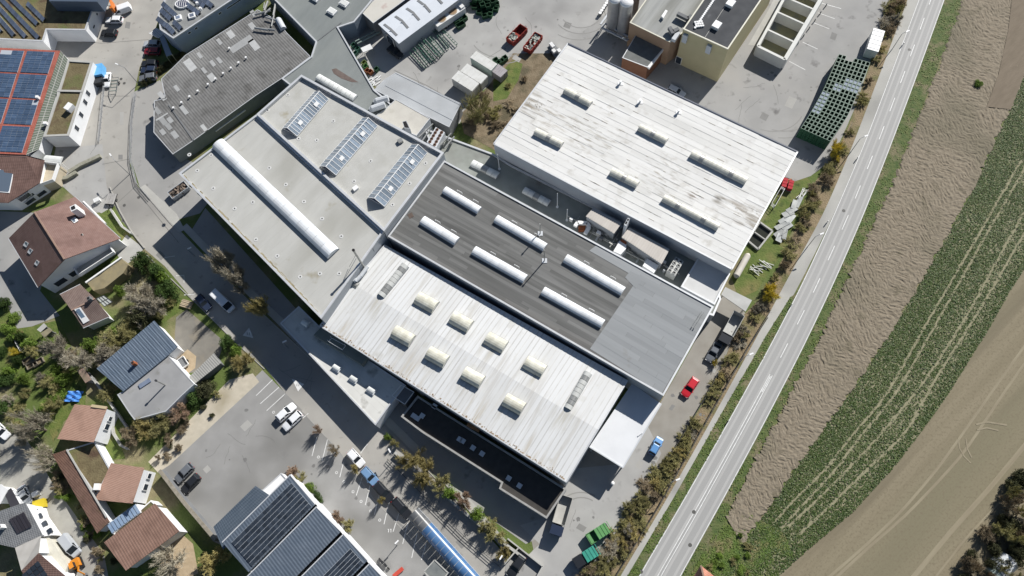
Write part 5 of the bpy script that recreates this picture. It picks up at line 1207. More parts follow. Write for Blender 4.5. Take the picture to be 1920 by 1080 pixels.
for _ in range(9):
    c = G(488 + random.uniform(0, 45), 10 + random.uniform(0, 45), 4.6); a = random.uniform(0, 3); d_ = Vector((math.cos(a), math.sin(a), 0)) * random.uniform(.8, 2.2)
    MB().tube(c - d_, c + d_, random.uniform(.12, .3), n=6).build('pipe', mDomeM, t)
MB().vault(G(522, 38, 4.0), G(532, 56, 4.0), 1.6, 1.0, 8).build('duct', mWallLG, t)

# --- dark flat roof in the top middle
mDarkFlat = mat('roof_slate_bitumen', (.175, .19, .185), (.21, .225, .22), ns=.5, stretch=(DP, 3), big=((.235, .25, .235), .1, .48, .7), stain=[((.12, .11, .10), .16, .66, .78)], bump=.01, bscale=8)
df, p, _ = flat_building('flat_roof_block', 'slate-grey flat roof block with small square rooflights', [(494, -22), (592, 78), (583, 106), (528, 147), (570, 180), (735, 270), (765, 225), (718, 181), (702, 168), (634, 51), (664, 41), (716, -22)], 5.2, mat('wall_slate_blue', (.20, .24, .28), (.17, .20, .24), ns=.4), mDarkFlat, .3, .25)
for c in ((623, 23), (646, 8), (592, -2)):
    o = G(*c, 5.0); k = MB().box(-1.1, 1.1, -.8, .8, 0, .5, Matrix.Translation(o) @ Matrix.Rotation(-.62, 4, 'Z')).build('rooflight', mFrameW, df); MB().box(-.9, .9, -.6, .6, .5, .62, Matrix.Translation(o) @ Matrix.Rotation(-.62, 4, 'Z')).build('dome', mDome, k)
barrel(df, [(591, 149), (601, 140), (671, 179), (662, 190)], 4.95, .5, 9, mDome, up=.3)
MB().bar(G(592, 79, 5.0), G(640, 42, 5.0), .25, .12).build('roof_seam', mWallD, df)
MB().prism(PX([(622, 130), (630, 128), (652, 142), (672, 154), (660, 154), (640, 147), (626, 138)], 4.975), 4.94).build('moss_stain', mat('rust_stain', (.115, .085, .075), (.15, .12, .105), ns=1), df)
# platform roof + beige annex + chiller with rusty fans
pr, p, _ = flat_building('loading_roof', 'pale blue-grey flat loading roof beside the yard', [(742, 136), (864, 194), (842, 238), (745, 190), (702, 168), (720, 150)], 4.2, mWallD, mat('roof_pale_blue', (.36, .375, .385), (.40, .415, .425), ns=.4, big=((.33, .34, .345), .12, .5, .7)), .08, .03)
for a, c in (((742, 137), (862, 196)), ((722, 160), (850, 226))): MB().bar(G(*a, 4.2), G(*c, 4.2), .1, .08).build('roof_seam', mWallG, pr)
mBeige = mat('roof_beige', (.45, .43, .385), (.50, .48, .43), ns=.5, stain=[((.36, .34, .29), .3, .6, .78)])
be, p, _ = flat_building('plant_room', 'beige flat-roofed plant room beside the ridge skylights', [(722, 205), (742, 186), (806, 222), (781, 254), (700, 220)], 6.2, mWallLG, mBeige, .12, .06)
pts = PX([(754, 228), (762, 226), (769, 241), (758, 240)], 8.2); MB().prism(pts, 6.1).build('stack', mWallG, be); MB().poly([zed(q_, 8.22) for q_ in inset(pts, .12)]).build('stack_mouth', mBlack, be)
t = thing('air_duct', 'pair of silver air ducts at the corner of the beige plant room', 'duct', G(715, 195, 5))
for e in (((706, 190), (728, 184)), ((698, 204), (722, 196))):
    MB().tube(G(*e[0], 6.6), G(*e[1], 6.9), .75, n=10).build('duct_piece', mWallLG, t); MB().tube(G(*e[0], 6.6), G(*e[0], 5.0), .75, n=10).build('duct_elbow', mWallLG, t)
fan_unit('chiller with ten rust-brown fans behind the plant room', [(800, 266), (818, 277), (834, 248), (817, 238)], 2, 5, 6.6, 4.4, mWallLG, mFanO)
t = thing('steel_gantry', 'dark steel gantry and pipes beside the rusty-fan chiller', 'gantry', G(805, 255, 4.4))
for e in (((785, 258), (812, 232)), ((792, 264), (806, 244)), ((826, 272), (846, 250)), ((834, 278), (852, 256))): MB().bar(G(*e[0], 6.0), G(*e[1], 6.0), .25, .3).build('beam', mDomeM, t)
for e in ((830, 270), (840, 262), (846, 268)): MB().tube(G(*e, 4.4), G(*e, 5.6), .3, n=8).build('tank', mDomeM, t)

# --- beige roof + white shed with dark rooflights
flat_building('beige_shed', 'cream flat roof behind the white shed', [(677, 22), (700, 43), (775, -12), (735, -30)], 4.8, mWallD, mat('roof_cream', (.50, .48, .43), (.54, .52, .47), ns=.4, stain=[((.40, .30, .27), .25, .66, .8)]), .1, .05)
A_, B_, C_, D_ = (709, 45), (748, 82), (860, 0), (810, -40)
t = thing('white_shed', 'white metal shed with pairs of dark rooflights', 'building', G(770, 40))
mid1 = ((A_[0] + B_[0]) / 2, (A_[1] + B_[1]) / 2); mid2 = ((C_[0] + D_[0]) / 2 , (C_[1] + D_[1]) / 2)
def ext(p, k=.55): return p
a, b_, c, d, m1, m2 = G(*A_, 4.6), G(*B_, 4.6), G(905, -34, 4.6), G(866, -71, 4.6), G(*mid1, 5.4), G(885, -53, 5.4)
mShW = mat('roof_cool_white', (.60, .63, .67), (.56, .59, .63), ns=.4, rough=.5)
MB().slab(ccw([b_, c, m2, m1]), .12).build('roof', mShW, t); MB().slab(ccw([a, m1, m2, d]), .12).build('roof', mShW, t)
MB().walls(ccw([q_ - ZU * .12 for q_ in inset(ccw([a, b_, c, d]), .25)]), 0).build('wall', mWallG, t)
mRL = mat('rooflight_grey', (.17, .175, .18), (.22, .225, .23), ns=2, rough=.4)
for (x0, y0, x1, y1) in ((721, 45, 733, 54), (733, 54, 745, 66), (742, 30, 754, 38), (754, 38, 766, 52), (763, 15, 775, 23), (775, 23, 787, 37), (784, 0, 795, 8), (796, 8, 808, 22), (805, -14, 817, -6), (820, -5, 830, 6)):
    e0, e1 = np.array((x0, y0), float), np.array((x1, y1), float); v = np.array((2.6, -1.9)); second = (x1 - x0) == (y1 - y0) or (y1 - y0) > 9.5
    pl5 = (b_, c, m1) if (y1 - y0) > 9.5 else (a, m1, d)
    q_ = [on_plane(tuple(k_), *pl5, .06) for k_ in (e0 + v * .4, e1 + v * .4, e1 - v * 1.0, e0 - v * 1.0)]
    MB().slab(ccw(q_), .06).build('rooflight', mRL, t)
w0, w1 = zed(G(*A_, 4.6), 0), zed(G(*B_, 4.6), 0)
wall_windows(t, w0 + Vector((.2, .1, 0)), w1 + Vector((-.2, .1, 0)), [(.5, 2.0, 3.0, 3.4)], name='gate', off=.15)
# --- tower building, mill, brick annex, silos
mYel = mat('facade_yellow', (.50, .44, .265), (.46, .405, .245), ns=.4, stain=[((.36, .30, .14), .3, .62, .8)], rough=.8)
mYelRoof = mat('roof_anthracite', (.05, .053, .058), (.07, .073, .078), ns=.5, stain=[((.13, .135, .14), .5, .7, .8)])
yt, p, _ = flat_building('yellow_tower', 'tall yellow rendered block with anthracite roof', [(1281, 54), (1365, 92), (1466, -58), (1366, -70)], 11.5, mYel, mYelRoof, .25, .2, mat('coping_cream', (.62, .60, .50), rough=.5))
for c in ((1369, 9), (1343, 50)): 
    o = G(*c, 11.3); k = MB().box(-.9, .9, -.8, .8, 0, .8, Matrix.Translation(o) @ Matrix.Rotation(.95, 4, 'Z')).build('rooflight', mFrameW, yt)
for i in range(18):
    c = (1338 - i * 2.05, 1 + i * 3.05); o = G(*c, 11.3); MB().box(-.22, .22, -.22, .22, 0, .3, Matrix.Translation(o)).build('vent_cap', mFrameW, yt)
for i in range(4):
    for j in range(3): o = G(1303 + i * 4 + j * 1.5, 43 + j * 4 - i * .5, 11.3); MB().box(-.2, .2, -.2, .2, 0, .35, Matrix.Translation(o)).build('vent_cap', mFrameW, yt)
MB().bar(G(1366, 2, 11.35), G(1322, 70, 11.35), .1, .1).build('cable', mConc, yt)
yw0, yw1 = zed(G(1281, 54, 11.5), 0), zed(G(1365, 92, 11.5), 0)
wall_windows(yt, yw0, yw1, [(.06, 1.2, 1.3, 2.2)], name='door', off=.06)
d_ = (yw1 - yw0).normalized(); n_ = Vector((d_.y, -d_.x, 0))
for tt in (.09, .63):
    c = lerp(yw0, yw1, tt) + n_ * .3; M_ = Matrix(((d_.x, n_.x, 0, c.x), (d_.y, n_.y, 0, c.y), (0, 0, 1, 9.3), (0, 0, 0, 1))); MB().box(-.55, .55, -.28, .28, -1.2, 1.2, M_).build('louvre_box', mWallLG, yt)
mPink = mat('facade_apricot', (.35, .24, .16), (.31, .21, .14), ns=.5)
mPlank = mat('roof_weathered_sheet', (.27, .275, .265), (.34, .345, .33), ns=.7, stretch=(wdir((1181, 42), (1212, 0)), 8), big=((.18, .18, .16), .3, .5, .7), stripes=((wdir((1181, 42), (1257, 79)), 1.0, .06, (.2, .2, .19), .6),))
ml, p, _ = flat_building('mill_building', 'apricot mill building with weathered grey sheet roof', [(1181, 42), (1257, 79), (1281, 60), (1366, -64), (1262, -74)], 8.0, mPink, mPlank, .2, .1, MATS['coping_cream'])
MB().prism(PX([(1240, 30), (1248, 18), (1252, 20), (1244, 34)], 8.6), 7.9).build('rooflight', mFrameW, ml)
for e in ((1255, 52, 1262, 64), (1262, 60, 1272, 55), (1270, 26, 1290, 36), (1290, 36, 1296, 30)): MB().bar(G(e[0], e[1], 8.8), G(e[2], e[3], 8.8), .8, .8).build('duct', mWallD, ml)
MB().bar(G(1262, 76, 8.4), G(1272, 62, 8.4), .9, .9).build('duct', mWallLG, ml)
ba, p, _ = flat_building('brick_annex', 'low brown brick annex with dark grey flat roof', [(1167, 108), (1214, 126), (1248, 86), (1194, 62)], 4.8, mat('facade_brick', (.205, .10, .06), (.18, .085, .05), ns=.8, stripes=((ZU, .35, .2, (.155, .075, .045), .6),)), mat('roof_charcoal', (.12, .125, .12), (.155, .16, .155), ns=.8, bump=.02), .12, .08)
MB().bar(G(1249, 84, 4.4), G(1216, 128, 4.4), .5, .6).build('gutter', mFrameW, ba)
mSilo = mat('silo_aluminium', (.50, .50, .50), (.42, .42, .42), ns=.8, rough=.38, metal=.65, stripes=((ZU, 1.1, .06, (.3, .3, .3), .8),))
for i, (c, hh_) in enumerate((((1147, 60), 11.0), ((1167, 68), 11.3), ((1183, 30), 11.0))):
    o = G(*c, 0); t = thing('silo', ('left aluminium silo beside the mill', 'front aluminium silo with white dome beside the mill', 'rear aluminium silo behind the front one')[i], 'silo', o)
    b = MB(); b.tube(o + ZU * 1.2, o + ZU * hh_, 1.5, n=28, caps=False); b.build('shell', mSilo, t, smooth=True)
    b = MB(); pr_ = 1.5
    for j in range(5):
        a0, a1 = j * math.pi / 10, (j + 1) * math.pi / 10; b.tube(o + ZU * (hh_ + .8 * math.sin(a0)), o + ZU * (hh_ + .8 * math.sin(a1)), 1.5 * math.cos(a0), max(.02, 1.5 * math.cos(a1)), n=28, caps=False)
    b.build('dome', mFrameW, t, smooth=True)
    MB().tube(o + ZU * .3, o + ZU * 1.2, .3, 1.5, n=20).build('hopper', mDomeM, t)
    for a in (0.5, 2.1, 3.7, 5.2): q_ = o + Vector((1.3 * math.cos(a), 1.3 * math.sin(a), 0)); MB().tube(q_, q_ + ZU * 1.3, .09, n=5).build('leg', mDomeM, t)
t = thing('silo_platform', 'grey steel walkway around the silo feet', 'walkway', G(1150, 60)); e = [(1135, 44), (1180, 70), (1176, 76), (1128, 52)]
for i in range(4): MB().bar(G(*e[i], 2.6), G(*e[(i + 1) % 4], 2.6), .35, .35).build('beam', mWallG, t); MB().tube(G(*e[i], 0), G(*e[i], 2.6), .1, n=5).build('post', mWallG, t)
MB().bar(G(1126, 46, 2.9), G(1142, 24, 2.9), .4, .3).build('conveyor', mWallLG, t)
for i in range(7):
    o = G(1125 + i * 2.9, 29 - i * 4.6, 0); t = thing('drum', 'white topped drum in the row beside the silos', 'drum', o, 'drums in a row beside the silos')
    MB().tube(o, o + ZU * .9, .38, n=12).build('barrel', mWallD, t); MB().tube(o + ZU * .9, o + ZU * .98, .4, n=12).build('lid', mFrameW, t)
# --- open storage bays
mBayW = mat('bay_wall_white', (.64, .64, .61), (.58, .58, .55), ns=.6); mBayY = mat('bay_floor_yellow', (.34, .31, .17), (.28, .27, .17), ns=.6, big=((.20, .215, .20), .25, .5, .65))
bp = [(1421, 86), (1472, 111), (1545, -12), (1488, -36)]
t = thing('storage_bays', 'row of open white-walled storage bays with yellowish floors', 'bays', G(1480, 40)); W4 = [G(*c, 3.2) for c in bp]
MB().poly(ccw([zed(q_, .05) for q_ in W4])).build('floor', mBayY, t)
for i in range(4): MB().bar(zed(W4[i], 1.6), zed(W4[(i + 1) % 4], 1.6), .6 if i != 1 else .9, 3.2).build('outer_wall', mBayW, t)
for tt in (.26, .53, .76): MB().bar(zed(lerp(W4[0], W4[3], tt), 1.5), zed(lerp(W4[1], W4[2], tt), 1.5), .4, 3.0).build('partition', mBayW, t)
sheet('concrete_apron', [(1403, 84), (1421, 87), (1470, 3), (1498, -40), (1470, -40), (1440, 20)], .03, mConc)
for i in range(8):
    o = G(1548 - i * 10.5, 12 + i * 14.2, 0); tag(MB().tube(o, o + ZU * .9, .13, n=8).build('bollard', mWallD, base=o), 'short dark bollard in the row along the storage bays', 'bollard', 'bollards along the storage bays')
# ================================================================ VEHICLES AND YARD OBJECTS
mTyre = mat('tyre_rubber', (.018, .018, .018), rough=.9); mRim = mat('wheel_rim', (.45, .45, .46), rough=.3, metal=.8)
mCarGlass = mat('car_glass', (.02, .025, .03), rough=.2, spec=.12); mLamp = mat('lamp_clear', (.7, .7, .68), rough=.15); mTail = mat('lamp_red', (.35, .02, .02), rough=.2); mPlastic = mat('black_plastic', (.025, .025, .027), rough=.6)
def paint(name, c): return mat('paint_' + name, c, rough=.35, spec=.4, coat=.25)
PAINT = dict(white=paint('white', (.72, .73, .74)), silver=paint('silver', (.40, .42, .44)), black=paint('black', (.018, .02, .024)), navy=paint('navy', (.022, .032, .06)), grey=paint('grey', (.13, .14, .155)),
             red=paint('red', (.48, .018, .03)), blue=paint('blue', (.11, .26, .50)), slate=paint('slate', (.15, .26, .42)), darkred=paint('darkred', (.17, .012, .02)), orange=paint('orange', (.60, .22, .02)))
def loft(b, secs):
    n = len(secs[0]); I = [b.add(s) for s in secs]
    for i, j in zip(I[:-1], I[1:]):
        for k in range(n): b.f.append((i + k, i + (k + 1) % n, j + (k + 1) % n, j + k))
    b.f.append(tuple(reversed(range(I[0], I[0] + n)))); b.f.append(tuple(range(I[-1], I[-1] + n)))
def make_car(label, px, head, color, kind='hatch', L=4.3, Wd=1.8, group=None, h0=0.03):
    """px: centre pixel (roof height ~1), head: pixel step towards the front"""
    o = G(px[0], px[1], .8); o = zed(o, h0)
    d = G(px[0] + head[0], px[1] + head[1]) - G(*px); d.z = 0; d.normalize(); s_ = Vector((-d.y, d.x, 0))
    M = Matrix(((d.x, s_.x, 0, o.x), (d.y, s_.y, 0, o.y), (0, 0, 1, o.z), (0, 0, 0, 1)))
    t = thing('car' if kind != 'van' else 'van', label, 'van' if kind == 'van' else 'car', o, group)
    m_ = PAINT[color]; hw = Wd / 2
    prof = dict(hatch=[(-.5, .70, .70), (-.485, .90, .86), (-.42, .97, .95), (-.25, 1, .96), (.12, 1, .95), (.22, .99, .92), (.40, .95, .82), (.475, .86, .72), (.5, .68, .60)],
                sedan=[(-.5, .70, .70), (-.485, .90, .88), (-.40, .96, .92), (-.28, 1, .94), (.12, 1, .93), (.22, .99, .90), (.40, .95, .80), (.475, .86, .70), (.5, .68, .58)],
                van=[(-.5, .86, .95), (-.49, .96, 1.05), (-.3, 1, 1.05), (.1, 1, 1.05), (.30, 1, 1.05), (.40, .97, 1.0), (.475, .90, .9), (.5, .74, .7)])[kind]
    cab = dict(hatch=(-.47, .20, -.40, .04, 1.47), sedan=(-.36, .20, -.22, .05, 1.42), van=(-.49, .40, -.47, .24, 2.0))[kind]
    if kind == 'van' and L < 5: cab = (-.49, .34, -.46, .14, 1.85)
    b = MB(); secs = []
    for (x, w_, zt) in prof:
        w_ *= hw; xx = x * L; zb = .28 if abs(x) < .47 else .38
        secs.append([M @ Vector(p) for p in ((xx, -w_ * .94, zb), (xx, -w_, .52), (xx, -w_ * .985, zt - .12), (xx, -w_ * .88, zt), (xx, w_ * .88, zt), (xx, w_ * .985, zt - .12), (xx, w_, .52), (xx, w_ * .94, zb))])
    loft(b, secs); b.build('body', m_, t, smooth=False)
    x0, x1, y0, y1, zr = cab; zb = .9 if kind != 'van' else 1.0
    def ringp(xa, xb, w_, z): return [M @ Vector(p) for p in ((xa * L, -w_, z), (xb * L, -w_, z), (xb * L, w_, z), (xa * L, w_, z))]
    lo_, hi = ringp(x0, x1, hw * .90, zb), ringp(y0, y1, hw * .74 if kind != 'van' else hw * .88, zr - .04)
    if kind == 'van':
        b = MB(); bl, bh = ringp(-.49, .12 if L > 5 else .05, hw * .985, 1.0), ringp(-.48, .12 if L > 5 else .05, hw * .90, zr - .03)
        i = b.add(bl + bh)
        for k in range(4): a = (k + 1) % 4; b.f.append((i + k, i + a, i + 4 + a, i + 4 + k))
        b.f.append((i + 4, i + 5, i + 6, i + 7)); b.build('cargo_body', m_, t)
    b = MB(); i = b.add(lo_ + hi)
    for k in range(4): a = (k + 1) % 4; b.f.append((i + k, i + a, i + 4 + a, i + 4 + k))
    b.build('window_glass', mCarGlass, t)
    wt = hw * .75 if kind != 'van' else hw * .89
    b = MB(); rf = [ringp(y0 - .012, y1 + .012, wt, zr - .05), ringp(y0, y1, wt * .97, zr), ringp(y0 + .03, y1 - .03, wt * .8, zr + .04)]; I = [b.add(q) for q in rf]
    for u, v in zip(I[:-1], I[1:]):
        for k in range(4): a = (k + 1) % 4; b.f.append((u + k, u + a, v + a, v + k))
    b.f.append(tuple(range(I[-1], I[-1] + 4))); b.build('roof', m_, t)
    for k in range(4): MB().bar(lo_[k] + ZU * .0, hi[k], .10, .08).build('pillar', m_, t)
    for k, (xx) in enumerate(((x0 + x1) / 2,)):
        for sy in (-1, 1): MB().bar(M @ Vector((xx * L, sy * hw * .90, zb)), M @ Vector(((y0 + y1) / 2 * L, sy * wt, zr - .05)), .09, .06).build('pillar', m_, t)
    for fx in (-.31, .31):
        for sy in (-1, 1):
            c = M @ Vector((fx * L, sy * (hw - .12), .32)); ax = s_ * .11
            k = MB().tube(c - ax, c + ax, .32, n=14).build('wheel', mTyre, t); MB().tube(c + ax * sy, c + ax * sy * 1.06, .2, n=10).build('rim', mRim, k)
    for sy in (-1, 1):
        MB().box(.455 * L, .485 * L, sy * hw * .62 - .17, sy * hw * .62 + .17, .60, .71, M).build('headlight', mLamp, t)
        MB().box(-.497 * L, -.475 * L, sy * hw * .66 - .14, sy * hw * .66 + .14, .68, .86, M).build('tail_light', mTail, t)
        MB().box(x1 * L - .35, x1 * L - .15, sy * (hw + .08) - .07, sy * (hw + .08) + .07, .92, 1.05, M).build('mirror', m_ if color not in ('white',) else mPlastic, t)
    return t, M
make_car('white saloon in the left of the two adjoining bays', (536, 773), (12, -11), 'white', 'hatch', 4.4)
make_car('white estate car, right of the pair in the parking bays', (548, 789), (-13, 12), 'white', 'hatch', 4.5)
make_car('white delivery van standing in the shaded street', (418, 565), (20, 19), 'white', 'van', 5.9, 2.0)
make_car('dark navy car parked beside the white delivery van', (381, 567), (9, 10), 'navy', 'hatch', 4.2)
make_car('white hatchback first in the street row', (667, 859), (10, 11), 'white', 'hatch', 4.1)
make_car('steel blue hatchback behind the white one in the street row', (693, 893), (10, 11), 'slate', 'hatch', 4.1)
make_car('black people carrier in the street row', (719, 923), (10, 11), 'black', 'hatch', 4.7, 1.9)
make_car('black estate car at the upper end of the blue shelter', (753, 953), (10, 11), 'black', 'hatch', 4.6)
make_car('dark grey hatchback in the left parking lot, upper of two', (345, 887), (-10, 10), 'grey', 'hatch', 4.2)
make_car('black hatchback in the left parking lot, lower of two', (357, 907), (-10, 10), 'black', 'hatch', 4.2)
make_car('dark grey saloon on the service lane by the lorry', (1338, 660), (-8, 14), 'grey', 'sedan', 4.5)
make_car('bright red estate car on the service lane', (1294, 726), (-9, 13), 'red', 'hatch', 4.4)
make_car('sky blue small car on the service lane', (1230, 836), (6, -11), 'blue', 'hatch', 3.7, 1.65)
make_car('white panel van at the top left white block', (228, 19), (-14, 5), 'white', 'van', 4.9, 1.9)
make_car('white off-road car below the panel van', (214, 37), (-14, 0), 'white', 'hatch', 4.4)
make_car('black car in front of the white block wall', (204, 61), (-14, -1), 'black', 'hatch', 4.3)
make_car('silver car half hidden by the carport', (284, 82), (-14, 0), 'silver', 'hatch', 4.2)
make_car('dark red car parked by the carport', (285, 96), (-14, 0), 'darkred', 'hatch', 4.2)
make_car('black car beneath the dark red one, in shade', (280, 119), (-14, 0), 'black', 'hatch', 4.2)
make_car('navy car in the shaded row by the hedge', (279, 131), (-14, 0), 'navy', 'hatch', 4.2)
make_car('dark silver car last in the shaded row by the hedge', (277, 145), (-14, 2), 'grey', 'hatch', 4.4)
make_car('black van in the shadow of the white shed', (741, 97), (12, 8), 'black', 'hatch', 4.4)
make_car('silver car half hidden behind the white hall edge', (1268, 171), (14, 7), 'silver', 'hatch', 4.4)
make_car('pale silver convertible in the court of the slate house', (46, 929), (6, 13), 'silver', 'sedan', 4.3)
make_car('grey people carrier in the lower left court', (132, 1023), (11, 14), 'silver', 'van', 4.9, 1.9)
make_car('white car at the left edge below the garden', (2, 808), (12, 12), 'white', 'hatch', 4.2)

def frame(px, head, h0=.02):
    o = zed(G(px[0], px[1], 1.2), h0); d = G(px[0] + head[0], px[1] + head[1]) - G(*px); d.z = 0; d.normalize(); s_ = Vector((-d.y, d.x, 0))
    return o, Matrix(((d.x, s_.x, 0, o.x), (d.y, s_.y, 0, o.y), (0, 0, 1, o.z), (0, 0, 0, 1)))
def wheels(t, M, xs, hw, r=.45, w=.3):
    for x in xs:
        for sy in (-1, 1):
            c = M @ Vector((x, sy * hw, r)); ax = (M.to_3x3() @ Vector((0, 1, 0))) * w / 2; k = MB().tube(c - ax, c + ax, r, n=14).build('wheel', mTyre, t); MB().tube(c + ax * sy, c + ax * sy * 1.05, r * .55, n=10).build('rim', mRim, k)
def container(name, label, px, head, L, Wd, Ht, m_, cat='container', roofm=None, group=None, rb=True):
    o, M = frame(px, head); t = thing(name, label, cat, o, group)
    MB().box(-L / 2, L / 2, -Wd / 2, Wd / 2, .15, Ht, M).build('shell', m_, t)
    MB().box(-L / 2 - .03, L / 2 + .03, -Wd / 2 - .03, Wd / 2 + .03, Ht, Ht + .1, M).build('roof', roofm or m_, t)
    if rb:
        for i in range(5): x = -L / 2 + L * (i + .5) / 5; MB().box(x - .05, x + .05, -Wd / 2, Wd / 2, Ht + .1, Ht + .15, M).build('roof_rib', roofm or m_, t)
    for sy in (-1, 1): MB().box(L / 2, L / 2 + .06, sy * Wd * .25 - Wd * .22, sy * Wd * .25 + Wd * .22, .3, Ht - .15, M).build('door', m_, t)
    return t, M
mCW = mat('container_white', (.60, .60, .58), (.52, .52, .49), ns=.9, stain=[((.25, .24, .20), .8, .66, .78)], rough=.5)
mCW2 = mat('container_clean_white', (.68, .68, .67), (.63, .63, .62), ns=.8, rough=.45)
container('container', 'white box container in front, beside the earth plot', (874, 160), (16, 10), 6.0, 2.6, 2.8, mCW)
container('container', 'white box container directly behind the front one', (890, 146), (16, 10), 6.0, 2.5, 2.72, mCW)
container('container', 'narrow white container with green side by the bins', (908, 122), (16, 10), 6.2, 2.2, 2.7, mat('container_green_side', (.42, .50, .46), (.36, .44, .40), ns=.8), roofm=mCW)
container('container', 'small grey-roofed container at the grass corner', (937, 138), (10, 7), 2.8, 2.4, 2.2, mat('container_mauve', (.36, .34, .35), (.30, .28, .29), ns=.8))
container('container', 'white shipping container at the hedge beside the crates', (1637, 84), (-7, 22), 6.1, 2.5, 2.8, mCW2)
def skip(label, px, head, L, Wd, Ht, m_, fill=None, ribs_=5, cat='skip'):
    o, M = frame(px, head); t = thing('skip', label, cat, o)
    b = MB()
    for (x0, x1, y0, y1) in ((-L / 2, L / 2, -Wd / 2, -Wd / 2 + .1), (-L / 2, L / 2, Wd / 2 - .1, Wd / 2), (-L / 2, -L / 2 + .1, -Wd / 2 + .1, Wd / 2 - .1), (L / 2 - .1, L / 2, -Wd / 2 + .1, Wd / 2 - .1)): b.box(x0, x1, y0, y1, .2, Ht, M)
    b.build('sides', m_, t); MB().box(-L / 2 + .1, L / 2 - .1, -Wd / 2 + .1, Wd / 2 - .1, .2, .3, M).build('floor', m_, t)
    for i in range(ribs_):
        for sy in (-1, 1): x = -L / 2 + L * (i + .5) / ribs_; MB().box(x - .06, x + .06, sy * Wd / 2 - .06 + (.06 if sy > 0 else -.06), sy * Wd / 2 + .06 + (.06 if sy > 0 else -.06), .25, Ht - .05, M).build('rib', m_, t)
    if fill:
        fm, fr = fill; b = MB(); random.seed(int(px[0]))
        for _ in range(40):
            x = random.uniform(-L * .45, L * .45 * fr); y = random.uniform(-Wd * .38, Wd * .38); q = M @ Vector((x, y, .5 + random.random() * (Ht - .7))); k = random.uniform(.15, .4)
            b.box(-k, k, -k * .7, k * .7, -k * .5, k * .5, Matrix.Translation(q) @ Matrix.Rotation(random.random() * 6, 4, 'Z') @ Matrix.Rotation(random.random(), 4, 'X'))
        tag(b.build('load', fm, t), kind='stuff')
    return t, M
mSkipR = mat('skip_red', (.30, .035, .025), (.24, .04, .03), ns=1.2); mScrapW = mat('scrap_pale', (.42, .42, .38), (.30, .32, .29), ns=2); mScrapB = mat('scrap_dark', (.12, .09, .07), (.2, .16, .13), ns=2)
skip('red open skip, left one, half filled with pale waste', (969, 64), (10, -10), 5.2, 2.3, 1.6, mSkipR, (mScrapW, -.1)); skip('red open skip, right one, heaped with pale sacks', (999, 79), (10, -13), 5.2, 2.2, 1.5, mSkipR, (mScrapW, 1))
skip('low metal skip full of scrap against the pale hall wall', (334, 356), (14, -10), 4.4, 2.2, 1.3, mWallG, (mScrapB, 1))
skip('grey skip with scrap wood in front of the white hall corner', (1478, 397 - 60), (8, 3), 0.1 + 1.6, 1.2, .9, mWallD, (mat('cardboard', (.45, .25, .13), ns=2), 1))
# red roller containers
for i, (c, lb) in enumerate((((1472, 342), 'red roll container nearest the white hall'), ((1483, 346), 'red roll container further from the white hall'))):
    o, M = frame(c, (-3, 12)); t = thing('roll_container', lb, 'roll container', o)
    for k in range(3): MB().box(-1.1 + k * .75, -.45 + k * .75, -.5, .5, .2, 1.2, M).build('bin', mat('roll_red', (.42, .04, .05), (.34, .03, .04), ns=2), t)
    MB().box(-1.2, 1.2, -.55, .55, .08, .2, M).build('base', mWallD, t)
# truck with white bed, trailer beds
def truck_bed(label, px, head, L, Wd, colour, bedm, cab=True, name='lorry', side=1.0):
    o, M = frame(px, head); t = thing(name, label, 'lorry', o)
    MB().box(-L / 2, L * .22, -Wd / 2, Wd / 2, .9, 1.05, M).build('bed', bedm, t)
    b = MB()
    for (x0, x1, y0, y1) in ((-L / 2, L * .22, -Wd / 2, -Wd / 2 + .08), (-L / 2, L * .22, Wd / 2 - .08, Wd / 2), (-L / 2, -L / 2 + .08, -Wd / 2 + .08, Wd / 2 - .08), (L * .22 - .08, L * .22, -Wd / 2 + .08, Wd / 2 - .08)): b.box(x0, x1, y0, y1, 1.05, 1.05 + side, M)
    b.build('side_board', bedm, t); MB().box(-L / 2, L / 2, -.5, .5, .6, .9, M).build('chassis', mPlastic, t); wheels(t, M, (-L * .33, -L * .2, L * .36), Wd / 2 - .2)
    if cab:
        MB().box(L * .26, L * .5, -Wd / 2 + .05, Wd / 2 - .05, .7, 2.5, M).build('cab', PAINT[colour], t); MB().box(L * .5, L * .5 + .03, -Wd / 2 + .2, Wd / 2 - .2, 1.5, 2.3, M).build('windscreen', mCarGlass, t)
    return t, M
truck_bed('lorry with pale covered bed parked at the black roof corner', (1052, 967), (-7, 24), 7.2, 2.4, 'navy', mat('bed_pale', (.42, .415, .39), (.36, .355, .33), ns=.8), side=1.3)
o, M = frame((1052, 960), (-7, 24)); 
truck_bed('dark lorry with pale box beside the service lane', (1369, 618), (-11, 20), 7.0, 2.3, 'black', mat('bed_grey', (.46, .46, .44), (.38, .38, .36), ns=.8), side=1.5)
mGreenP = mat('container_green', (.12, .29, .11), (.10, .25, .09), ns=1, rough=.5); mTeal = mat('container_teal', (.05, .29, .215), (.04, .24, .18), ns=1, rough=.5)
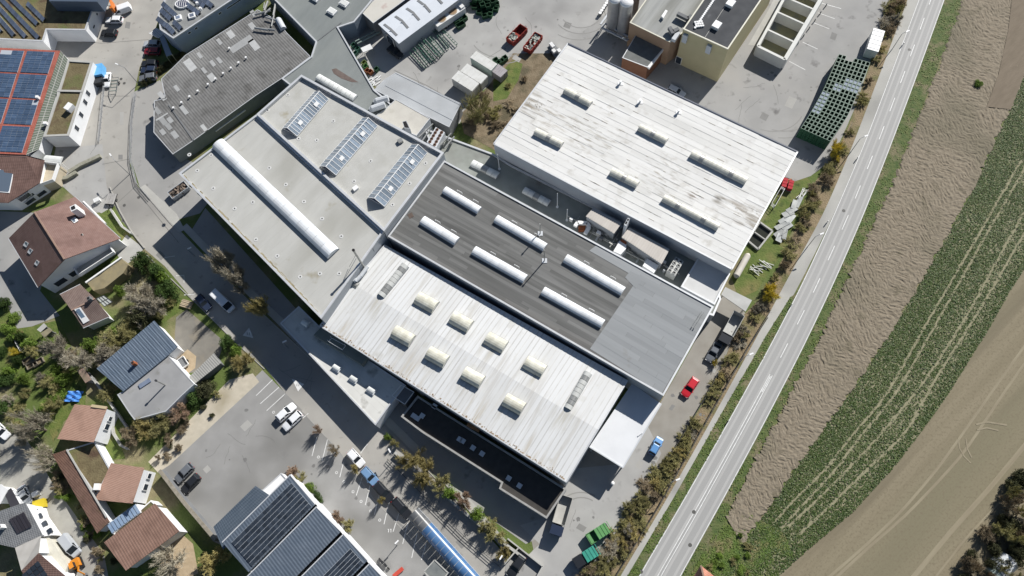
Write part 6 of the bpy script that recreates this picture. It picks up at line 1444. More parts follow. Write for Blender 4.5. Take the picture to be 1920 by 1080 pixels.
for lb, c, m_, cabm in (('bright green roll-off body with open front half', (1122, 1000), mGreenP, None), ('teal green refuse body on a dark chassis', (1100, 1043), mTeal, 'black')):
    o, M = frame(c, (14, -9)); t = thing('refuse_body', lb, 'container', o); L = 4.9; M = M @ Matrix.Scale(.9, 4)
    MB().box(-.6, L / 2 - .3, -1.1, 1.1, .6, 2.3, M).build('hopper', m_, t)
    for i in range(5): x = -.5 + i * .75; MB().box(x, x + .12, -1.15, 1.15, 2.3, 2.38, M).build('roof_rib', m_, t)
    if cabm is None:
        b = MB(); b.box(-L / 2, -.6, -1.15, -1.05, .6, 1.8, M); b.box(-L / 2, -.6, 1.05, 1.15, .6, 1.8, M); b.box(-L / 2, -L / 2 + .1, -1.05, 1.05, .6, 1.8, M); b.build('tray_side', m_, t); MB().box(-L / 2 + .1, -.6, -1.05, 1.05, .5, .6, M).build('tray_floor', m_, t); MB().box(-L / 2 + .2, -1.6, -1.0, 1.0, 1.5, 1.55, M).build('tray_lid', m_, t)
    else: MB().box(-L / 2 - .4, -.8, -1.1, 1.1, .5, 2.2, M).build('cab', PAINT['black'], t); MB().box(-L / 2 - .43, -L / 2 - .4, -.9, .9, 1.3, 2.0, M).build('windscreen', mCarGlass, t)
    MB().box(-L / 2, L / 2, -.9, .9, .3, .5, M).build('chassis', mPlastic, t); wheels(t, M, (-1.8, 1.4), .95, .4)
# open silo trailer with two round tubs
o, M = frame((842, 34), (18, -12)); t = thing('tub_trailer', 'white trailer body with two round tan tubs', 'trailer', o); MB().box(-4.2, 4.2, -1.3, 1.3, .8, 2.6, M).build('body', mCW2, t)
for x in (-2.0, 1.3):
    c = M @ Vector((x, 0, 2.6)); MB().tube(c, c + ZU * .08, 1.15, n=24).build('tub_rim', mat('tan_rim', (.44, .37, .28), ns=1), t); MB().tube(c + ZU * .08, c + ZU * .1, .98, n=24).build('tub_fill', mat('grain_tan', (.30, .20, .12), (.25, .17, .10), ns=2), t)
MB().box(3.2, 4.2, -1.0, 1.0, 2.6, 3.0, M).build('head_box', mCW2, t); wheels(t, M, (-2.8, -1.6, 2.6), 1.1)
# green conveyor frames
mGF = mat('frame_green', (.03, .10, .07), (.05, .13, .09), ns=1, rough=.5); mGP = mat('frame_pale_rail', (.24, .30, .27), (.18, .23, .21), ns=1, rough=.5)
random.seed(21)
ends = [((770, 98), (797, 126)), ((776, 92), (801, 121)), ((783, 86), (808, 117)), ((788, 82), (815, 112)), ((776, 66), (812, 110)), ((786, 66), (820, 104)), ((796, 78), (824, 107)), ((803, 72), (829, 101)), ((808, 70), (832, 97)), ((803, 44), (840, 90)), ((818, 56), (841, 84)), ((832, 58), (856, 84))]
for i, (a, c) in enumerate(ends):
    A_, C_ = G(*a, .6), G(*c, .6); t = thing('conveyor_frame', 'long green conveyor frame laid beside the white shed', 'conveyor', zed((A_ + C_) / 2, 0), 'conveyor frames laid beside the white shed')
    d_ = (C_ - A_).normalized(); s_ = Vector((-d_.y, d_.x, 0)); hgt = random.uniform(.5, 1.3)
    for k in (-1, 1):
        MB().bar(zed(A_, hgt) + s_ * .3 * k, zed(C_, hgt) + s_ * .3 * k, .09, .16).build('rail', mGP if k > 0 else mGF, t)
    for j in range(7): q_ = zed(lerp(A_, C_, j / 6), hgt - .1); MB().bar(q_ - s_ * .3, q_ + s_ * .3, .12, .1).build('cross_bar', mGF, t)
    for q_ in (A_, C_): MB().bar(zed(q_, 0), zed(q_, hgt), .12, .12).build('leg', mGF, t)
t = thing('conveyor_frame', 'grey-green conveyor frame leaning by the slate wall', 'conveyor', G(695, 68)); 
for k in (0, 4): MB().bar(G(666 + k, 78 + k, 1.5), G(708 + k, 56 + k, 1.5), .25, .3).build('rail', mGP, t)
for q_ in ((668, 79), (708, 58)): MB().bar(G(*q_, 0), G(*q_, 1.5), .15, .15).build('leg', mGF, t)
# pile of dark green plastic boxes
mGB = mat('box_dark_green', (.018, .06, .028), (.028, .085, .04), ns=1.5, rough=.55, rnd=.3)
random.seed(4)
def open_crate(name, M, w_, l_, h_, m_, label, cat, group, inner=None, floor=True):
    t = thing(name, label, cat, M.translation, group)
    b = MB(); th = .09
    for (x0, x1, y0, y1) in ((-l_ / 2, l_ / 2, -w_ / 2, -w_ / 2 + th), (-l_ / 2, l_ / 2, w_ / 2 - th, w_ / 2), (-l_ / 2, -l_ / 2 + th, -w_ / 2 + th, w_ / 2 - th), (l_ / 2 - th, l_ / 2, -w_ / 2 + th, w_ / 2 - th)): b.box(x0, x1, y0, y1, 0, h_, M)
    b.build('sides', m_, t); MB().box(-l_ / 2 + th, l_ / 2 - th, -w_ / 2 + th, w_ / 2 - th, .05, .12, M).build('floor', inner or m_, t)
    return t
spots = [(887, 8, 0), (897, 6, 0), (908, 4, 0), (918, 3, 0), (928, 5, 0), (890, 16, 0), (901, 17, 0), (911, 15, 0), (922, 14, 0), (899, 26, 0), (910, 27, 0), (920, 24, 0), (892, 8, 1), (903, 9, 1), (915, 8, 1), (925, 12, 1), (906, 18, 1), (916, 20, 1), (909, 33, 0), (919, 31, 0), (930, 20, 0), (932, 11, 0)]
for x, y, k in spots:
    o = G(x, y, 0); M = Matrix.Translation(zed(o, .02 + k * 1.0)) @ Matrix.Rotation(random.uniform(-.5, .5), 4, 'Z')
    open_crate('bulk_box', M, 1.1, 1.25, .98, mGB, 'dark green bulk box heaped at the top of the yard', 'bulk box', 'dark green bulk boxes heaped in the yard')
for i, (x, y) in enumerate(((858, 40), (868, 38), (864, 50))): open_crate('bulk_box', Matrix.Translation(G(x, y, .02)) @ Matrix.Rotation(.6, 4, 'Z'), 1.3, 2.2, 1.0, mGB, 'dark green bulk box beside the tub trailer', 'bulk box', 'dark green boxes beside the tub trailer')
for i, (x, y) in enumerate(((930, 117), (936, 121), (942, 118), (947, 113))): open_crate('bulk_box', Matrix.Translation(G(x, y, .02)) @ Matrix.Rotation(.6, 4, 'Z'), 1.1, 1.2, 1.2, mGB, 'dark green bin at the grass corner behind the containers', 'bin', 'green bins at the grass corner')
# clutter along the slate wall: racks, crates
for i, (x, y, m_) in enumerate(((664, 88, mGF), (672, 95, mGF), (668, 103, mGF), (684, 121, mat('crate_olive', (.16, .20, .06), ns=2)), (687, 128, mat('crate_green', (.06, .16, .05), ns=2)), (690, 136, mat('crate_rust', (.25, .09, .04), ns=2)), (696, 138, MATS['crate_rust']), (707, 133, mGB))):
    open_crate('crate', Matrix.Translation(G(x, y, .02)) @ Matrix.Rotation(.9, 4, 'Z'), .9, 1.1, 1.0, m_, ('green steel rack by the slate wall', 'green steel rack next along the slate wall', 'green steel rack behind the white-topped stand', 'olive crate in the corner by the slate wall', 'leaf green crate next to the olive one', 'rusty crate by the slate wall', 'second rusty crate by the slate wall', 'dark green crate standing apart by the rusty ones')[i], 'crate', None)
t = thing('stand', 'white-topped stand with open frame in the yard corner', 'stand', G(690, 92)); MB().prism(PX([(676, 90), (694, 82), (699, 91), (681, 98)], 2.0), 1.85).build('top', mCW2, t)
for c in ((677, 92), (694, 84), (698, 91), (682, 98)): MB().tube(zed(G(*c, 1.9), 0), G(*c, 1.85), .06, n=5).build('leg', mDomeM, t)
random.seed(8)
for i in range(9):
    o = G(697 + (i % 3) * 6 + random.uniform(-1, 1), 147 + (i // 3) * 5 + random.uniform(-1, 1), .05); M = Matrix.Translation(o) @ Matrix.Rotation(random.uniform(.3, 1.2), 4, 'Z')
    tag(MB().box(-.8, .8, -.12, .12, 0, .14, M).build('beam', mCW2, base=o), 'white beam in the jumbled stack by the loading roof', 'beam', 'white beams stacked by the loading roof')
# stacked crates by the hedge: top layer single, lower layers as one mass
mCrate = mat('crate_green_top', (.022, .075, .038), (.03, .09, .048), ns=2, rough=.5); mCrateIn = mat('crate_inside', (.012, .03, .02)); mCrateRim = mat('crate_rim', (.16, .24, .18), (.12, .19, .14), ns=2, rough=.5)
mPaleLoad = mat('pale_bottles', (.40, .44, .50), (.12, .15, .20), ns=9)
Lp = resample([(1573, 101), (1559, 134), (1545, 166), (1523, 206), (1501, 240)], 22); Rp = resample([(1632, 117), (1623, 140), (1612, 165), (1590, 218), (1557, 265)], 22)
ZT = 3.6; stk = MB()
ORD = 'first second third fourth fifth sixth seventh eighth ninth tenth eleventh twelfth thirteenth fourteenth fifteenth sixteenth seventeenth eighteenth nineteenth twentieth twenty-first twenty-second'.split()
for r in range(21):
    for c in range(8):
        if r < 1 and c in (2, 3): continue
        t0, t1 = c / 8, (c + 1) / 8
        q = [lerp(G(*Lp[r], ZT), G(*Rp[r], ZT), t0), lerp(G(*Lp[r], ZT), G(*Rp[r], ZT), t1), lerp(G(*Lp[r + 1], ZT), G(*Rp[r + 1], ZT), t1), lerp(G(*Lp[r + 1], ZT), G(*Rp[r + 1], ZT), t0)]
        q = inset(ccw(q), .03); inn = inset(q, .075)
        load = (r in (5, 6, 7) and c > 3) or (r in (7, 8) and 1 < c < 4) or (10 <= r <= 15 and c < 2)
        t = thing('crate', ('green crate of pale goods' if load else 'empty green crate') + ' on the stacks, %s row from container, %s from yard' % (ORD[r], ORD[c]), 'crate', zed(centre(q), ZT - .7), 'loaded crates on the crate stacks' if load else 'empty crates on the crate stacks')
        b = MB(); ring(b, q, inn, ZT, ZT - .08); b.build('rim', mCrateRim, t)
        b = MB(); b.walls([zed(x_, ZT - .08) for x_ in q], ZT - .7); b.walls([zed(x_, ZT - .08) for x_ in reversed(inn)], ZT - .62); b.build('sides', mCrate, t)
        MB().poly([zed(x_, ZT - (.12 if load else .62)) for x_ in inn]).build('load' if load else 'floor', mPaleLoad if load else mCrateIn, t)
        for k in range(4):
            zt = ZT - .74 - k * .72; stk.prism([zed(x_, zt) for x_ in q], zt - .66); stk.prism([zed(x_, zt - .66) for x_ in inn], zt - .74)
tag(stk.build('crate_stack', mCrate, base=zed(G(1560, 190), 0)), 'tall block of stacked green crates below the top layer', 'crates', kind='stuff')

# blue tarp truck, boat trailer, trailer with boards
o, M = frame((186, 138), (0, -14)); t = thing('tarp_lorry', 'small lorry with bright blue tarpaulin box', 'lorry', o); MB().box(-1.6, 1.6, -1.5, 1.5, .8, 2.7, M).build('tarp', mat('tarp_blue', (.10, .33, .62), (.13, .38, .68), ns=1, rough=.5), t); MB().box(-3.4, -1.7, -1.1, 1.1, .6, 2.1, M).build('cab', PAINT['black'], t); wheels(t, M, (-2.6, .6), 1.1)
make_car('white open car beside the blue tarpaulin lorry', (200, 149), (-2, 14), 'white', 'sedan', 4.2, 1.7)
o, M = frame((210, 162), (-3, 20)); t = thing('boat_trailer', 'slim galvanised boat trailer with pointed drawbar on the street', 'trailer', o); b = MB()
pts = [(-3.0, -.9), (1.2, -.9), (3.2, 0), (1.2, .9), (-3.0, .9)]
for i in range(5): a, c = pts[i], pts[(i + 1) % 5]; MB().bar(M @ Vector((*a, .55)), M @ Vector((*c, .55)), .1, .12).build('frame_bar', mDomeM, t)
for x in (-2.2, -1.2, -.2, .8): MB().bar(M @ Vector((x, -.9, .6)), M @ Vector((x, .9, .6)), .1, .1).build('cross_bar', mGP, t)
wheels(t, M, (-1.6,), 1.05, .3, .2)
o, M = frame((206, 371), (4, -12)); t = thing('board_trailer', 'small trailer loaded with grey boards at the kerb', 'trailer', o)
for i in range(5): MB().box(-1.3, 1.3, -1.0 + i * .42, -.65 + i * .42, .7, .8 + .05 * (i % 2), M).build('board', mat('board_grey', (.36, .35, .33), (.28, .27, .26), ns=2, rnd=.2), t)
MB().box(-1.4, 1.4, -1.0, 1.0, .45, .6, M).build('chassis', mPlastic, t); MB().bar(M @ Vector((-1.4, 0, .45)), M @ Vector((-2.6, 0, .45)), .1, .1).build('drawbar', mPlastic, t); wheels(t, M, (0,), 1.05, .3, .2)
# flatbed trailer by the earth plot
o, M = frame((1040, 92), (10, 12)); t = thing('machine_trailer', 'small trailer with white machinery at the earth plot corner', 'trailer', o); MB().box(-1.8, 1.8, -1.0, 1.0, .5, .7, M).build('bed', mWallD, t)
for (x, y, w_, z) in ((-1.1, 0, .7, 1.7), (.3, -.4, .5, 1.3), (1.1, .5, .5, 1.6)): MB().box(x - w_, x + w_, y - .4, y + .4, .7, z, M).build('machine', mCW2, t)
wheels(t, M, (0,), 1.0, .35, .25)
# digger
o, M = frame((141, 1058), (4, 10)); t = thing('mini_digger', 'orange mini digger in the lower left court', 'digger', o)
for sy in (-1, 1): MB().box(-1.1, 1.1, sy * .7 - .2, sy * .7 + .2, .0, .5, M).build('track', mTyre, t)
MB().box(-1.0, .6, -.75, .75, .5, 1.3, M).build('body', PAINT['orange'], t); MB().box(-.4, .6, -.6, .1, 1.3, 2.2, M).build('cab', mCarGlass, t); MB().box(-.45, .65, -.65, .15, 2.2, 2.3, M).build('cab_roof', PAINT['orange'], t)
MB().bar(M @ Vector((.6, .3, 1.0)), M @ Vector((1.7, .4, 1.9)), .2, .25).build('boom', PAINT['orange'], t); MB().bar(M @ Vector((1.7, .4, 1.9)), M @ Vector((2.5, .6, .5)), .18, .2).build('arm', PAINT['orange'], t); MB().box(2.3, 2.8, .3, .9, .1, .6, M).build('bucket', mWallD, t)
# blue barrel shelter over the bike/trolley row
mShel = mat('shelter_blue', (.05, .12, .25), (.075, .165, .32), ns=.5, rough=.3, spec=.4); mShel2 = mat('shelter_grey', (.09, .095, .10), (.14, .145, .15), ns=.8, rough=.3)
A_, B_ = G(775, 962, 1.9), G(893, 1094, 1.9); t = thing('barrel_shelter', 'long blue translucent barrel shelter along the street', 'shelter', zed(A_, 0))
for i in range(14):
    MB().vault(lerp(A_, B_, i / 14) + (B_ - A_).normalized() * .03, lerp(A_, B_, (i + 1) / 14) - (B_ - A_).normalized() * .03, 2.6, 1.1, 10, ends=False).build('vault_panel', mShel2 if i < 3 else mShel, t, smooth=True)
s_ = (B_ - A_).normalized().cross(ZU)
for i in range(8):
    for sy in (-1, 1): q_ = lerp(A_, B_, i / 7) + s_ * 1.28 * sy; MB().tube(zed(q_, 0), q_, .06, n=5).build('post', mWallG, t)
for sy in (-1, 1): MB().bar(A_ + s_ * 1.3 * sy, B_ + s_ * 1.3 * sy, .1, .1).build('gutter', mCoping, t)
t = thing('glass_pavilion', 'flat glazed pavilion beside the lower end of the blue shelter', 'pavilion', G(820, 1070)); q_ = PX([(795, 1072), (815, 1050), (840, 1074), (822, 1100)], 2.6); MB().prism(q_, 2.5).build('roof', mat('pavilion_glass', (.14, .15, .15), (.20, .21, .20), ns=.7, rough=.15, spec=.6), t)
for i in range(4): MB().bar(q_[i] + ZU * .03, q_[(i + 1) % 4] + ZU * .03, .2, .15).build('frame_bar', mConc, t); MB().tube(zed(q_[i], 0), q_[i], .06, n=5).build('post', mWallG, t)
# street lamps
mPole = mat('lamp_pole', (.34, .35, .36), rough=.4, metal=.5)
def lamp(label, base, hgt, arm, kind='arm'):
    o = G(*base, 0); t = thing('street_lamp', label, 'lamp', o); MB().tube(o, o + ZU * hgt, .09, .06, n=8).build('pole', mPole, t)
    a = Vector((arm[0], arm[1], 0)); e = o + ZU * (hgt + .25) + a; MB().tube(o + ZU * hgt, e, .05, n=6).build('arm', mPole, t)
    u = a.normalized(); MB().bar(e - u * .1, e + u * .75, .26, .12).build('lamp_head', mFrameW, t)
lamp('street lamp with long arm above the street by the old factory', (260, 158), 6.3, (-1.6, .8)); lamp('street lamp at the street bend beside the pale hall', (243, 327), 6.0, (-1.0, 1.2)); 
lamp('street lamp on the shaded pavement below the pale hall', (365, 480), 3.4, (.2, .1)); lamp('street lamp on the shaded pavement by the wedge annex', (540, 652), 3.4, (.2, .1)); lamp('street lamp at the head of the planter hedge', (742, 858), 3.6, (-.3, .5)); lamp('street lamp at the foot of the planter hedge', (938, 1052), 3.4, (.2, .3)); lamp('low lamp post in the parking bays', (745, 1022), 2.6, (.2, .2))
for i, (c) in enumerate(((1673, 92), (1596, 284), (1514, 463), (1385, 682), (1251, 910))): lamp(('lamp beside the main road near the white container', 'lamp beside the main road near the yellow shrub', 'lamp beside the main road near the scrap heap', 'lamp beside the main road near the red car', 'lamp beside the main road near the blue car')[i], c, 5.2, (.9, .35))
for i, c in enumerate(((1692, 85), (1606, 299), (1550, 418), (1483, 573), (1365, 790))):
    o = G(*c, 0); t = thing('marker_post', 'white marker post on the road edge, number %s from the top' % ('first', 'second', 'third', 'fourth', 'fifth')[i], 'marker post', o); MB().box(-.08, .08, -.08, .08, 0, 1.0, Matrix.Translation(o)).build('post', mFrameW, t); MB().box(-.082, .082, -.082, .082, .7, .85, Matrix.Translation(o)).build('band', mBlack, t)
# lamp posts on the delivery yard: concrete guard, fence, gates
def fence(label, line, hgt, m_, n_rail=2, post_gap=2.5, name='fence', cat='fence'):
    P_ = [G(*q_, 0) for q_ in line]; t = thing(name, label, cat, P_[0])
    for a, c in zip(P_[:-1], P_[1:]):
        for r in range(n_rail): z = hgt * (r + 1) / n_rail; MB().bar(zed(a, z), zed(c, z), .06, .08).build('rail', m_, t)
        k = max(1, int((c - a).length / post_gap))
        for i in range(k): q_ = lerp(a, c, i / k); MB().tube(zed(q_, 0), zed(q_, hgt), .05, n=5).build('post', m_, t)
    return t
mFen = mat('fence_grey', (.42, .43, .44), rough=.4, metal=.4); mFenD = mat('fence_dark', (.06, .062, .065), rough=.5)
fence('grey metal guard rail on the right side of the upper street', [(256, 178), (249, 230), (247, 300), (258, 345), (283, 374)], 1.0, mFen, 3, 1.5); fence('grey metal rail on the left side of the upper street', [(199, 150), (190, 240), (187, 268)], 1.0, mFen, 3, 1.5)
fence('dark railing along the planter hedge pavement', [(728, 862), (800, 935), (870, 1005), (940, 1065)], 1.0, mFenD, 3, 1.8); fence('dark mesh fence behind the hedge along the cycle path', [(1440, 590), (1404, 648), (1322, 793), (1238, 943), (1155, 1078)], 1.0, mFenD, 2, 2.5)
fence('dark fence on the court side of the hedge strip', [(1346, 700), (1322, 745), (1280, 815), (1252, 860)], 1.0, mFenD, 2, 2.5); fence('white garden frame rails on the lawn', [(33, 640), (46, 628), (60, 646), (45, 662), (33, 640)], 1.2, mFrameW, 2, 1.0)
fence('white steel stillage frames beside the white hall', [(1444, 386), (1462, 356), (1468, 360), (1450, 392), (1444, 386)], 1.4, mFrameW, 3, 1.0, 'stillage', 'stillage')
# retaining wall with tiled cap at the parking lot
def wall_line(label, line, wd, hgt, m_, cap=None, name='garden_wall'):
    P_ = [G(*q_, hgt) for q_ in line]; t = thing(name, label, 'wall', zed(P_[0], 0))
    for a, c in zip(P_[:-1], P_[1:]):
        MB().bar(zed(a, hgt / 2), zed(c, hgt / 2), wd, hgt).build('wall', m_, t); MB().bar(zed(a, hgt + .04), zed(c, hgt + .04), wd + .2, .1).build('coping', cap or mConc, t)
wall_line('tall parking lot wall with weathered coping', [(299, 882), (345, 942), (404, 1012)], .5, 2.4, mWallD, mat('coping_weathered', (.30, .27, .22), (.2, .18, .14), ns=1.2))
wall_line('thin garden wall below the workshop', [(171, 705), (245, 812)], .2, 1.0, mConc); wall_line('low wall at the front of the sloped lawn', [(207, 392), (228, 424), (246, 437)], .25, .9, mFrameW)
wall_line('pale retaining wall between planter hedge and back lane', [(740, 848), (820, 918), (900, 985), (985, 1048)], .3, 1.0, mConc); wall_line('curved garden wall along the white terracotta house lawn', [(204, 770), (212, 812), (226, 835), (240, 842)], .25, .7, mConc)
# loading pit at the bottom edge
t = thing('loading_pit', 'sunken loading pit with white parapet at the bottom edge', 'pit', G(985, 1060)); 
for a, c in (((952, 1010), (1018, 1062)), ((1018, 1062), (1005, 1085)), ((972, 1028), (946, 1058))): MB().bar(G(*a, .6), G(*c, .6), .25, 1.2).build('parapet', mConc, t)
MB().poly(PX([(974, 1030), (1016, 1062), (1004, 1085), (946, 1085), (948, 1058)], .05)).build('floor', mYard2, t)
make_car('black car driving in the pit at the bottom edge', (968, 1062), (-8, 12), 'black', 'hatch', 4.4, h0=.08)
o = G(1148, 907, 0); t = thing('pillar_box', 'round white bollard lamp under the loading canopy', 'bollard', o); MB().tube(o, o + ZU * 1.0, .3, n=12).build('body', mFrameW, t); MB().tube(o + ZU * 1.0, o + ZU * 1.15, .35, .15, n=12).build('cap', mFrameW, t)
# fuel tank, storage pits and scrap beside the white hall
o, M = frame((1392, 497), (-10, 18)); t = thing('gas_tank', 'long white gas tank beside the white hall', 'tank', o); MB().tube(M @ Vector((-2.6, 0, .9)), M @ Vector((2.6, 0, .9)), .65, n=16).build('shell', mat('tank_cream', (.58, .55, .50), (.52, .48, .42), ns=1, rough=.4), t)
for sx in (-1, 1): MB().tube(M @ Vector((2.6 * sx, 0, .9)), M @ Vector((3.05 * sx, 0, .9)), .65, .3, n=16).build('end_cap', MATS['tank_cream'], t); MB().box(1.6 * sx - .15, 1.6 * sx + .15, -.6, .6, 0, .5, M).build('saddle', mConc, t)
t = thing('sump', 'two square concrete sumps on the lawn beside the white hall', 'pit', G(1432, 440)); e = [(1424, 417), (1448, 434), (1421, 468), (1402, 452)]
for i in range(4): MB().bar(G(*e[i], .3), G(*e[(i + 1) % 4], .3), .35, .6).build('kerb', mConc, t)
MB().bar(G(1413, 435, .3), G(1434, 450, .3), .25, .6).build('divider', mConc, t); MB().poly(PX(e, .05)).build('floor', mat('sump_water', (.03, .032, .025), rough=.15), t)
mScr = mat('scrap_steel', (.30, .31, .30), (.20, .21, .21), ns=1.2, rough=.5, metal=.3, rnd=.3)
random.seed(31)
for i, (x, y) in enumerate(((1477, 402), (1484, 395), (1470, 412), (1480, 410), (1466, 424), (1474, 425), (1462, 438), (1470, 440), (1460, 447), (1490, 385), (1497, 380))):
    o = G(x, y, .1); t = thing('scrap_panel', 'bent grey metal scrap piece in the heap on the lawn', 'scrap', o, 'scrap pieces heaped on the lawn')
    M = Matrix.Translation(o) @ Matrix.Rotation(random.uniform(.4, 1.3), 4, 'Z') @ Matrix.Rotation(random.uniform(-.25, .25), 4, 'X'); L, w_ = random.uniform(.9, 1.7), random.uniform(.4, .8)
    MB().box(-L, L, -w_, w_, .3, .38, M).build('panel', mScr, t); MB().box(-L, L, -w_, -w_ + .08, -.1, .3, M).build('flange', mScr, t)
for i, (x, y, lb) in enumerate(((1432, 498, 'pile of pale pallet frames on the lawn edge'), (1506, 362, 'slim aluminium ladder frame leaning at the hedge'), (1418, 508, 'loose timber slats under the hedge'))):
    o = G(x, y, .05); t = thing('frame_pile', lb, 'frames', o)
    for k in range(6): a = random.uniform(-.4, .4) + (1.0 if i == 1 else -.5); d_ = Vector((math.cos(a), math.sin(a), 0)) * random.uniform(.8, 1.5); c = o + Vector((random.uniform(-.8, .8), random.uniform(-.5, .5), .1 + k * .08)); MB().bar(c - d_, c + d_, .12, .1).build('slat', mCW, t)
# greenhouse / tent bottom right, red hut bottom, garden things
t = thing('tunnel_tent', 'white foil garden tunnel at the lower right corner', 'tent', G(1876, 1062)); A_, B_ = G(1889, 1052, 0), G(1862, 1072, 0); MB().vault(A_, B_, 3.6, 2.4, 10).build('cover', mat('foil_white', (.62, .64, .66), rough=.35), t); MB().vault(B_ + (B_ - A_).normalized() * .05, B_ + (B_ - A_).normalized() * 1.2, 3.5, 2.3, 10).build('cover_end', mat('foil_green', (.30, .36, .33), rough=.3), t)
hut, _f = gable_house('wayside_hut', 'small salmon tiled hut at the bottom beside the main road', (1300, 1082), (1310, 1095), (1314, 1060), (1322, 1092), (1341, 1082), (1345, 1095), 2.2, 3.4, tile_rows('tile_salmon', (.50, .22, .15), (.55, .27, .19), ROAD_DIR, .3), mWallG, over=.2, cat='hut')
o = G(140, 744, 0); t = thing('blue_tarp', 'crumpled bright blue tarpaulin in the garden', 'tarpaulin', o); nn = 9; vs_ = []; fs_ = []
for i in range(nn):
    for j in range(nn): vs_.append(o + Vector(((i / 8 - .5) * 3.0 + (j / 8 - .5) * .6, (j / 8 - .5) * 2.2, .55 + .35 * math.sin(i * 1.3 + j) * math.cos(j * .9) - .3 * abs(i / 8 - .5))))
b = MB(); b.v = [tuple(v) for v in vs_]; b.f = [(i * nn + j, (i + 1) * nn + j, (i + 1) * nn + j + 1, i * nn + j + 1) for i in range(nn - 1) for j in range(nn - 1)]; b.build('sheet', mat('tarp_bright', (.06, .20, .55), (.08, .25, .62), ns=1, rough=.45), t); MB().tube(zed(o, 0), o + ZU * .7, .05, n=5).build('prop', mDomeM, t)
random.seed(12)
for i, (x, y, lb) in enumerate(((55, 676, 'grey compost box in the left garden'), (62, 685, 'brown raised bed next to the compost box'), (74, 680, 'timber raised bed in the left garden'))):
    o = G(x, y, 0); open_crate('raised_bed', Matrix.Translation(o) @ Matrix.Rotation(.6, 4, 'Z'), 1.3, 2.2, .6, mat('bed_timber', (.22, .19, .15), (.16, .14, .11), ns=2), lb, 'raised bed', None, inner=mEarth)
for lb, c in (('white recycling box on the lower court', (71, 927)), ('pale stone block on the forecourt', (185, 378))): o = G(*c, 0); t = thing('box', lb, 'box', o); MB().box(-.6, .6, -.45, .45, 0, .9, Matrix.Translation(o) @ Matrix.Rotation(.5, 4, 'Z')).build('body', mCW2, t); MB().box(-.65, .65, -.5, .5, .9, .98, Matrix.Translation(o) @ Matrix.Rotation(.5, 4, 'Z')).build('lid', mCW2, t)
t = thing('yellow_skip', 'yellow rubble bin at the corner of the lower left court', 'bin', G(79, 946)); M = Matrix.Translation(G(79, 946, 0)) @ Matrix.Rotation(.3, 4, 'Z'); MB().box(-1.1, 1.1, -.8, .8, .1, 1.1, M).build('body', mat('bin_yellow', (.55, .42, .03), rough=.5), t); MB().box(-1.15, 1.15, -.85, .85, 1.1, 1.16, M).build('lid', MATS['bin_yellow'], t)
o, M = frame((341, 678), (5, 8)); t = thing('sand_trailer', 'small dark trailer at the sand heap', 'trailer', o); MB().box(-1.1, 1.1, -.7, .7, .4, .5, M).build('floor', mWallD, t)
for a in ((-1.1, 1.1, -.75, -.68), (-1.1, 1.1, .68, .75), (-1.15, -1.08, -.68, .68), (1.08, 1.15, -.68, .68)): MB().box(*a, .4, .9, M).build('side_board', mFrameW, t)
wheels(t, M, (0,), .85, .28, .2)
t = thing('pallet_stack', 'stack of pale timber at the court entrance', 'timber', G(351, 571)); M = Matrix.Translation(G(351, 571, 0)) @ Matrix.Rotation(-.3, 4, 'Z')
for i in range(5): MB().box(-1.2, 1.2, -.8 + i * .34, -.55 + i * .34, 0, .5 + .1 * (i % 2), M).build('plank', mat('timber_stack', (.45, .37, .26), (.36, .29, .2), ns=2, rnd=.2), t)
# two motorbikes by the solar hall, red planter
for i, c in enumerate(((715, 1054), (722, 1060))):
    o, M = frame(c, (5, 6)); t = thing('motorbike', ('black motorbike nearest the solar hall wall', 'black motorbike on the outer stand beside the solar hall')[i], 'motorbike', o)
    for x in (-.7, .7): c_ = M @ Vector((x, 0, .32)); ax = M.to_3x3() @ Vector((0, .07, 0)); MB().tube(c_ - ax, c_ + ax, .32, n=12).build('wheel', mTyre, t)
    MB().box(-.5, .3, -.18, .18, .45, .85, M).build('body', PAINT['black'], t); MB().box(-.8, -.1, -.15, .15, .85, .95, M).build('seat', mPlastic, t); MB().bar(M @ Vector((.45, -.4, 1.05)), M @ Vector((.45, .4, 1.05)), .05, .05).build('handlebar', mDomeM, t)
o, M = frame((745, 1073), (7, -6)); t = thing('planter_bench', 'rounded red bench beside the solar hall', 'bench', o); MB().box(-1.1, 1.1, -.35, .35, .3, .5, M).build('seat', mat('bench_red', (.42, .06, .04), rough=.5), t)
for x in (-.8, .8): MB().box(x - .1, x + .1, -.3, .3, 0, .3, M).build('leg', mConc, t)

t = thing('pallet_stack', 'orange-brown timber stack on the black roof against the white hall', 'timber', G(888, 802, 3.6))
for i in range(4): MB().box(-1.3, 1.3, -.5 + i * .26, -.3 + i * .26, 0, .9 + .1 * (i % 2), Matrix.Translation(G(889, 801, 3.6)) @ Matrix.Rotation(-.5, 4, 'Z')).build('plank', mat('timber_orange', (.36, .19, .09), (.28, .15, .07), ns=2, rnd=.2), t)
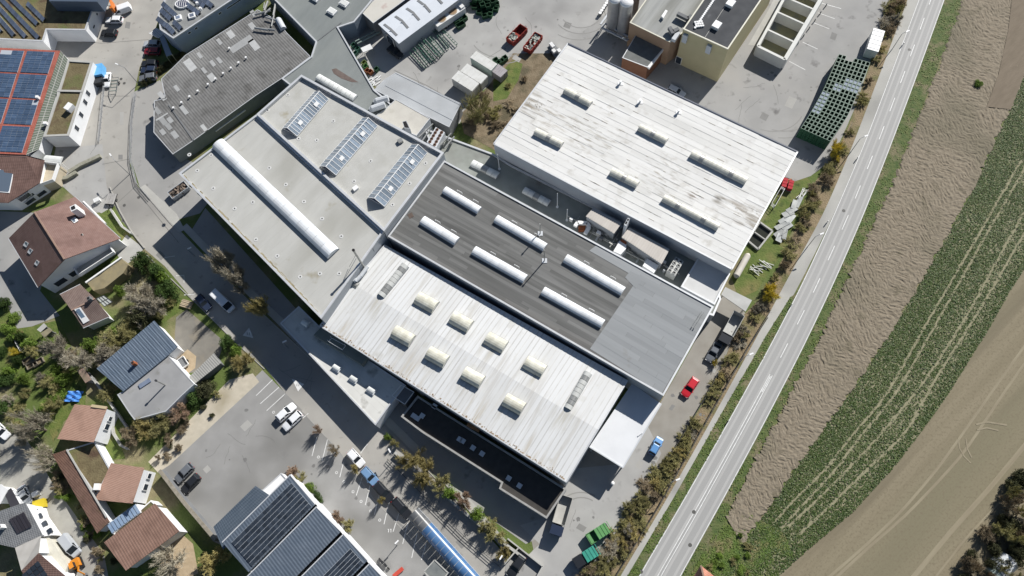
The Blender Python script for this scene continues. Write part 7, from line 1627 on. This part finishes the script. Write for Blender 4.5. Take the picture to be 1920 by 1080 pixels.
# ================================================================ TREES AND SHRUBS
def foliage(name, c, c2, rnd=.22): return mat(name, c, c2, ns=1.1, rough=.75, rnd=rnd, spec=.2, big=(tuple(v * .75 for v in c), .9, .5, .7))
FOL = dict(brown=foliage('twigs_brown', (.37, .30, .20), (.30, .24, .155)), grey=foliage('twigs_grey', (.46, .42, .33), (.38, .34, .26)), olive=foliage('shoots_olive', (.39, .36, .16), (.32, .295, .13)), yellow=foliage('blossom_yellow', (.62, .50, .06), (.5, .41, .07)),
           ever=foliage('leaves_evergreen', (.045, .085, .022), (.075, .12, .03)), green=foliage('leaves_green', (.13, .21, .03), (.17, .24, .05)), pink=foliage('shoots_reddish', (.37, .265, .19), (.31, .22, .15)), dark=foliage('leaves_dark', (.07, .075, .035), (.10, .10, .05)), gold=foliage('shoots_gold', (.41, .345, .14), (.33, .28, .12)))
mBark = mat('bark', (.11, .085, .06), (.16, .13, .10), ns=3, rough=.9)
def unit_dirs(r, n, up=.15):
    v = r.normal(size=(n, 3)); v[:, 2] = np.abs(v[:, 2]) * .9 + up; return v / np.linalg.norm(v, axis=1)[:, None]
def twig_crown(seed, nlimb=9, nsub=7, ntw=26, wid=.016, leaf=0):
    r = np.random.default_rng(seed); tris = []; 
    base = np.array((0, 0, .12)); V = []; 
    def blade(a, d, L, w, n=1):
        s = np.cross(d, r.normal(size=d.shape)); s /= np.linalg.norm(s, axis=-1)[..., None] + 1e-9
        return np.stack([a - s * w, a + s * w, a + d * L + s * w * .25, a + d * L - s * w * .25], 1)
    limb_d = unit_dirs(r, nlimb, .25); limb_d[:, :2] *= 1.15; ll = r.uniform(.55, .85, nlimb)
    P0 = np.repeat(base[None], nlimb, 0) + r.normal(size=(nlimb, 3)) * .04
    V.append(blade(P0, limb_d, ll[:, None], np.full((nlimb, 1), .03))); V.append(blade(P0, limb_d, ll[:, None], np.full((nlimb, 1), .03)))
    t = r.uniform(.3, 1, (nlimb, nsub, 1)); P1 = (P0[:, None] + limb_d[:, None] * ll[:, None, None] * t).reshape(-1, 3)
    d1 = np.repeat(limb_d, nsub, 0) * .8 + unit_dirs(r, nlimb * nsub, .1) * .8; d1 /= np.linalg.norm(d1, axis=1)[:, None]; l1 = r.uniform(.22, .45, (len(P1), 1))
    V.append(blade(P1, d1, l1, np.full((len(P1), 1), .018)))
    t = r.uniform(.15, 1, (len(P1), ntw, 1)); P2 = (P1[:, None] + d1[:, None] * l1[:, None] * t).reshape(-1, 3)
    d2 = np.repeat(d1, ntw, 0) * .7 + r.normal(size=(len(P2), 3)) * .6; d2[:, 2] += .2; d2 /= np.linalg.norm(d2, axis=1)[:, None]; l2 = r.uniform(.10, .26, (len(P2), 1))
    V.append(blade(P2, d2, l2, np.full((len(P2), 1), wid)))
    if leaf:
        k = r.random(len(P2)) < leaf; q = P2[k] + d2[k] * l2[k]; n_ = len(q); u = r.normal(size=(n_, 3)); u /= np.linalg.norm(u, axis=1)[:, None]; w_ = np.cross(u, r.normal(size=(n_, 3))); w_ /= np.linalg.norm(w_, axis=1)[:, None]; s = r.uniform(.014, .03, (n_, 1))
        V.append(np.stack([q - u * s, q - w_ * s * .6, q + u * s, q + w_ * s * .6], 1))
    Q = np.concatenate(V); Q[..., 2] = np.maximum(Q[..., 2], .02)
    return Q.reshape(-1, 3), np.arange(len(Q) * 4).reshape(-1, 4)
def leaf_crown(seed, nclump=34, nl=150, size=.04):
    r = np.random.default_rng(seed); c = r.normal(size=(nclump, 3)); c /= np.linalg.norm(c, axis=1)[:, None]; c *= r.uniform(.25, .8, (nclump, 1)); c[:, 2] = np.abs(c[:, 2]) * .9 + .18
    rad = r.uniform(.2, .34, (nclump, 1, 1)); d = r.normal(size=(nclump, nl, 3)); d /= np.linalg.norm(d, axis=2)[..., None]; q = (c[:, None] + d * rad * r.uniform(.6, 1.05, (nclump, nl, 1))).reshape(-1, 3)
    n_ = len(q); u = r.normal(size=(n_, 3)); u /= np.linalg.norm(u, axis=1)[:, None]; w_ = np.cross(u, r.normal(size=(n_, 3))); w_ /= np.linalg.norm(w_, axis=1)[:, None]; s = r.uniform(.6, 1.3, (n_, 1)) * size
    Q = np.stack([q - u * s, q - w_ * s * .7, q + u * s, q + w_ * s * .7], 1); Q[..., 2] = np.maximum(Q[..., 2], .03)
    return Q.reshape(-1, 3), np.arange(n_ * 4).reshape(-1, 4)
CROWN = {}
def crown_me(kind, colour, var):
    k = (kind, colour, var)
    if k not in CROWN:
        if kind == 'leaf': v, f = leaf_crown(100 + var)
        elif kind == 'bare': v, f = twig_crown(200 + var, 12, 9, 34, .006)
        elif kind == 'bush': v, f = twig_crown(300 + var, 15, 9, 46, .0085, .12)
        else: v, f = twig_crown(400 + var, 15, 9, 40, .008, .5)
        CROWN[k] = np_mesh('crown', v, f, FOL[colour])
    return CROWN[k]
TRUNK = {}
def trunk_me(kind):
    if kind not in TRUNK:
        b = MB()
        if kind == 'tree':
            b.tube((0, 0, 0), (.01, .01, .3), .06, .045, n=7); random.seed(2)
            for i in range(6): a = i * 1.05; e = Vector((.35 * math.cos(a), .35 * math.sin(a), .55 + .06 * (i % 3))); b.tube((.01, .01, .26), e, .03, .012, n=5)
        else:
            for i in range(4): a = i * 1.6; b.tube((.03 * math.cos(a), .03 * math.sin(a), 0), (.22 * math.cos(a), .22 * math.sin(a), .4), .03, .012, n=5)
        me = bpy.data.meshes.new('trunk'); me.from_pydata(b.v, [], b.f); me.materials.append(mBark); TRUNK[kind] = me
    return TRUNK[kind]
PLN = [0]
def plant(name, label, px, r_px, hgt, kind, colour, group=None, cat=None, tree=False, radius=None):
    """px: centre of the crown in the picture"""
    PLN[0] += 1; o = zed(G(px[0], px[1], hgt * .45), .03)
    r = radius or (G(px[0] + r_px, px[1]) - G(*px)).length
    t = thing(name, label, cat or ('tree' if tree else 'shrub'), o, group); t.rotation_euler = (0, 0, random.random() * 6.28); t.scale = (r, r * random.uniform(.85, 1.1), hgt)
    for nm, me in (('trunk' if tree else 'stem', trunk_me('tree' if tree else 'bush')), ('crown', crown_me(kind, colour, PLN[0] % 3))):
        c = bpy.data.objects.new(nm, me); COL.objects.link(c); c.parent = t
    return t
random.seed(77)
# named single trees and shrubs
for a in (('bare_tree', 'bare brown street tree in the hall shadow, nearest the van', (418, 495), 24, 9, 'bush', 'grey'), ('bare_tree', 'bare tan street tree in the hall shadow, middle one', (447, 528), 25, 9, 'bush', 'grey'), ('budding_tree', 'olive budding street tree beside the wedge annex', (490, 577), 21, 8, 'shoot', 'gold'),
          ('bare_tree', 'bare olive tree on the earth plot with dark trunk', (896, 208), 34, 6.5, 'bare', 'olive'), ('small_tree', 'leafless young tree at the parking bays, upper one', (597, 806), 12, 3.5, 'bare', 'pink'), ('small_tree', 'leafless young tree at the parking bays, lower one', (628, 845), 14, 3.5, 'bare', 'brown'), ('small_tree', 'thin ochre young tree between the street cars', (666, 880), 9, 3, 'shoot', 'gold'), ('small_tree', 'thin dark young tree beside the black people carrier', (716, 938), 8, 3, 'shoot', 'gold'),
          ('bare_tree', 'spreading bare tree beside the salmon shed', (152, 678), 28, 5, 'bare', 'grey'), ('bare_tree', 'silvery bare fruit tree on the left lawn', (110, 655), 28, 5.5, 'bare', 'grey'), ('bare_tree', 'tall bare tree at the court wall, upper', (62, 800), 38, 9, 'bare', 'grey'), ('bare_tree', 'tall bare tree at the court wall, lower', (88, 862), 30, 8, 'bare', 'grey'), ('bare_tree', 'bare tan tree in front of the brown roofed house', (318, 1052), 40, 6, 'bare', 'grey'), ('conifer', 'spiky olive shrub at the solar hall corner', (405, 1050), 28, 4, 'shoot', 'gold')):
    plant(*a, tree=True)
for a in (('evergreen_bush', 'large dark evergreen at the street bend', (266, 490), 22, 4.5, 'leaf', 'ever'), ('evergreen_bush', 'dark evergreen with yellow patch beside the street', (292, 508), 22, 4.5, 'leaf', 'ever'), ('evergreen_bush', 'bright green bush at the street corner garden', (303, 520), 18, 4, 'leaf', 'green'), ('evergreen_bush', 'dark evergreen behind the bare garden shrubs', (312, 545), 22, 4.5, 'leaf', 'ever'), ('evergreen_bush', 'round green bush beside the mossy terrace', (224, 546), 13, 3, 'leaf', 'green'), ('garden_shrub', 'grey bare shrub above the workshop', (262, 560), 32, 5, 'bush', 'grey'), ('garden_shrub', 'grey bare shrub beside the court entrance', (292, 572), 28, 5, 'bush', 'grey'), ('evergreen_bush', 'dark evergreen at the workshop corner', (268, 598), 24, 4.5, 'leaf', 'dark'),
          ('garden_shrub', 'wide olive shrub below the bungalow', (222, 632), 30, 3.5, 'shoot', 'olive'), ('garden_shrub', 'bare shrub leaning over the blue roof', (200, 665), 28, 4.5, 'bush', 'grey'), ('garden_shrub', 'green leafy shrub below the bungalow corner', (172, 648), 20, 3.5, 'leaf', 'green'), ('garden_shrub', 'tawny shrub against the workshop gable', (206, 735), 20, 3, 'shoot', 'olive'), ('evergreen_bush', 'clipped dark green hedge shrub above the lean-to', (425, 642), 16, 3, 'leaf', 'ever'), ('evergreen_bush', 'clipped dark green hedge shrub below the first', (440, 660), 15, 3, 'leaf', 'green'), ('garden_shrub', 'golden shrub at the lean-to corner', (457, 678), 20, 3.5, 'shoot', 'gold'),
          ('garden_shrub', 'dark shrub at the right of the workshop wing', (385, 732), 22, 3, 'leaf', 'dark'), ('garden_shrub', 'dark shrub along the gravel path, middle', (362, 750), 20, 3, 'leaf', 'ever'), ('garden_shrub', 'brown shrub along the gravel path', (338, 775), 22, 3, 'bush', 'pink'), ('garden_shrub', 'tawny shrub at the foot of the workshop wing', (300, 790), 26, 3.5, 'shoot', 'olive'), ('garden_shrub', 'tawny shrub near the court wall end', (270, 806), 24, 3.5, 'shoot', 'gold'), ('garden_shrub', 'brown bare shrub beside the curved garden wall', (245, 818), 22, 3, 'bush', 'brown'),
          ('forsythia', 'bright yellow forsythia on the left lawn', (30, 661), 11, 2, 'shoot', 'yellow'), ('forsythia', 'glowing yellow forsythia at the crate stacks', (1568, 281), 17, 3.2, 'shoot', 'yellow'), ('forsythia', 'yellow forsythia in the hedge by the annex', (1445, 548), 20, 3, 'shoot', 'yellow'), ('forsythia', 'small pale yellow shrub at the dark saloon', (1340, 682), 8, 1.5, 'shoot', 'yellow'),
          ('planter_shrub', 'large golden shrub at the head of the street planter', (770, 862), 26, 4, 'shoot', 'gold'), ('planter_shrub', 'golden shrub second in the street planter', (798, 886), 26, 4, 'shoot', 'gold'), ('planter_shrub', 'golden-green shrub third in the street planter', (826, 910), 22, 3.5, 'shoot', 'olive'), ('planter_shrub', 'green shrub in the middle of the street planter', (845, 925), 18, 3.2, 'leaf', 'green'), ('planter_shrub', 'reddish shrub in the street planter', (868, 938), 22, 3.5, 'bush', 'pink'), ('planter_shrub', 'bright green shrub low in the street planter', (894, 965), 17, 3, 'leaf', 'green'), ('planter_shrub', 'brown shrub low in the street planter', (912, 990), 20, 3, 'bush', 'olive'), ('planter_shrub', 'dull green shrub near the planter end', (930, 1005), 20, 3, 'shoot', 'olive'), ('planter_shrub', 'last golden shrub at the planter end', (946, 1035), 17, 3, 'shoot', 'gold'), ('planter_shrub', 'small green shrub above the planter head', (727, 820), 10, 2, 'leaf', 'green'), ('planter_shrub', 'small tawny shrub above the planter head', (741, 832), 9, 2, 'shoot', 'olive'),
          ('bed_shrub', 'reddish shrub at the solar hall roof head', (548, 886), 13, 2, 'bush', 'pink'), ('bed_shrub', 'green shrub in the bed beside the solar hall', (565, 900), 15, 2, 'shoot', 'olive'), ('bed_shrub', 'green shrub second in the solar hall bed', (580, 915), 15, 2, 'leaf', 'green'), ('bed_shrub', 'dark green shrub at the solar hall bed end', (595, 933), 13, 2, 'leaf', 'ever'), ('bed_shrub', 'red-brown shrub in the lower solar hall bed', (635, 970), 14, 2, 'bush', 'pink'), ('bed_shrub', 'olive shrub in the lower solar hall bed', (652, 988), 15, 2, 'shoot', 'olive'),
          ('garden_shrub', 'green tussock in the ploughed field', (1835, 157), 11, 1.0, 'leaf', 'green')):
    plant(*a)
# hedge row by the shaded cars, gardens, verge thickets, hedge strip along the road
HED = [(331, 106), (322, 112), (314, 120), (306, 126), (298, 132), (290, 140), (282, 148), (270, 156), (340, 103)]
for c in HED: plant('hedge_bush', 'small dark hedge bush behind the shaded cars', c, 8, 1.6, 'leaf', 'dark', 'hedge bushes behind the shaded cars')
def scatter(name, label, group, poly, n, kinds, rr, hh, seed, cat='shrub'):
    random.seed(seed); xs = [p[0] for p in poly]; ys = [p[1] for p in poly]; k = 0; g = 0; pts = []
    while k < n and g < 6000:
        g += 1; x, y = random.uniform(min(xs), max(xs)), random.uniform(min(ys), max(ys))
        if not in_poly(np.array([x]), np.array([y]), poly)[0]: continue
        if any((x - a) ** 2 + (y - b_) ** 2 < (rr[0] * .8) ** 2 for a, b_ in pts): continue
        pts.append((x, y)); kd, cl = random.choice(kinds); lb = label % ADJ[cl] if '%s' in label else label
        plant(name, lb, (x, y), random.uniform(*rr), random.uniform(*hh), kd, cl, (group % ADJ[cl]) if '%s' in group else group, cat); k += 1
ADJ = dict(brown='brown', grey='grey', olive='olive', yellow='yellow', ever='dark evergreen', green='green', pink='reddish', dark='dark', gold='golden')
HEDGE = [(1684, -20), (1698, -20), (1680, 40), (1640, 130), (1584, 270), (1530, 390), (1460, 520), (1400, 630), (1312, 795), (1227, 945), (1144, 1080), (1122, 1110), (1062, 1110), (1106, 1062), (1160, 978), (1208, 905), (1250, 852), (1284, 810), (1324, 745), (1350, 700), (1380, 640), (1405, 592), (1432, 560), (1470, 490), (1498, 425), (1530, 345), (1562, 305), (1592, 242), (1642, 105), (1664, 20)]
scatter('hedge_shrub', '%s twiggy shrub in the hedge strip along the main road', '%s shrubs of the roadside hedge', HEDGE, 295, [('bush', 'brown')] * 5 + [('bush', 'grey')] * 2 + [('shoot', 'olive')] * 5 + [('bush', 'olive')] * 4 + [('shoot', 'gold')], (9, 17), (.7, 1.7), 5)
scatter('garden_shrub', '%s shrub in the wild garden at the left edge', '%s shrubs of the left garden', [(0, 690), (40, 640), (130, 640), (160, 700), (120, 760), (70, 800), (60, 850), (95, 870), (80, 900), (20, 800), (0, 800)], 26, [('bush', 'grey')] * 3 + [('bush', 'brown')] * 1 + [('shoot', 'olive')] * 3 + [('leaf', 'green')] * 3 + [('leaf', 'ever')] * 2, (9, 20), (1.2, 3.2), 6)
scatter('garden_shrub', '%s shrub at the left margin of the lawns', '%s shrubs at the left margin', [(0, 560), (20, 560), (45, 600), (30, 700), (0, 760)], 12, [('leaf', 'ever')] * 2 + [('bush', 'grey')] + [('shoot', 'olive')] + [('leaf', 'green')], (10, 18), (1.5, 3), 9)
scatter('garden_shrub', '%s shrub on the bank between bungalow and workshop', '%s shrubs on the bank', [(170, 690), (190, 650), (230, 600), (260, 540), (330, 560), (340, 580), (290, 600), (230, 660), (180, 700)], 14, [('bush', 'grey')] * 2 + [('bush', 'olive')] * 2 + [('leaf', 'green')] + [('leaf', 'ever')] * 2 + [('shoot', 'olive')] * 2, (9, 17), (1.5, 3), 10)
scatter('bank_shrub', '%s shrub on the slope between court houses and lower court', '%s shrubs on the court slope', [(100, 880), (125, 900), (170, 960), (205, 1010), (225, 1075), (190, 1075), (150, 990), (110, 930)], 20, [('bush', 'brown')] * 3 + [('leaf', 'dark')] + [('shoot', 'olive')] * 2 + [('leaf', 'green')], (7, 13), (1, 2.2), 11)
scatter('bank_shrub', '%s shrub on the verge along the parking lot path', '%s shrubs on the path verge', [(280, 850), (400, 742), (470, 700), (478, 706), (330, 850), (300, 872)], 12, [('bush', 'brown')] * 2 + [('leaf', 'dark')] + [('shoot', 'olive')], (6, 11), (.8, 1.6), 12)
scatter('corner_thicket', '%s shrub in the thicket at the lower right corner', '%s shrubs of the lower right thicket', [(1925, 880), (1925, 1090), (1780, 1090), (1800, 1050), (1850, 1000), (1880, 940)], 30, [('leaf', 'dark')] * 3 + [('bush', 'brown')] * 2 + [('shoot', 'olive')], (12, 22), (2, 4), 13)
scatter('hedge_shrub', '%s shrub at the earth plot behind the white hall', '%s shrubs of the earth plot', [(880, 180), (925, 170), (1000, 140), (1020, 125), (1035, 140), (960, 240), (935, 262), (880, 250)], 14, [('bush', 'brown')] * 3 + [('bush', 'olive')], (7, 14), (.6, 1.6), 14)
scatter('garden_shrub', '%s low plant beside the wayside hut', '%s low plants by the hut', [(1300, 1040), (1420, 990), (1400, 1080), (1300, 1080)], 14, [('leaf', 'green')] * 2 + [('shoot', 'olive')], (6, 12), (.4, .9), 15)
# grass tufts on verges and lawns (uncountable)
def tufts(name, label, px, n, m_, seed, ln=(.12, .3)):
    r = np.random.default_rng(seed); poly = [G(*p) for p in px]; xs = [p.x for p in poly]; ys = [p.y for p in poly]; X = r.uniform(min(xs), max(xs), n); Y = r.uniform(min(ys), max(ys), n); k = in_poly(X, Y, poly)
    k &= r.random(n) < np.clip(vnoise(X * .5, Y * .5, seed) * 1.8 - .2, 0, 1); X, Y = X[k], Y[k]; n = len(X); a = r.uniform(0, 6.28, n); L = r.uniform(*ln, n); z = r.uniform(.06, .2, n); c, s = np.cos(a), np.sin(a)
    Q = np.stack([np.stack([X + (u * c - v * s) * L, Y + (u * s + v * c) * L, .04 + z * w_], -1) for u, v, w_ in ((-1, 0, .1), (0, -.3, .8), (1, 0, .3), (0, .3, 1.))], 1).reshape(-1, 3)
    o = bpy.data.objects.new(name, np_mesh(name, Q, np.arange(n * 4).reshape(-1, 4), m_)); COL.objects.link(o); tag(o, label, 'grass', kind='stuff')
mTuft = mat('grass_tuft', (.075, .135, .022), (.12, .16, .035), ns=.9, rough=.7, big=((.2, .18, .08), .35, .52, .66))
tufts('grass_tufts', 'rough grass on the field side of the main road', [(x_ + 1, y_) for x_, y_ in VL[1:-1]] + [(x_ + 7, y_) for x_, y_ in FL[1:-1]][::-1], 85000, mTuft, 41)
tufts('grass_tufts', 'rough grass between cycle path and main road', [(1496, 545), (1440, 655), (1354, 810), (1275, 948), (1197, 1080), (1176, 1080), (1262, 935), (1344, 790), (1437, 628), (1480, 560)], 30000, mTuft, 42)
tufts('grass_tufts', 'rough grass at the end of the crop field', [(1340, 1000), (1400, 960), (1470, 1000), (1490, 1050), (1450, 1085), (1290, 1085)], 16000, mTuft, 43)

# ---------------------------------------------------------------- labels of look-alikes: say the place where a short count can be followed
_by = {}
for o in sc.objects:
    if o.parent is None and o.get('group') and o.get('label'): _by.setdefault(o['label'], []).append(o)
_W = 'first second third fourth fifth sixth seventh eighth ninth tenth eleventh twelfth thirteenth fourteenth fifteenth sixteenth seventeenth eighteenth nineteenth twentieth twenty-first twenty-second'.split()
for lb, obs in _by.items():
    if not 1 < len(obs) <= 22: continue
    def _v(o): q = Vector(o.location) - Vector((0, 0, H)); return q.dot(down) / q.dot(fwd)
    for i, o in enumerate(sorted(obs, key=_v)): o['label'] = ' '.join((lb + ', %s from the top' % _W[i]).split()[:16]) if len(lb.split()) <= 12 else lb
